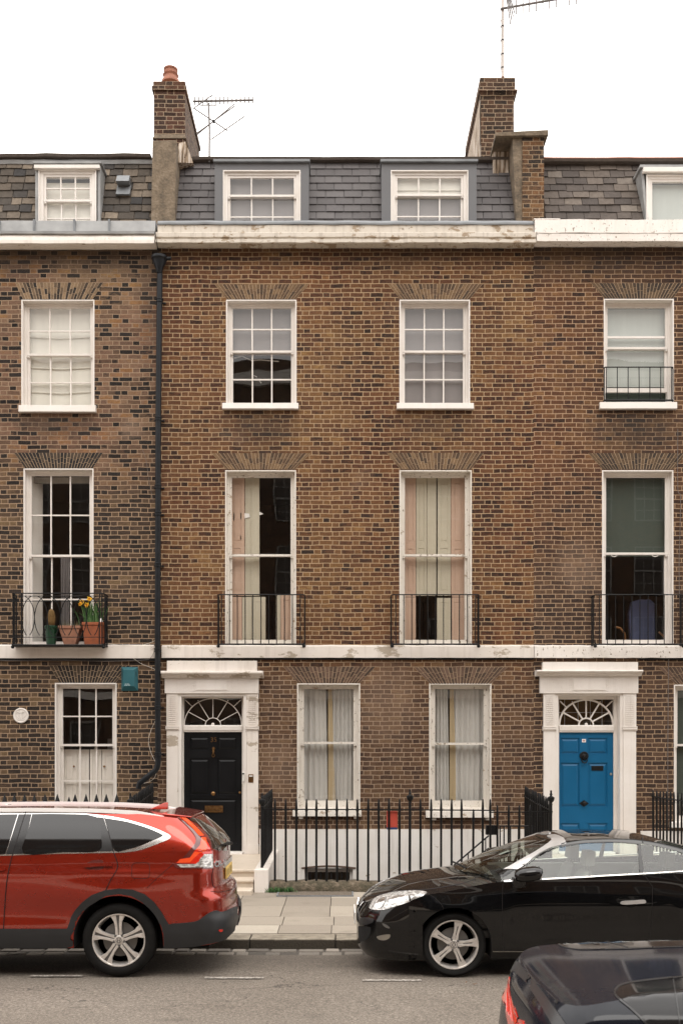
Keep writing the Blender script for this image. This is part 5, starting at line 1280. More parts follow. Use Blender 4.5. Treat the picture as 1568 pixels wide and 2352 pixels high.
grid_sheet('opposite_pavement', -60, 60, [(-26.5, .10), (-13.3, .05), (-13.2, .045), (-13.2, -.12)], M['slab_step'], 60)
g = MB(); g.add([(-400, -400, -2.4), (400, -400, -2.4), (400, 400, -2.4), (-400, 400, -2.4)], [(0, 1, 2, 3)]); gr = g.build('ground', M['asphalt'], None); gr['kind'] = 'structure'
# setts along the gutter
mb = MB()
for row, (y0, y1) in enumerate(((-5.80, -5.645), (-5.985, -5.81))):
    x = -14.0 - row * .11
    while x < 14:
        w_ = random.uniform(.15, .34); a, b = x + .006, x + w_ - .006; x += w_
        if row == 1 and (-1.15 < a < -.85 or random.random() < .1): continue
        zt = -.052 - .003 * row + random.uniform(-.004, .004); ya, yb2 = y0 + random.uniform(0, .012), y1 - random.uniform(0, .01)
        i = .012
        mb.hexa([(a, ya, zt - .03), (b, ya, zt - .03), (b, yb2, zt - .03), (a, yb2, zt - .03)], [(a + i, ya + i, zt), (b - i, ya + i, zt + random.uniform(-.003, .003)), (b - i, yb2 - i, zt), (a + i, yb2 - i, zt)])
s_ = mb.build('gutter_setts', M['sett'], None, bevel=.005); s_['kind'] = 'structure'
# kerb stones
mb = MB(); x = -20.0; cut = [-1.30, ]
xs = [X_(573, -5.6) + i * .96 for i in range(-20, 20)]
for a, b in zip(xs[:-1], xs[1:]):
    j = random.uniform(-.006, .006)
    mb.box(a + .004, b - .004, YK + j, YK + .33, -.2, .045 + random.uniform(-.003, .003))
kb = mb.build('kerb', M['kerb'], None, bevel=.014); kb['kind'] = 'structure'
# paving slabs
def pz_(y): return .045 + (y - YK) / (YR - YK) * .055
mb = MB(); rows = [YK + .335, -4.80, -4.26, -3.50, -2.86, YR + .13]
for r_ in range(len(rows) - 1):
    ya, yb2 = rows[r_], rows[r_ + 1]; base = X_(657, -2.9) if r_ > 1 else X_(651, -4.4)
    for i in range(-22, 24):
        w_ = .62; a = base + i * w_ + (.004 * (r_ % 2)); b = a + w_
        if r_ == 0: a -= .02; b -= .02
        g_ = .0045; t = random.uniform(-.002, .002)
        za, zb2 = pz_(ya) + t, pz_(yb2) + t
        mb.hexa([(a + g_, ya + g_, za - .06), (b - g_, ya + g_, za - .06), (b - g_, yb2 - g_, zb2 - .06), (a + g_, yb2 - g_, zb2 - .06)], [(a + g_, ya + g_, za), (b - g_, ya + g_, za + random.uniform(-.002, .002)), (b - g_, yb2 - g_, zb2), (a + g_, yb2 - g_, zb2)])
pv = mb.build('pavement', M['slab'], None, bevel=.003); pv['kind'] = 'structure'
mb = MB(); mb.hexa([(-20, YK + .3, -.3), (20, YK + .3, -.3), (20, YR + .2, -.3), (-20, YR + .2, -.3)], [(-20, YK + .3, pz_(YK) - .012), (20, YK + .3, pz_(YK) - .012), (20, YR + .2, pz_(YR) - .012), (-20, YR + .2, pz_(YR) - .012)])
mb.box(-20, 20, YR, YR + .25, -2.4, .06); pb = mb.build('pavement_bed', M['gutter_dirt'], None); pb['kind'] = 'structure'
mb = MB(); mb.box(-20, 20, YR + .2, 0, -2.3, -2.0); fl = mb.build('basement_area_floor', M['area_floor'], None); fl['kind'] = 'structure'
for (a, b, y, lab) in ((470, 605, 2247.5, 1), (832, 968, 2253, 1), (69, 190, 2243, 1)):
    dep = (2.2 - .004) * F / (y - YH) + CY
    mb = MB(); n = 24; vs = []; fs = []
    for i in range(n + 1):
        x = X_(a, dep) + (X_(b, dep) - X_(a, dep)) * i / n; j = random.uniform(-.006, .006)
        vs += [(x, dep - .03 + j, .008), (x, dep + .03 + random.uniform(-.006, .006), .008)]
    for i in range(n): fs.append((2 * i, 2 * i + 2, 2 * i + 3, 2 * i + 1))
    mb.add(vs, fs); o = mb.build('road_marking', M['road_paint'], None); o['kind'] = 'structure'
# pebbled cover and small drain grate in the paving
DC = thing('light_well_cover', 'brown pebbled cover slab set in the paving at the foot of the railing', 'cover', (X_(725, -2.3), -2.4, .1))
mb = MB(); mb.box(X_(640, -2.55), X_(808, -2.55), -2.74, YR - .03, .06, .106); mb.build('panel', M['gravel_cover'], DC, bevel=.006)
mb = MB(); a, b = X_(640, -2.55), X_(808, -2.55)
for q in ((a - .02, a - .001, -2.76, YR - .02), (b + .001, b + .02, -2.76, YR - .02), (a, b, -2.76, -2.742)): mb.box(q[0], q[1], q[2], q[3], .06, .109)
mb.build('frame', M['lead'], DC)

# ================================================================ railings
def spear(mb, h):
    mb.tube([(0, 0, 0), (0, 0, h - .17), (0, 0, h - .165), (0, 0, h - .02), (0, 0, h)], [.0165, .0165, .020, .012, .001], 8)
    mb.lathe([(.018, 0), (.024, .008), (.024, .014), (.018, .022)], (0, 0, h - .185), 8)
def big_spear(mb, h):
    mb.tube([(0, 0, 0), (0, 0, h - .15)], .0165, 8)
    mb.lathe([(.014, 0), (.042, .02), (.046, .035), (.03, .08), (.012, .14), (.001, .17)], (0, 0, h - .17), 8)
def post_urn(mb, h):
    mb.tube([(0, 0, 0), (0, 0, h - .16)], .02, 8)
    mb.lathe([(.02, 0), (.028, .01), (.015, .025), (.045, .06), (.052, .09), (.05, .11), (.02, .125), (.016, .14), (.024, .15), (.016, .165), (.012, .19), (.018, .20), (.001, .215)], (0, 0, h - .18), 12)
protos = {}
def bar_obj(parent, name, x, y, z, h, kind='spear', lean=0.0):
    key = (kind, round(h, 2))
    if key not in protos:
        mb = MB(); {'spear': spear, 'big': big_spear, 'urn': post_urn}[kind](mb, h)
        o = mb.build(name, M['iron'], None, smooth=True, angle=50); protos[key] = o; first = True
    else:
        o = protos[key].copy(); COL.objects.link(o)
    o.name = name; o.parent = parent; o.location = Vector((x, y, z)) - root_off(parent); o.rotation_euler = (random.uniform(-.004, .004) + 0, lean + random.uniform(-.004, .004), random.random())
    return o
def rail(parent, pts, w_=.012, h=.018, name='rail'):
    mb = MB()
    for p0, p1 in zip(pts[:-1], pts[1:]):
        p0, p1 = Vector(p0), Vector(p1); d = (p1 - p0).normalized(); s_ = Vector((-d.y, d.x, 0)).normalized() * w_
        mb.hexa([p0 - s_, p0 + s_, p1 + s_, p1 - s_], [p0 - s_ + Vector((0, 0, h)), p0 + s_ + Vector((0, 0, h)), p1 + s_ + Vector((0, 0, h)), p1 - s_ + Vector((0, 0, h))])
    return mb.build(name, M['iron'], parent)
dF = YR
CO = thing('railing_coping', 'low mossy stone kerb under the long front railing', 'coping', (X_(820, dF), dF, .1))
mb = MB(); x0, x1 = X_(619, dF - .1), 3.02
mb.extrude_x([(dF - .13, .08), (dF + .15, .08), (dF + .15, .235), (dF - .06, .235), (dF - .10, .20), (dF - .13, .15)], x0, x1, seg=50, jit=.012); mb.build('stone', M['moss_stone'], CO, smooth=True, angle=40)
RF = thing('iron_railing', 'long black iron railing with spear tips along the pavement in front of the curtained windows', 'railing', (X_(830, dF), dF, .23), 'black iron area railings')
barpx = [95, 150, 202, 252, 303, 355, 407, 458, 510, 563, 617, 668, 720, 827, 879, 929, 982, 1033, 1138, 1177]
def gx(v): return 587.9 + v * .45693
zr = Z_(1861, dF)
for v in barpx: bar_obj(RF, 'bar', X_(gx(v), dF), dF, .22, 1.22)
bar_obj(RF, 'post', X_(gx(772), dF), dF, .22, 1.33, 'urn')
bar_obj(RF, 'bar', X_(gx(1090), dF), dF, .22, 1.07, lean=.01)
rail(RF, [(X_(gx(30), dF), dF, zr), (X_(gx(620), dF), dF, zr - .004), (X_(gx(1200), dF), dF, Z_(1863.5, dF))])
RG = thing('iron_gate', 'short iron gate section with a black lock box, right end of the front railing', 'gate', (X_(gx(1330), dF), dF, .23))
for v in (1213, 1268, 1322, 1375, 1428, 1478): bar_obj(RG, 'bar', X_(gx(v), dF + .03), dF + .03, .22, 1.13)
rail(RG, [(X_(gx(1170), dF + .03), dF + .03, Z_(1868, dF)), (X_(gx(1490), dF + .03), dF + .03, Z_(1867, dF))])
mb = MB(); mb.box(X_(1117, dF), X_(1144.5, dF), dF + .04, dF + .13, Z_(1919, dF), Z_(1897, dF)); mb.build('lock_box', M['iron'], RG, bevel=.006)
mb = MB(); mb.tube([(X_(1131, dF), dF - .01, Z_(1962, dF)), (X_(1140, dF), dF - .03, Z_(1960, dF))], .014, 8); mb.build('latch', M['steel'], RG, smooth=True)
# side runs
def side_run(name, lab, X, z0, zt_near, zt_far, y0, y1, n, zr_near, zr_far, Xfar=None, kind='spear', urn=True, near_h=None):
    T = thing(name, lab, 'railing', (X, (y0 + y1) / 2, z0), 'black iron area railings')
    Xf = X if Xfar is None else Xfar
    for i in range(n):
        t = (i + .5) / n; y = y0 + (y1 - y0) * t
        bar_obj(T, 'bar', X + (Xf - X) * t, y, z0, round(zt_near + (zt_far - zt_near) * t - z0, 2), kind)
    rail(T, [(X, y0, zr_near), (X + (Xf - X) * .5, (y0 + y1) / 2, (zr_near + zr_far) / 2 - .01), (Xf, y1, zr_far)])
    if urn: bar_obj(T, 'post', X, y0, z0, (near_h or zt_near) - z0 + .03, 'urn')
    return T
side_run('iron_railing', 'black iron railing on the white step wall right of the black door', X_(gx(30), dF), .43, 1.46, 1.50, dF, -.12, 15, 1.29, 1.36)
side_run('iron_railing', 'black iron railing beside the blue door steps, an urn post at its near end', 3.045, .30, 1.44, 1.55, dF, -.12, 15, 1.26, 1.36, near_h=1.50)
side_run('iron_railing', 'black iron railing at the right edge, beyond the blue door', 5.33, .28, 1.50, 1.48, dF, -.10, 15, 1.36, 1.36, Xfar=5.17)
side_run('iron_railing', 'black iron railing below the drainpipe, left of the black door', X_(300, dF), .28, 1.46, 1.62, dF, -.12, 15, 1.30, 1.44, Xfar=-3.13)
# left front railing with broad spear heads, behind the red car
RL = thing('iron_railing', 'black iron railing with broad arrow heads showing over the red car roof', 'railing', (X_(140, dF), dF, .23), 'black iron area railings')
for v in (10.3, 32.7, 57, 79, 103.4, 131, 173, 197, 221, 243.6, 267.5): bar_obj(RL, 'bar', X_(v, dF), dF, .22, 1.29, 'big')
bar_obj(RL, 'bar', X_(157.5, dF), dF, .22, 1.25, 'big')
for i in range(1, 14): bar_obj(RL, 'bar', X_(10.3 - i * 23.5, dF), dF, .22, 1.29, 'big')
rail(RL, [(X_(-310, dF), dF, 1.27), (X_(290, dF), dF, 1.27)])
CL = thing('railing_coping', 'low stone kerb under the railing behind the red car', 'coping', (X_(100, dF), dF, .1))
mb = MB(); mb.box(X_(-330, dF), X_(300, dF), dF - .12, dF + .14, .05, .225); mb.build('stone', M['moss_stone'], CL, bevel=.01)
# handrail of the area steps behind the gate
SH = thing('area_steps_handrail', 'sloping black handrails of the basement steps behind the front railing', 'handrail', (X_(1100, -1.4), -1.4, -.5))
for (dy_, a, b) in ((-1.4, (1040, 1990), (1122, 1920)), (-1.1, (1065, 1992), (1122, 1949))):
    p0, p1 = wp(a[0], a[1], dy_), wp(b[0], b[1], dy_); d = Vector(p0) - Vector(p1); p2 = Vector(p0) + d * 1.2
    mb = MB(); mb.tube([tuple(p2), p0, p1], .013, 6); hr = mb.build('handrail', M['iron'], SH, smooth=True)
    for k_ in range(5):
        q = Vector(p1).lerp(p2, k_ / 4.5 + .04); mb = MB(); mb.tube([(q.x, q.y, q.z), (q.x, q.y, q.z - .85)], .009, 6); mb.build('baluster', M['iron'], SH, smooth=True)
LG = thing('landing_railing', 'low black iron guard rail behind the gate, beside the black lock box', 'railing', (X_(1180, -1.3), -1.3, .1))
mb = MB(); mb.tube([wp(1146, 1898, -1.2), wp(1222, 1898, -1.2)], .012, 6); mb.build('rail', M['iron'], LG, smooth=True)
for xx in (1148, 1157, 1172, 1190, 1205, 1220): mb = MB(); mb.tube([wp(xx, 1898, -1.2), wp(xx, 2030, -1.2)], .011, 6); mb.build('bar', M['iron'], LG, smooth=True)
# doorsteps over the area
def steps(lab, xa, xb, cheek_r=None, cheek_l=None):
    S = thing('doorstep', lab, 'steps', ((xa + xb) / 2, -1.1, .1), 'white stone doorsteps')
    mb = MB(); mb.extrude_x([(dF - .42, .02), (dF - .42, .155), (dF - .40, .165), (dF - .14, .165), (dF - .14, .02)], xa + .03, xb); mb.build('bottom_step', M['slab_step'], S, bevel=.01)
    mb = MB(); mb.extrude_x([(dF - .14, -.1), (dF - .14, .235), (dF - .17, .245), (dF - .17, .275), (dF + .18, .28), (dF + .18, -.1)], xa, xb); mb.build('middle_step', M['slab_step'], S, bevel=.008)
    mb = MB(); mb.extrude_x([(dF + .15, -.3), (dF + .15, .345), (dF + .12, .355), (dF + .12, .385), (dF + .14, .392), (-.001, .396), (-.001, -.3)], xa, xb); mb.build('landing', M['slab_step'], S, bevel=.008)
    for c_ in (cheek_r, cheek_l):
        if not c_: continue
        mb = MB(); a, b = c_; mb.hexa([(a, dF - .17, .0), (b, dF - .17, .0), (b, -.03, -.3), (a, -.03, -.3)], [(a, dF - .14, .43), (b, dF - .14, .43), (b, -.03, .47), (a, -.03, .47)]); mb.build('cheek_wall', M['stucco_clean'], S, bevel=.018)
    return S
steps('worn cream steps up to the black door with a white side wall', X_(384, dF), X_(584, dF) - .002, (X_(584, dF - .1), X_(617, dF - .1)))
steps('cream steps up to the blue door behind the black car', 3.13, 5.10, (5.11, 5.33), (2.93, 3.125))
mb = MB(); mb.extrude_x([(-.10, .396), (-.10, .42), (-.02, .43), (.14, .43), (.14, .30), (-.06, .30)], X_(420, 0), X_(558, 0)); mb.build('threshold', M['white'], HM, bevel=.004)
mb = MB(); mb.extrude_x([(-.10, .396), (-.10, .42), (-.02, .43), (.14, .43), (.14, .30), (-.06, .30)], X_(1281, 0), X_(1410, 0)); mb.build('threshold', M['white'], HR, bevel=.004)
# red box hung on the railing
RB = thing('red_box', 'small red plastic box with a blue foot hung behind the front railing bars', 'box', (X_(900, dF), dF + .08, Z_(1905, dF)))
mb = MB(); a, b = X_(887.5, dF + .05), X_(912.5, dF + .05)
mb.box(a, b, dF + .025, dF + .10, Z_(1901, dF + .05), Z_(1864, dF + .05)); mb.build('case', M['red_box'], RB, bevel=.008)
mb = MB(); mb.box(a + .004, b - .004, dF + .027, dF + .095, Z_(1906, dF + .05), Z_(1901.3, dF + .05)); mb.build('foot', M['blue_strip'], RB, bevel=.004)
# weeds at the foot of the coping
WD = thing('weed_tuft', 'tuft of green weeds growing at the foot of the mossy coping', 'weeds', (X_(660, dF), dF - .15, .1))
mb = MB()
for i in range(260):
    c_ = random.choice((-1.02, -.95, -.86, -.78, -.74)); x = c_ + random.gauss(0, .035); y = dF - .16 + random.gauss(0, .03); h = random.uniform(.02, .085); a = random.random() * 6.28; l_ = random.uniform(.01, .05)
    w_ = random.uniform(.003, .008); dx, dy = math.cos(a), math.sin(a)
    mb.add([(x - dy * w_, y + dx * w_, .10), (x + dy * w_, y - dx * w_, .10), (x + dx * l_ * .6 + dy * w_, y + dy * l_ * .6 - dx * w_, .10 + h * .7), (x + dx * l_, y + dy * l_, .10 + h), (x + dx * l_ * .6 - dy * w_, y + dy * l_ * .6 + dx * w_, .10 + h * .7)], [(0, 1, 2, 3, 4)])
mb.build('leaves', M['leaf'], WD)
M['dry_leaf'] = simple('dry_brown_leaf', (0.22, 0.10, 0.05), .9, var=.3, scale=30)
LF = thing('fallen_leaf', 'curled brown leaf lying on the asphalt below the black car', 'leaf', (1.22, -7.62, .01))
mb = MB()
for (cx, cy, r_, a0) in ((1.22, -7.62, .035, .3), (1.15, -7.55, .022, 1.4)):
    pts = [(cx + r_ * math.cos(a0) * t + r_ * .35 * math.sin(math.pi * (t + 1) / 2) * sg * -math.sin(a0), cy + r_ * math.sin(a0) * t + r_ * .35 * math.sin(math.pi * (t + 1) / 2) * sg * math.cos(a0), .012 + .012 * abs(t)) for sg in (1,) for t in (-1, -.5, 0, .5, 1)] + [(cx + r_ * math.cos(a0) * t + r_ * .35 * math.sin(math.pi * (t + 1) / 2) * math.sin(a0), cy + r_ * math.sin(a0) * t - r_ * .35 * math.sin(math.pi * (t + 1) / 2) * math.cos(a0), .020 + .012 * abs(t)) for t in (.5, 0, -.5)]
    mb.add(pts, [tuple(range(len(pts)))])
mb.build('blade', M['dry_leaf'], LF)
# ================================================================ aerials
def aerial(lab, build):
    T = thing('tv_aerial', lab, 'aerial', build[0], 'television aerials'); return T
ad = .8
A1 = aerial('spiky television aerial on a thin mast beside the left chimney', [wp(480, 362, ad)])
mb = MB(); mb.tube([wp(480.5, 372, ad), wp(481, 300, ad), wp(479.5, 236, ad)], .016, 8); mb.build('mast', M['aerial'], A1, smooth=True)
mb = MB(); mb.tube([wp(443, 232, ad), wp(581, 229, ad)], .018, 6); mb.build('boom', M['aerial'], A1, smooth=True)
mb = MB()
for i in range(15):
    x = 447 + i * 9.55; mb.tube([wp(x, 222 - .1 * i, ad - .0), wp(x, 240 - .25 * i + 0, ad)], .011, 5)
e = mb.build('directors', M['aerial'], A1, smooth=True); e['label'] = 'row of short upright rods'
mb = MB(); mb.tube([wp(456, 235, ad), wp(460, 241, ad), wp(497, 241, ad), wp(500, 235, ad)], .008, 6); mb.build('bracket', M['aerial'], A1, smooth=True)
mb = MB(); mb.tube([wp(444, 247, ad - .05), wp(522, 299, ad - .05)], .011, 6); mb.build('cross_boom', M['aerial'], A1, smooth=True)
for (a, b) in (((452, 305), (540, 242)), ((452, 309), (538, 238)), ((484, 320), (562, 266)), ((446, 247), (488, 217))):
    mb = MB(); mb.tube([wp(a[0], a[1], ad - .05), wp(b[0], b[1], ad - .05)], .010, 5); mb.build('dipole', M['aerial'], A1, smooth=True)
mb = MB(); mb.lathe([(.025, -.02), (.025, .02)], wp(491, 278, ad - .05), 8, 'y'); mb.build('clamp', M['iron'], A1)
ad2 = 1.15
A2 = aerial('television aerial on a tall pale mast above the right chimney', [wp(1154, 172, ad2)])
mb = MB(); mb.tube([wp(1154.5, 176, ad2), wp(1153.5, 90, ad2), wp(1154, -30, ad2)], .027, 10); mm = mb.build('mast', M['mast'], A2, smooth=True)
for y in (20, 60, 92, 124, 155):
    q = MB(); q.tube([wp(1153.5, y - 1, ad2), wp(1153.5, y + 1, ad2)], .033, 10); q.build('mast_tie', M['iron'], mm)
mb = MB(); mb.tube([wp(1150, 19, ad2 - .04), wp(1340, -14, ad2 - .04)], .02, 6); mb.build('boom', M['aerial'], A2, smooth=True)
for i in range(11):
    x = 1185 + i * 15.3; y0 = 19 - (x - 1150) * 33 / 190
    mb = MB(); mb.tube([wp(x, y0 - 14, ad2 - .04), wp(x, y0 + 19, ad2 - .04)], .012, 5); mb.build('element', M['aerial'], A2, smooth=True)
mb = MB()
for k_ in range(4): mb.tube([wp(1163 + k_ * 3, -6, ad2 - .2), wp(1172 + k_ * 3, 55 - k_ * 9, ad2 - .2)], .012, 5)
mb.build('reflector', M['aerial'], A2, smooth=True)
wire(A2, [wp(1150, 19, ad2), wp(1143, 8, ad2), wp(1145, -6, ad2), wp(1152, -12, ad2)], .004, M['cable_grey']); wire(A2, [wp(1149, 18, ad2 - .02), wp(1148, 40, ad2 - .05), wp(1151, 60, ad2 - .05), wp(1150, 165, ad2 - .05)], .005, M['cable_grey'])

# ================================================================ pots on the balcony
fy = -.13; fz = Z_(1482, -.28) + .012
def pot(lab, px0, px1, pyt, mat, taper=.75, square=False, rim=.02):
    T = thing('plant_pot', lab, 'plant pot', (X_((px0 + px1) / 2, fy), fy, fz), 'pots on the ornate balcony')
    r = (X_(px1, fy) - X_(px0, fy)) / 2; zt = Z_(pyt, fy); x = X_((px0 + px1) / 2, fy); mb = MB()
    if square:
        d = min(r, .11)
        mb.hexa([(x - r * taper, fy - d * .85, fz), (x + r * taper, fy - d * .85, fz), (x + r * taper, fy + d * .85, fz), (x - r * taper, fy + d * .85, fz)], [(x - r * .93, fy - d, zt - .05), (x + r * .93, fy - d, zt - .05), (x + r * .93, fy + d, zt - .05), (x - r * .93, fy + d, zt - .05)])
        mb.box(x - r, x + r, fy - d - .012, fy + d + .012, zt - .0495, zt)
    else:
        r2 = min(r, .125); mb.lathe([(r2 * taper, 0), (r2 * .93, zt - fz - .045), (r2, zt - fz - .044), (r2 * 1.02, zt - fz - .005), (r2 * .98, zt - fz), (r2 * .88, zt - fz - .004), (r2 * .85, zt - fz - .03)], (x, fy, fz), 22)
    mb.build('pot', mat, T, smooth=not square, angle=35, bevel=.006 if square else 0)
    return T, x, zt, r
T, x, zt, r = pot('green glazed pot holding a spiny brown plant, left on the ornate balcony', 103, 132, 1438, M['pot_green'], .72)
mb = MB()
for i in range(420):
    a = random.random() * 6.28; v = random.random(); hh = .30; rr = .075 * math.sin(math.pi * min(1, v * .95 + .12)) ** .6; px3 = Vector((x + rr * math.cos(a), fy + rr * math.sin(a), zt - .02 + hh * v)); d = Vector((math.cos(a), math.sin(a), random.uniform(-.2, .7))).normalized() * .035
    s_ = Vector((-math.sin(a), math.cos(a), 0)) * .003; mb.add([px3 - s_, px3 + s_, px3 + d], [(0, 1, 2)])
mb.lathe([(.04, -.02), (.068, .05), (.07, .16), (.05, .25), (.001, .29)], (x, fy, zt), 12); mb.build('plant', M['cactus'], T)
T, x, zt, r = pot('wide pale terracotta bowl with withered stems, in the middle of the balcony pots', 138, 188, 1439, M['pot_pale'], .52, True)
mb = MB()
for i in range(70):
    a = random.random() * 6.28; x_ = x + random.uniform(-r * .8, r * .8); p0 = Vector((x_, fy + random.uniform(-.07, .07), zt - .02)); h = random.uniform(.05, .17); p1 = p0 + Vector((math.cos(a) * .05, math.sin(a) * .03, h)); s_ = Vector((.003, 0, 0)); mb.add([p0 - s_, p0 + s_, p1], [(0, 1, 2)])
mb.build('stems', M['drygrass'], T)
T, x, zt, r = pot('orange terracotta planter of yellow daffodils at the right end of the ornate balcony', 192, 241, 1431, M['pot_orange'], .80, True)
mb = MB()
for i in range(85):
    x_ = x + random.gauss(-.01, r * .38); y_ = fy + random.uniform(-.07, .07); h = random.uniform(.20, .50); ln = random.gauss(0, .07) + (x_ - x) * .35; p = []; w_ = random.uniform(.005, .009)
    for k_ in range(6): t = k_ / 5; p.append(Vector((x_ + ln * t * t, y_ + random.uniform(-.0, .0) - .04 * t * t, zt - .02 + h * t - .05 * t ** 4)))
    vs = []; 
    for k_, q in enumerate(p): ww = w_ * (1 - (k_ / 5) ** 3 * .9); vs += [q - Vector((ww, 0, 0)), q + Vector((ww, .002, 0))]
    mb.add(vs, [(2 * k_, 2 * k_ + 1, 2 * k_ + 3, 2 * k_ + 2) for k_ in range(5)])
mb.build('leaves', M['leaf'], T)
for (fx, fyy, sc_, tw) in ((188.5, 1383, 1.0, .4), (200, 1390, 1.0, 0), (206, 1376, 1.05, .2), (184, 1388, .7, .9)):
    p = Vector(wp(fx, fyy, fy - .07)); mb = MB()
    mb.tube([(x - .03 + (p.x - x) * .3, fy, zt - .02), (x + (p.x - x) * .7, fy - .02, zt + (p.z - zt) * .6), (p.x, p.y + .02, p.z - .01)], .005, 5); mb.build('stem', M['leaf'], T, smooth=True)
    mb = MB()
    for k_ in range(6):
        a = tw + k_ * math.pi / 3; u = Vector((math.cos(a), -.15, math.sin(a))); v = Vector((-math.sin(a), 0, math.cos(a))); R_ = .052 * sc_
        mb.add([p, p + u * R_ * .5 + v * R_ * .32, p + u * R_, p + u * R_ * .5 - v * R_ * .32], [(0, 1, 2, 3)])
    fl_ = mb.build('flower', M['petal'], T)
    mb = MB(); mb.lathe([(.008, 0), (.010, -.02), (.018, -.035), (.016, -.036), (.006, -.01)], tuple(p), 10, 'y'); mb.build('trumpet', M['petal_cup'], fl_, smooth=True)
T = thing('ceramic_ornament', 'small white and blue ceramic ornament beside the daffodil planter', 'ornament', (X_(232, -.2), -.2, fz))
mb = MB(); c_ = wp(232, 1428, -.2); mb.lathe([(.015, -.04), (.03, -.02), (.034, .0), (.024, .025), (.012, .035), (.014, .05), (.001, .06)], c_, 14); mb.tube([(c_[0], c_[1], fz), (c_[0], c_[1], c_[2] - .03)], .006, 6); mb.build('body', M['num_white'], T, smooth=True)

# ================================================================ the other side of the street (seen only in reflections)
OT = thing('opposite_terrace', 'brown brick terrace across the street with rows of white sash windows', 'house', (0, -26, .1))
mb = MB(); mb.box(-45, 45, -30, -26, -.1, 18.8); mb.build('wall', M['brick_back'], OT)
mb = MB(); mb.box(-45, 45, -26.0, -25.8, 17.8, 18.3); mb.build('cornice', M['stucco_clean'], OT)
mb = MB(); mb.box(-45, 45, -26.0, -25.92, 4.3, 4.6); mb.build('string_course', M['stucco_clean'], OT)
def back_window(x, z, w_, h):
    y = -25.99; mb = MB(); mb.box(x - w_ / 2, x + w_ / 2, y - .03, y - .0, z, z + h); o = mb.build('window', M['room'], OT)
    mb = MB(); t = .05
    for q in ((x - w_ / 2, x - w_ / 2 + t, z, z + h), (x + w_ / 2 - t, x + w_ / 2, z, z + h), (x - w_ / 2, x + w_ / 2, z, z + t), (x - w_ / 2, x + w_ / 2, z + h - t, z + h), (x - w_ / 2, x + w_ / 2, z + h / 2 - .03, z + h / 2 + .03)):
        mb.box(q[0], q[1], y + .001, y + .05, q[2], q[3])
    for i in (1, 2): xx = x - w_ / 2 + w_ * i / 3; mb.box(xx - .015, xx + .015, y + .001, y + .03, z, z + h)
    for i in (1, 3): zz = z + h * i / 4; mb.box(x - w_ / 2, x + w_ / 2, y + .001, y + .028, zz - .015, zz + .015)
    mb.build('sash', M['stucco_dull'], o); return o
proto_w = {}
for (z, h) in ((1.2, 2.1), (5.0, 2.8), (8.7, 2.1), (11.9, 1.9)):
    first = back_window(-13.2, z, 1.25, h)
    for i in range(1, 13):
        c_ = first.copy(); COL.objects.link(c_); c_.parent = OT; c_.location = (i * 2.2, 0, 0)
        for ch_ in first.children: d = ch_.copy(); COL.objects.link(d); d.parent = c_
# ================================================================ cars
def car_paint(name, col, metal=0.25, rough=0.38, coat_rough=0.02, flake=True, coat=1.0):
    k = NT(name)
    n = k.noise(3.0, detail=4)
    c = k.mix(k.rng(n, .3, .7), tuple(v * .94 for v in col), col)
    dust = k.noise(12, k.vscale(k.pos(), (1, 1, 1.5)), detail=5)
    if flake: c = k.mix(k.rng(dust, .5, .8, 0, .05), c, (.3, .27, .24))
    k.bsdf(c, k.rng(dust, .3, .8, rough, rough + .08), metal, None, coat, coat_rough=coat_rough, spec=.06 if flake is False else .5)
    return k.m
M['paint_red'] = car_paint('red_car_paint', (0.33, 0.020, 0.006), .75, .26, flake=None)
M['paint_black'] = car_paint('black_car_paint', (0.002, 0.002, 0.0023), 0, .5, flake=False)
M['paint_blue'] = car_paint('dark_blue_car_paint', (0.0045, 0.0065, 0.0125), 0, .5, .07, flake=False, coat=.6)
M['silver'] = car_paint('silver_car_paint', (0.62, 0.61, 0.60), .6, .38)
M['cladding'] = simple('black_bumper_plastic', (0.018, 0.0185, 0.020), .5, var=.1, scale=12, bump=.12, bscale=220)
M['chrome'] = simple('satin_chrome', (0.78, 0.76, 0.74), .22, .95, var=.04, bump=0)
M['tyre'] = simple('tyre_rubber', (0.009, 0.0085, 0.008), .8, var=.35, scale=18, bump=.2, spec=.2)
M['alloy'] = simple('scuffed_alloy', (0.72, 0.68, 0.64), .34, .6, var=.14, scale=24, bump=.05)
M['alloy_dark'] = simple('dark_alloy', (0.16, 0.155, 0.15), .45, .6, var=.1)
M['tinted'] = simple('privacy_glass', (0.006, 0.006, 0.0065), .03, 0, var=0, bump=0, coat=0, spec=.62)
M['tinted_dull'] = simple('dusty_tinted_glass', (0.012, 0.012, 0.013), .08, 0, var=0, bump=0, coat=0, spec=.35)
M['tinted_warm'] = simple('tailgate_glass', (0.014, 0.012, 0.011), .03, 0, var=0, bump=0, coat=1.0, spec=.7)
M['gloss_black'] = simple('gloss_black_pillar', (0.02, 0.02, 0.021), .3, 0, var=.1, bump=0)
M['rail'] = simple('silver_rail_paint', (0.82, 0.80, 0.78), .4, 0, var=.02, bump=0)
M['glass_car'] = glass('car_glass', (.80, .86, .82), gain=.75)
M['glass_screen'] = glass('windscreen_glass', (.60, .65, .62), gain=1.1)
M['lamp_red'] = simple('red_lamp_lens', (0.62, 0.018, 0.006), .12, 0, var=.06, bump=0, coat=1.0)
M['lamp_bright'] = simple('orange_red_lamp_lens', (0.88, 0.085, 0.02), .15, 0, var=.05, bump=0, coat=1.0)
M['lamp_maroon'] = simple('maroon_lamp_edge', (0.11, 0.018, 0.016), .12, 0, var=.05, bump=0, coat=1.0)
k = NT('clear_lamp_lens'); n_ = k.noise(28, k.vscale(k.pos(), (1, 1, 2.2)), detail=3)
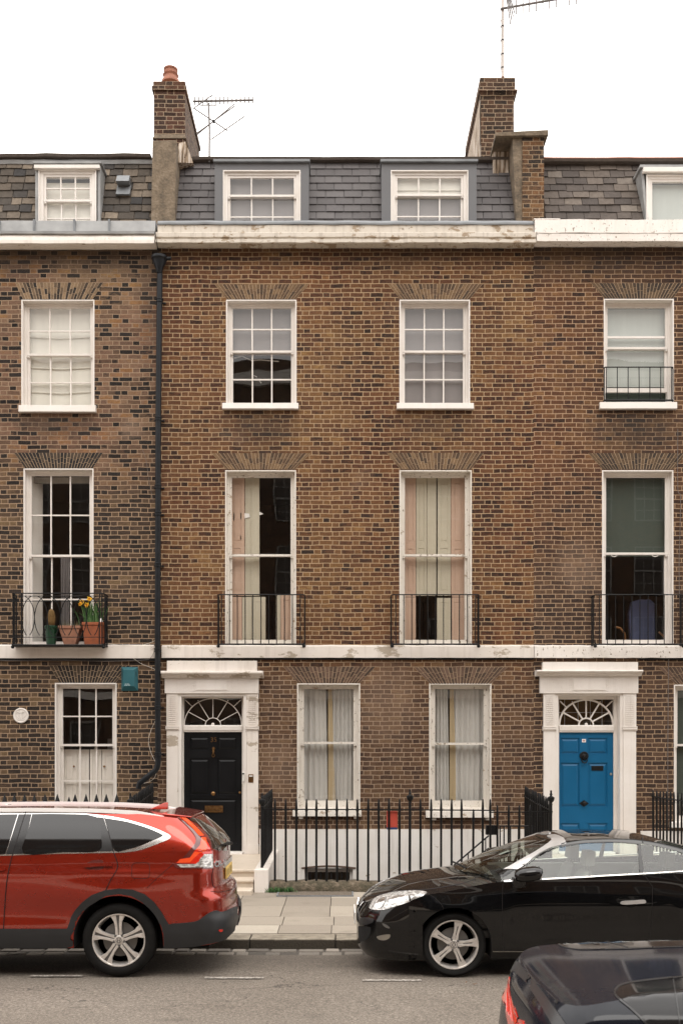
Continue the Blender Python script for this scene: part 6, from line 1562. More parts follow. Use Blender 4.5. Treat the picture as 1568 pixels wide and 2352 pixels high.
k.bsdf(k.ramp(n_, [(.35, (.26, .25, .24)), (.5, (.52, .51, .49)), (.62, (.85, .84, .82))]), .12, .35, k.bump(n_, .5, .01), 1.0); M['lamp_clear'] = k.m
M['plate_yellow'] = simple('yellow_number_plate', (0.62, 0.42, 0.12), .5, var=.05, bump=0)
M['plate_white'] = simple('white_number_plate', (0.72, 0.70, 0.66), .4, var=.05, bump=0)
M['door_card'] = simple('pale_door_lining', (0.40, 0.39, 0.36), .8, var=.05)
M['seat'] = simple('grey_car_seat', (0.24, 0.23, 0.215), .9, var=.1)
M['gap'] = simple('panel_gap', (0.006, 0.003, 0.003), .8, var=0, bump=0)

def pl(pts):
    def f(x):
        if x <= pts[0][0]: return pts[0][1]
        for (a, b), (c, d) in zip(pts[:-1], pts[1:]):
            if x <= c: return b + (d - b) * (x - a) / (c - a)
        return pts[-1][1]
    return f
def sm(pts, w):
    f = pl(pts)
    return lambda x: sum(f(x + w * k_ / 4) * (5 - abs(k_)) for k_ in range(-4, 5)) / 25.0

def loft(c, v, col):
    kind, s = col; z = c['z0']; x = 0; y = 0
    for _ in range(7):
        xf, xr, lf, lr = c['xf'](z), c['xr'](z), c['Lf'](z), c['Lr'](z)
        ex = c.get('ex', .72)
        if kind == 'fc': a = s * math.pi / 2; x = xf + lf * (1 - math.cos(a) ** ex if a < math.pi / 2 - 1e-6 else 1); ys = math.sin(a) ** ex if a > 0 else 0
        elif kind == 'fs': x = xf + lf + (c['xa0'] - xf - lf) * s; ys = 1
        elif kind == 'm': x = s; ys = 1
        elif kind == 'rs': x = c['xa1'] + (xr - lr - c['xa1']) * s; ys = 1
        else: a = s * math.pi / 2; x = xr - lr * (1 - math.cos(a) ** ex if a < math.pi / 2 - 1e-6 else 1); ys = math.sin(a) ** ex if a > 0 else 0
        zb = c['zb'](x)
        if kind == 'm':
            for (cx, cz, r) in c.get('arches', ()):
                dx = abs(x - cx)
                if dx < r - 1e-6: zb = max(zb, cz + math.sqrt(r * r - dx * dx))
        z = zb + (c['zt'](x) - zb) * v
    y = ys * c['W'](z, x)
    return Vector((x, y, z))

def make_loft(c, nv=26):
    cols = [('fc', i / 14) for i in range(15)] + [('fs', i / 8) for i in range(1, 9)]
    xs = [c['xa0'] + (c['xa1'] - c['xa0']) * i / 70 for i in range(1, 70)]
    for (cx, cz, r) in c.get('arches', ()):
        xs = [x for x in xs if abs(abs(x - cx) - r) > .004]
        xs += [cx - r * math.cos(math.pi * i / 30) for i in range(1, 30)] + [cx - r - .0015, cx + r + .0015, cx - r + .0005, cx + r - .0005]
    cols += [('m', x) for x in sorted(xs) if c['xa0'] < x < c['xa1']]
    cols += [('rs', i / 10) for i in range(0, 11)] + [('rc', 1 - i / 16) for i in range(1, 17)]
    vv = [i / nv for i in range(nv + 1)]
    return [[loft(c, v, col) for v in vv] for col in cols]

def loft_mesh(name, grid, yc, mat, parent, skip=None):
    n, m = len(grid), len(grid[0]); mb = MB()
    for sg in (-1, 1):
        vs = [(p.x, yc + sg * p.y, p.z) for col in grid for p in col]; fs = []
        for i in range(n - 1):
            for j in range(m - 1):
                a = i * m + j; q = (a, a + m, a + m + 1, a + 1)
                fs.append(q if sg < 0 else q[::-1])
        mb.add(vs, fs)
    o = mb.build(name, mat, parent, fix=False)
    bm = bmesh.new(); bm.from_mesh(o.data); bmesh.ops.remove_doubles(bm, verts=bm.verts, dist=.0004); bmesh.ops.dissolve_degenerate(bm, dist=.0002, edges=bm.edges); bmesh.ops.recalc_face_normals(bm, faces=bm.faces); bm.to_mesh(o.data); bm.free()
    o.data.polygons.foreach_set('use_smooth', [True] * len(o.data.polygons))
    try: o.data.set_sharp_from_angle(angle=R(50))
    except Exception: pass
    return o

def lid(name, edge, yc, crown, mat, parent, K=18, xlim=None, p=2.0):
    """closes the space between the near and the far top edge with a crowned sheet"""
    pts = [e for e in edge if xlim is None or xlim[0] <= e.x <= xlim[1]]
    vs = []; fs = []; n = len(pts)
    ymax = max(e.y for e in pts)
    for e in pts:
        for k_ in range(K + 1):
            t = 1 - 2 * k_ / K; y = e.y * t
            vs.append((e.x, yc - y, e.z + crown(e.x) * (e.y / ymax) * (1 - abs(t) ** p)))
    for i in range(n - 1):
        for k_ in range(K): a = i * (K + 1) + k_; fs.append((a, a + 1, a + K + 2, a + K + 1))
    mb = MB(); mb.add(vs, fs); o = mb.build(name, mat, parent, smooth=True, angle=60)
    return o, vs, fs

def tree_of(*grids_or_meshes, yc=0):
    vs = []; fs = []
    for g in grids_or_meshes:
        b = len(vs)
        if isinstance(g, tuple): vs += [Vector(v) for v in g[0]]; fs += [tuple(b + i for i in f) for f in g[1]]
        else:
            n, m = len(g), len(g[0]); vs += [Vector((p.x, yc - p.y, p.z)) for col in g for p in col]
            for i in range(n - 1):
                for j in range(m - 1): a = b + i * m + j; fs.append((a, a + m, a + m + 1, a + 1))
    return BVHTree.FromPolygons(vs, fs)

CAMP = Vector((0, CY, CZ))
def dense(poly, step, closed=True):
    out = []; n = len(poly)
    for i in range(n if closed else n - 1):
        a, b = poly[i], poly[(i + 1) % n]; d = math.hypot(b[0] - a[0], b[1] - a[1]); k_ = max(1, int(d / step))
        for j in range(k_): out.append((a[0] + (b[0] - a[0]) * j / k_, a[1] + (b[1] - a[1]) * j / k_))
    if not closed: out.append(poly[-1])
    return out
def curve(pts, closed=True, n=5):
    out = []; m = len(pts)
    for i in range(m if closed else m - 1):
        p0, p1, p2, p3 = (pts[(i - 1) % m], pts[i], pts[(i + 1) % m], pts[(i + 2) % m]) if closed else (pts[max(0, i - 1)], pts[i], pts[i + 1], pts[min(m - 1, i + 2)])
        for k_ in range(n):
            t = k_ / n; out.append(tuple(.5 * (2 * p1[c] + (-p0[c] + p2[c]) * t + (2 * p0[c] - 5 * p1[c] + 4 * p2[c] - p3[c]) * t * t + (-p0[c] + 3 * p1[c] - 3 * p2[c] + p3[c]) * t ** 3) for c in (0, 1)))
    if not closed: out.append(pts[-1])
    return out
def ribbon(pts, w_, smooth=True):
    p = curve(pts, False) if smooth else dense(pts, 4, False)
    L_, R_ = [], []
    for i, q in enumerate(p):
        a, b = p[max(0, i - 1)], p[min(len(p) - 1, i + 1)]; dx, dy = b[0] - a[0], b[1] - a[1]; l = math.hypot(dx, dy) or 1
        ww = w_ if not isinstance(w_, (list, tuple)) else w_[0] + (w_[1] - w_[0]) * i / (len(p) - 1)
        L_.append((q[0] - dy / l * ww / 2, q[1] + dx / l * ww / 2)); R_.append((q[0] + dy / l * ww / 2, q[1] - dx / l * ww / 2))
    return L_ + R_[::-1]
def on_car(name, bvh, poly, off, mat, parent, yc, step=5.0, mirror=True, skirt=.010, label=None, smooth=True):
    """a panel, pane or lamp laid on the body: its outline follows the body surface, with a turned-in edge"""
    poly = dense(poly, step); pts = [Vector(p) for p in poly]; n = len(pts)
    xs = [p.x for p in pts]; ys = [p.y for p in pts]
    inner = []
    X = min(xs) + step / 2
    def inside(x, y):
        r = False
        for i in range(n):
            a, b = pts[i], pts[i - 1]
            if (a.y > y) != (b.y > y) and x < (b.x - a.x) * (y - a.y) / (b.y - a.y) + a.x: r = not r
        return r
    while X < max(xs):
        Y = min(ys) + step / 2
        while Y < max(ys):
            if inside(X, Y) and min((Vector((X, Y)) - p).length for p in pts) > step * .55: inner.append(Vector((X + random.uniform(-.1, .1), Y)))
            Y += step
        X += step
    v2, e2, f2, *_ = delaunay_2d_cdt(pts + inner, [], [list(range(n))], 1, 1e-5)
    P = []; N = []
    for v in v2:
        d = Vector(((v.x - XC) / F, 1.0, -(v.y - YH) / F)).normalized()
        loc, nor, idx, dist = bvh.ray_cast(CAMP, d)
        if loc is None:
            t = (yc - .5 - CY) / d.y; q = CAMP + d * t; loc, nor, idx, dist = bvh.find_nearest(q)
        if nor.dot(loc - CAMP) > 0: nor = -nor
        P.append(loc + nor * off); N.append(nor)
    cnt = {}
    for f in f2:
        for a, b in zip(f, list(f[1:]) + [f[0]]): cnt[(min(a, b), max(a, b))] = cnt.get((min(a, b), max(a, b)), 0) + 1
    mb = MB(); base = len(P)
    vs = [tuple(p) for p in P] + [tuple(p - m_ * skirt) for p, m_ in zip(P, N)]
    fs = [tuple(f) for f in f2]
    for (a, b), k_ in cnt.items():
        if k_ == 1: fs.append((a, b, b + base, a + base))
    mb.add(vs, fs)
    o = mb.build(name, mat, parent, smooth=smooth, angle=35)
    if mirror:
        m2 = MB(); m2.add([(x, 2 * yc - y, z) for x, y, z in vs], [f[::-1] for f in fs]); m2.build(name, mat, parent, smooth=smooth, angle=35)
    if label: o['label'] = label
    return o

def wheel(T, x, yf, z, rt, rr, style, phase, side=-1):
    """side -1: outer face towards -y"""
    s = side
    def Y(h): return yf - s * h
    def add_c(mb, prof, n=40): mb.lathe([(r, (-s) * h) for r, h in prof], (x, yf, z), n, 'y', cap=False)
    def add_l(mb, prof, n=40): mb.lathe([(r, (-s) * h) for r, h in prof], (x, yf, z), n, 'y')
    mb = MB(); add_c(mb, [(rr + .002, .028), (rr + .006, .004), (rr + .018, -.006), ((rr + rt) / 2 + .01, -.010), (rt - .022, .002), (rt - .006, .014), (rt, .035), (rt, .075), (rt - .006, .078), (rt - .006, .082), (rt, .085), (rt, .17), (rt - .02, .20), (rr, .205)], 56)
    w = mb.build('wheel', M['tyre'], T, smooth=True, angle=40)
    mb = MB(); add_c(mb, [(rr + .005, .014), (rr + .003, .002), (rr - .006, .002), (rr - .012, .010), (rr - .016, .05), (rr - .028, .12), (rr - .03, .18)], 48)
    rim = mb.build('rim', M['alloy'], w, smooth=True, angle=40)
    mb = MB(); add_l(mb, [(rr - .03, .10), (.001, .10)], 32); mb.build('brake_dust_plate', M['iron'], w)
    mb = MB(); add_l(mb, [(rr * .66, .085), (rr * .66, .07), (rr * .3, .065), (.001, .06)], 32); mb.build('brake_disc', M['alloy_dark'], w, smooth=True, angle=30)
    for i in range(5):
        a = R(phase + 72 * i); ca, sa = math.cos(a), math.sin(a)
        def q(sv, tv): return (x + sv * ca - tv * sa, z + sv * sa + tv * ca)
        k_ = rr / .235
        mb = MB()
        if style == 'double':
            for g in (1, -1):
                pts = [(.040, .003), (.13, .007), (.18, .011), (.226, .016), (.228, .064), (.212, .062), (.19, .050), (.165, .036), (.13, .030), (.09, .028), (.05, .030)]
                pts = [q(a_ * k_, b_ * k_ * g) for a_, b_ in pts]
                if g < 0: pts = pts[::-1]
                mb.poly_y(pts, Y(.010), Y(.045))
            gb = MB(); gp = [(.04, .018), (.228, .03), (.228, -.03), (.04, -.018)]; gb.poly_y([q(a_ * k_, b_ * k_) for a_, b_ in gp], Y(.022), Y(.048)); gb.build('spoke_groove', M['alloy_dark'], w)
        else:
            for g in (1, -1):
                pts = [(.040, .0), (.10, .0035), (.175, .006), (.185, 0), (.228, .0), (.229, .040), (.222, .047), (.20, .038), (.16, .030), (.11, .024), (.05, .030)]
                pts = [q(a_ * k_, b_ * k_ * g) for a_, b_ in pts]
                if g < 0: pts = pts[::-1]
                mb.poly_y(pts, Y(.010), Y(.045))
            gb = MB(); gp = [(.09, .006), (.18, .008), (.18, -.008), (.09, -.006)]; gb.poly_y([q(a_ * k_, b_ * k_) for a_, b_ in gp], Y(.018), Y(.046)); gb.build('spoke_groove', M['alloy_dark'], w)
        mb.build('spoke', M['alloy'], w, bevel=.003)
        a2 = a + R(36); mb = MB(); add = (x + .052 * math.cos(a2), yf, z + .052 * math.sin(a2))
        mb.lathe([(.011, -s * .03), (.011, -s * .008), (.006, -s * .006)], add, 8, 'y'); mb.build('wheel_nut', M['alloy_dark'], w)
    mb = MB(); add_l(mb, [(.046, .04), (.046, .014), (.040, .010), (.030, .008), (.001, .007)], 24); hub = mb.build('hub_cap', M['alloy'], w, smooth=True, angle=30)
    yy = yf + s * -.0055
    def strip(p0, p1, t_): return [p0, p1]
    e = MB()
    if style == 'double':
        for g in (-1, 1): e.tube([(x + g * .014, yy, z + .018), (x + g * .010, yy, z - .018)], .003, 5)
        e.tube([(x - .012, yy, z), (x + .012, yy, z)], .003, 5)
        e.tube([(x + .026 * math.cos(t_ * 2 * math.pi / 16), yy, z + .024 * math.sin(t_ * 2 * math.pi / 16)) for t_ in range(16)], .0022, 5, closed=True)
    else:
        e.tube([(x, yy, z + .026), (x + .017, yy, z), (x, yy, z - .026), (x - .017, yy, z)], .0045, 5, closed=True)
        e.tube([(x + .033 * math.cos(t_ * 2 * math.pi / 16), yy, z + .033 * math.sin(t_ * 2 * math.pi / 16)) for t_ in range(16)], .0022, 5, closed=True)
    e.build('emblem', M['alloy_dark'], w, smooth=True)
    return w

def underside(T, grid, yc, z, x0, x1):
    mb = MB()
    for sg in (-1, 1):
        n = len(grid); vs = []; fs = []
        for col in grid:
            p = col[0]; vs += [(p.x, yc + sg * p.y, p.z), (p.x, yc + sg * .02, p.z)]
        for i in range(n - 1): fs.append((2 * i, 2 * i + 1, 2 * i + 3, 2 * i + 2))
        mb.add(vs, fs)
    mb.box(x0, x1, yc - .45, yc + .45, z, z + .42)
    return mb.build('underbody', M['dark'], T)

# ---------------------------------------------------------------- red estate car, facing left
YCR = -6.51
CR = thing('parked_car', 'shiny red family car with silver roof rails, parked in front of the sooty left house', 'car', (-3.3, YCR, 0), 'cars parked along the kerb')
def A(p): return [(x * .36321, 1818.8 + y * .36321) for x, y in p]
def C_(p): return [(404.17 + x * .16006, 1827.95 + y * .16006) for x, y in p]
bumpW = lambda z, pts=sm([(.15, .72), (.3, .765), (.42, .782), (.55, .786), (.8, .79), (.93, .793), (1.0, .788), (1.08, .776), (1.2, .762)], .03): pts(z)
wl = dict(z0=.6, xf=sm([(.15, -5.45), (.4, -5.56), (.7, -5.56), (.9, -5.45), (1.1, -5.2)], .05), xr=sm([(.20, -1.20), (.26, -1.13), (.34, -1.085), (.45, -1.06), (.54, -1.062), (.60, -1.095), (.75, -1.10), (.82, -1.165), (1.04, -1.17), (1.19, -1.175), (1.3, -1.24)], .02),
          Lf=lambda z: .55, Lr=lambda z: .40, xa0=-5.2, xa1=-1.665, ex=.62,
          zb=pl([(-5.6, .30), (-5.3, .28), (-1.7, .28), (-1.45, .29), (-1.2, .31), (-1.0, .34)]), zt=sm([(-5.6, .86), (-5.2, 1.0), (-4.4, 1.12), (-4.0, 1.15), (-3.3, 1.157), (-2.3, 1.18), (-1.5, 1.20), (-1.1, 1.20)], .12),
          arches=[(-2.12, .36, .425), (-4.74, .36, .425)])
def Wred(z, x):
    w_ = bumpW(z)
    # flared haunches over the rear wheel and a tucked waist on the doors
    w_ += .022 * math.exp(-((x + 2.1) / .55) ** 2) * math.exp(-((z - .80) / .17) ** 2)
    w_ -= .018 * math.exp(-((z - .62) / .12) ** 2) * (1 if x < -2.6 else max(0, 1 - (x + 2.6) / .35))
    w_ += .007 * math.exp(-((z - 1.0) / .03) ** 2)
    return w_
wl['W'] = Wred
gl_ = make_loft(wl, 30)
body = loft_mesh('body', gl_, YCR, M['paint_red'], CR)
gh = dict(z0=1.3, xf=sm([(1.1, -4.55), (1.6, -3.95)], .03), xr=sm([(1.15, -1.155), (1.20, -1.178), (1.29, -1.237), (1.40, -1.348), (1.49, -1.455), (1.56, -1.56), (1.62, -1.62)], .02), Lf=lambda z: .35, Lr=lambda z: .36, xa0=-4.0, xa1=-2.2, ex=.60,
          zb=wl['zt'], zt=sm([(-4.6, 1.45), (-4.1, 1.56), (-3.6, 1.572), (-3.0, 1.576), (-2.4, 1.568), (-2.0, 1.548), (-1.7, 1.518), (-1.5, 1.485)], .10),
          W=lambda z, x: (bumpW(1.19) + .0) - max(0, z - 1.17) * .22 - max(0, z - 1.17) ** 2 * .80)
gg = make_loft(gh, 18)
loft_mesh('upper_body', gg, YCR, M['paint_red'], CR)
o, lv, lf_ = lid('roof', [c_[-1] for c_ in gg], YCR, lambda x: .004, M['paint_red'], CR, p=2.5)
lid('bonnet', [c_[-1] for c_ in gl_], YCR, lambda x: .06 if x < -4.3 else .0, M['paint_red'], CR, xlim=(-9, -4.1))
BR = tree_of(gl_, gg, (lv, lf_), yc=YCR)
underside(CR, gl_, YCR, .22, -5.3, -1.3)
D_ = lambda *a, **k_: on_car(a[0], BR, a[1], a[2], M[a[3]], CR, YCR, **k_)
# side windows: chrome surround first, then dark glass and pillars standing a hair prouder
sur = D_('window_surround', curve(A([(-330, 150), (0, 126), (165, 124), (400, 129), (650, 151), (800, 177), (950, 221), (1040, 258), (1078, 281), (1064, 303), (1000, 330), (900, 367), (800, 385), (720, 388), (400, 394), (0, 407), (-330, 420)]), True, 4), .003, 'chrome', step=6)
D_('side_window', A([(-310, 165), (0, 146), (113, 145), (35, 396), (-310, 412)]), .006, 'glass_dark' if 'glass_dark' in M else 'tinted', step=6)
D_('side_window', curve(A([(204, 144), (400, 144), (612, 163), (640, 286), (622, 378), (400, 384), (150, 394), (176, 260)]), False, 3), .006, 'tinted', step=6)
D_('side_window', curve(A([(662, 170), (800, 192), (930, 231), (1020, 270), (1022, 285), (960, 312), (880, 346), (800, 368), (726, 376), (690, 270)]), False, 3), .006, 'tinted', step=6)
D_('door_pillar', A([(118, 145), (200, 144), (148, 394), (38, 398)]), .005, 'gloss_black', step=6)
D_('door_pillar', A([(616, 163), (656, 168), (722, 378), (624, 380)]), .005, 'gloss_black', step=6)
for g in ([(165, 124), (110, 300), (72, 430), (45, 560), (30, 740), (20, 925)], [(656, 152), (690, 270), (720, 386), (740, 440), (740, 492), (700, 560), (662, 640)]):
    D_('door_gap', ribbon(A(g), 1.6), .0066 if g[0][0] > 600 else .0066, 'gap', step=4, skirt=.004)
for g in ([(840, 460), (855, 452), (925, 451), (941, 460), (946, 480), (945, 525)], [(945, 525), (938, 543), (920, 549), (852, 548), (836, 540), (833, 510), (834, 475), (840, 460)]): D_('fuel_flap_gap', ribbon(A(g), 1.0), .002, 'gap', step=3, skirt=.003)
D_('tailgate_gap', ribbon(A([(1098, 458), (1040, 505), (980, 560), (930, 610)]), 1.0), .002, 'gap', step=4, skirt=.003)
# door handle: a dished recess and a pull bar
D_('handle_recess', curve(A([(530, 470), (580, 436), (640, 432), (655, 450), (650, 490), (590, 497), (545, 488)]), True, 3), .0015, 'lamp_maroon', step=4, skirt=.003)
D_('door_handle', curve(A([(528, 466), (545, 456), (620, 452), (700, 451), (709, 460), (704, 472), (640, 474), (545, 482), (531, 476)]), True, 3), .022, 'paint_red', step=4, skirt=.02)
D_('door_handle', curve(A([(-40, 478), (20, 478), (34, 486), (28, 500), (-40, 502)]), True, 3), .022, 'paint_red', step=4, skirt=.02)
# dark plastic over arch and sill
arch_o = [(0, 868), (300, 868), (425, 868), (440, 830), (452, 790), (480, 745), (520, 700), (580, 655), (660, 625), (750, 614), (840, 621), (915, 650), (975, 700), (1020, 760), (1045, 805), (1068, 842)]
arch_i = [(1037, 960), (1035, 900), (1020, 850), (990, 800), (950, 745), (900, 700), (830, 660), (750, 648), (670, 660), (600, 700), (540, 760), (500, 820), (470, 880), (462, 960), (462, 1010)]
D_('wheel_arch_trim', A([(-330, 872)] + arch_o + [(1068, 842), (1040, 880)] + arch_i + [(440, 1012), (200, 1008), (-330, 1008)]), .010, 'cladding', step=5, skirt=.02)
D_('rear_bumper_trim', curve(A([(1066, 841), (1150, 832), (1238, 821), (1285, 792), (1330, 762), (1368, 751), (1392, 762), (1430, 752), (1480, 730), (1505, 742), (1505, 790), (1480, 860), (1472, 905), (1400, 940), (1300, 965), (1180, 990), (1090, 1010), (1038, 1010), (1036, 960), (1036, 880)]), True, 3), .012, 'cladding', step=5, skirt=.03)
D_('rear_fog_lamp', curve(C_([(600, 1930), (630, 1918), (652, 1922), (648, 1944), (615, 1952)]), True, 3), .016, 'lamp_red', step=2.5, skirt=.006)
# tail lamps
tl = D_('tail_lamp', curve(C_([(-60, 262), (20, 278), (100, 298), (180, 350), (290, 455), (400, 575), (470, 680), (512, 790), (526, 900), (527, 1045), (300, 1052), (20, 1046), (-25, 985), (60, 925), (150, 840), (230, 740), (275, 680), (280, 600), (200, 490), (100, 385), (0, 310)]), False, 2), .006, 'lamp_maroon', step=3)
for nm, pts, m_ in (('lamp_strip', [(-40, 275), (20, 285), (100, 306), (190, 370), (300, 478), (398, 582), (330, 584), (240, 480), (140, 385), (40, 310)], 'lamp_bright'), ('lamp_lens', [(362, 604), (400, 600), (455, 690), (500, 790), (516, 832), (400, 838), (300, 978), (0, 972), (60, 912), (200, 890), (262, 800), (340, 720)], 'lamp_red'),
                    ('lamp_strip', [(362, 606), (425, 612), (436, 760), (420, 800), (330, 830), (250, 905), (200, 960), (20, 968), (60, 915), (200, 893), (265, 802), (342, 722)], 'lamp_bright'), ('reversing_lamp', [(12, 988), (280, 984), (380, 856), (402, 842), (518, 842), (520, 1032), (70, 1032)], 'lamp_clear')):
    on_car(nm, BR, C_(pts), .009 if m_ != 'lamp_bright' else .010, M[m_], tl, YCR, step=3)
# tailgate
tg = D_('tailgate_glass', curve(C_([(160, 335), (240, 326), (330, 345), (450, 410), (570, 498), (665, 600), (725, 690), (770, 790), (660, 790), (528, 770), (505, 690), (470, 600), (400, 500), (300, 400)]), True, 2), .005, 'tinted_warm', step=4)
D_('tailgate_gap', ribbon(C_([(524, 840), (532, 1040), (518, 1130), (515, 1200), (530, 1290), (560, 1330)]), .9), .003, 'gap', step=3, skirt=.003)
D_('bumper_crease', ribbon(C_([(500, 1375), (600, 1388), (700, 1375), (800, 1350), (862, 1320)]), .9), .003, 'gap', step=3, skirt=.003)
mb = MB(); pyc = YCR; xr_ = -1.162
mb.box(xr_ - .004, xr_ + .012, pyc - .26, pyc + .26, .87, .985); np_ = mb.build('number_plate', M['plate_yellow'], CR, bevel=.003)
mb = MB(); mb.box(xr_ - .03, xr_ + .004, pyc - .34, pyc + .34, .985, 1.045); mb.build('tailgate_garnish', M['chrome'], CR, bevel=.008)
mb = MB()
for yy in (-.2, -.1, .06, .16): mb.box(xr_ + .0122, xr_ + .0135, pyc + yy - .012, pyc + yy + .012, .895, .96)
mb.build('plate_figures', M['dark'], np_)
text_mesh('model_lettering', 'CR-V', .08, M['chrome'], CR, (-1.185, -7.03, 1.055), rot=(R(90), 0, R(58)), ext=.006, bold=.003)
# rear wiper
mb = MB(); mb.tube([(-1.175, YCR + .02, 1.20), (-1.13, YCR, 1.205), (-1.15, YCR - .25, 1.225), (-1.19, YCR - .42, 1.23)], [.02, .016, .010, .006], 8); mb.build('rear_wiper', M['iron'], CR, smooth=True)
# spoiler, rails, fin
mb = MB(); ey = .50
mb.hexa([(-1.72, YCR - ey - .02, 1.50), (-1.475, YCR - ey + .05, 1.485), (-1.475, YCR + ey - .05, 1.485), (-1.72, YCR + ey + .02, 1.50)], [(-1.76, YCR - ey - .04, 1.55), (-1.465, YCR - ey + .05, 1.512), (-1.465, YCR + ey - .05, 1.512), (-1.76, YCR + ey + .04, 1.55)]); mb.build('roof_spoiler', M['paint_red'], CR, bevel=.016, smooth=True)
for sg in (-1, 1):
    mb = MB(); ry = YCR + sg * .553; n = 26
    for i in range(n):
        def rp(t):
            x = -4.05 + 2.33 * t; return x, gh['zt'](x)
        (xa, za), (xb, zb_) = rp(i / n), rp((i + 1) / n)
        def hh(t): return .026 * min(1, min(t, 1 - t) * 9)
        h0, h1 = hh(i / n), hh((i + 1) / n)
        mb.hexa([(xa, ry - .018, za - .010), (xa, ry + .018, za - .010), (xb, ry + .018, zb_ - .010), (xb, ry - .018, zb_ - .010)], [(xa, ry - .012, za + h0), (xa, ry + .014, za + h0), (xb, ry + .014, zb_ + h1), (xb, ry - .012, zb_ + h1)])
    mb.build('roof_rail', M['rail'], CR, fix=True)
mb = MB(); fx = -1.80; fz_ = 1.555
mb.hexa([(fx - .17, YCR - .028, fz_), (fx + .02, YCR - .035, fz_), (fx + .02, YCR + .035, fz_), (fx - .17, YCR + .028, fz_)], [(fx - .015, YCR - .006, fz_ + .068), (fx + .02, YCR - .006, fz_ + .07), (fx + .02, YCR + .006, fz_ + .07), (fx - .015, YCR + .006, fz_ + .068)]); mb.build('shark_fin_aerial', M['paint_red'], CR, bevel=.008, smooth=True)
for (wx, ph) in ((-2.12, 93), (-4.74, 50)):
    wheel(CR, wx, -7.27, .353, .353, .250, 'double', ph, -1); wheel(CR, wx, 2 * YCR + 7.27, .353, .353, .250, 'double', ph + 30, 1)

# ---------------------------------------------------------------- black coupe cabriolet, facing left
YCB = -6.51
CB = thing('parked_car', 'glossy black two-door coupe with a silver windscreen pillar, parked before the blue door', 'car', (2.3, YCB, 0), 'cars parked along the kerb')
def B(p): return [(789.97 + x * .4962, 1892.25 + y * .4962) for x, y in p]
mw = sm([(.10, .70), (.25, .765), (.45, .785), (.65, .79), (.80, .785), (.90, .772), (1.0, .755), (1.1, .73)], .03)
bl = dict(z0=.6, xf=sm([(.10, .24), (.16, .19), (.21, .155), (.40, .15), (.52, .15), (.59, .185), (.70, .26), (.78, .36), (.86, .55)], .015), xr=sm([(.2, 4.55), (.5, 4.63), (.8, 4.60), (1.05, 4.50)], .04),
          Lf=lambda z: .62, Lr=lambda z: .45, xa0=.70 - .06, xa1=4.1, ex=.74,
          zb=pl([(.1, .14), (.6, .14), (.70, .15), (1.45, .17), (3.2, .18), (4.1, .2), (4.6, .27)]),
          zt=sm([(.10, .60), (.20, .62), (.30, .665), (.45, .715), (.6, .755), (.8, .79), (1.0, .82), (1.2, .862), (1.4, .90), (1.6, .918), (2.2, .948), (3.27, .995), (4.0, 1.01), (4.6, .98)], .08),
          arches=[(1.069, .315, .355), (3.68, .315, .355)])
def Wblk(z, x):
    w_ = mw(z)
    w_ += .020 * math.exp(-((x - 1.07) / .42) ** 2) * math.exp(-((z - .62) / .16) ** 2) + .022 * math.exp(-((x - 3.7) / .45) ** 2) * math.exp(-((z - .68) / .18) ** 2)
    w_ -= .014 * math.exp(-((z - .50) / .12) ** 2) * (1 if 1.6 < x < 3.2 else 0)
    return w_
bl['W'] = Wblk
g1 = make_loft(bl, 28)
loft_mesh('body', g1, YCB, M['paint_black'], CB)
hoodc = sm([(.1, .0), (.2, .03), (.35, .075), (.6, .10), (.9, .105), (1.2, .085), (1.5, .05), (1.62, .03)], .05)
ho, hv, hf = lid('bonnet', [c_[-1] for c_ in g1], YCB, hoodc, M['paint_black'], CB, K=28, xlim=(-9, 1.50), p=2.6)
lid('boot_lid', [c_[-1] for c_ in g1], YCB, lambda x: .05, M['paint_black'], CB, xlim=(3.95, 99))
# cabin: side glass between the waist and the roof line, screens and roof in one flowing shell
roofz = sm([(1.50, .935), (1.60, .985), (1.80, 1.10), (2.0, 1.205), (2.15, 1.262), (2.35, 1.292), (2.6, 1.300), (2.85, 1.295), (3.05, 1.268), (3.25, 1.222), (3.5, 1.145), (3.8, 1.055), (4.0, 1.012)], .06)
def Wg(z, x):
    zb_ = bl['zt'](x); return mw(.96) - .004 - max(0, z - zb_) * .56
cab = []; nx = 90; xs_ = [1.52 + (4.0 - 1.52) * i / nx for i in range(nx + 1)]
for x in xs_:
    zb_ = bl['zt'](x) - .004; zt_ = max(roofz(x), zb_ + .003); cab.append([Vector((x, Wg(zb_ + (zt_ - zb_) * j / 8, x), zb_ + (zt_ - zb_) * j / 8)) for j in range(9)])
mb = MB()
for sg in (-1, 1):
    vs = [(p.x, YCB + sg * p.y, p.z) for col in cab for p in col]; fs = [(i * 9 + j, (i + 1) * 9 + j, (i + 1) * 9 + j + 1, i * 9 + j + 1) for i in range(nx) for j in range(8)]
    mb.add(vs, fs)
mb.build('side_glass', M['glass_car'], CB, smooth=True)
def ypow(t): return abs(t) ** 2.2
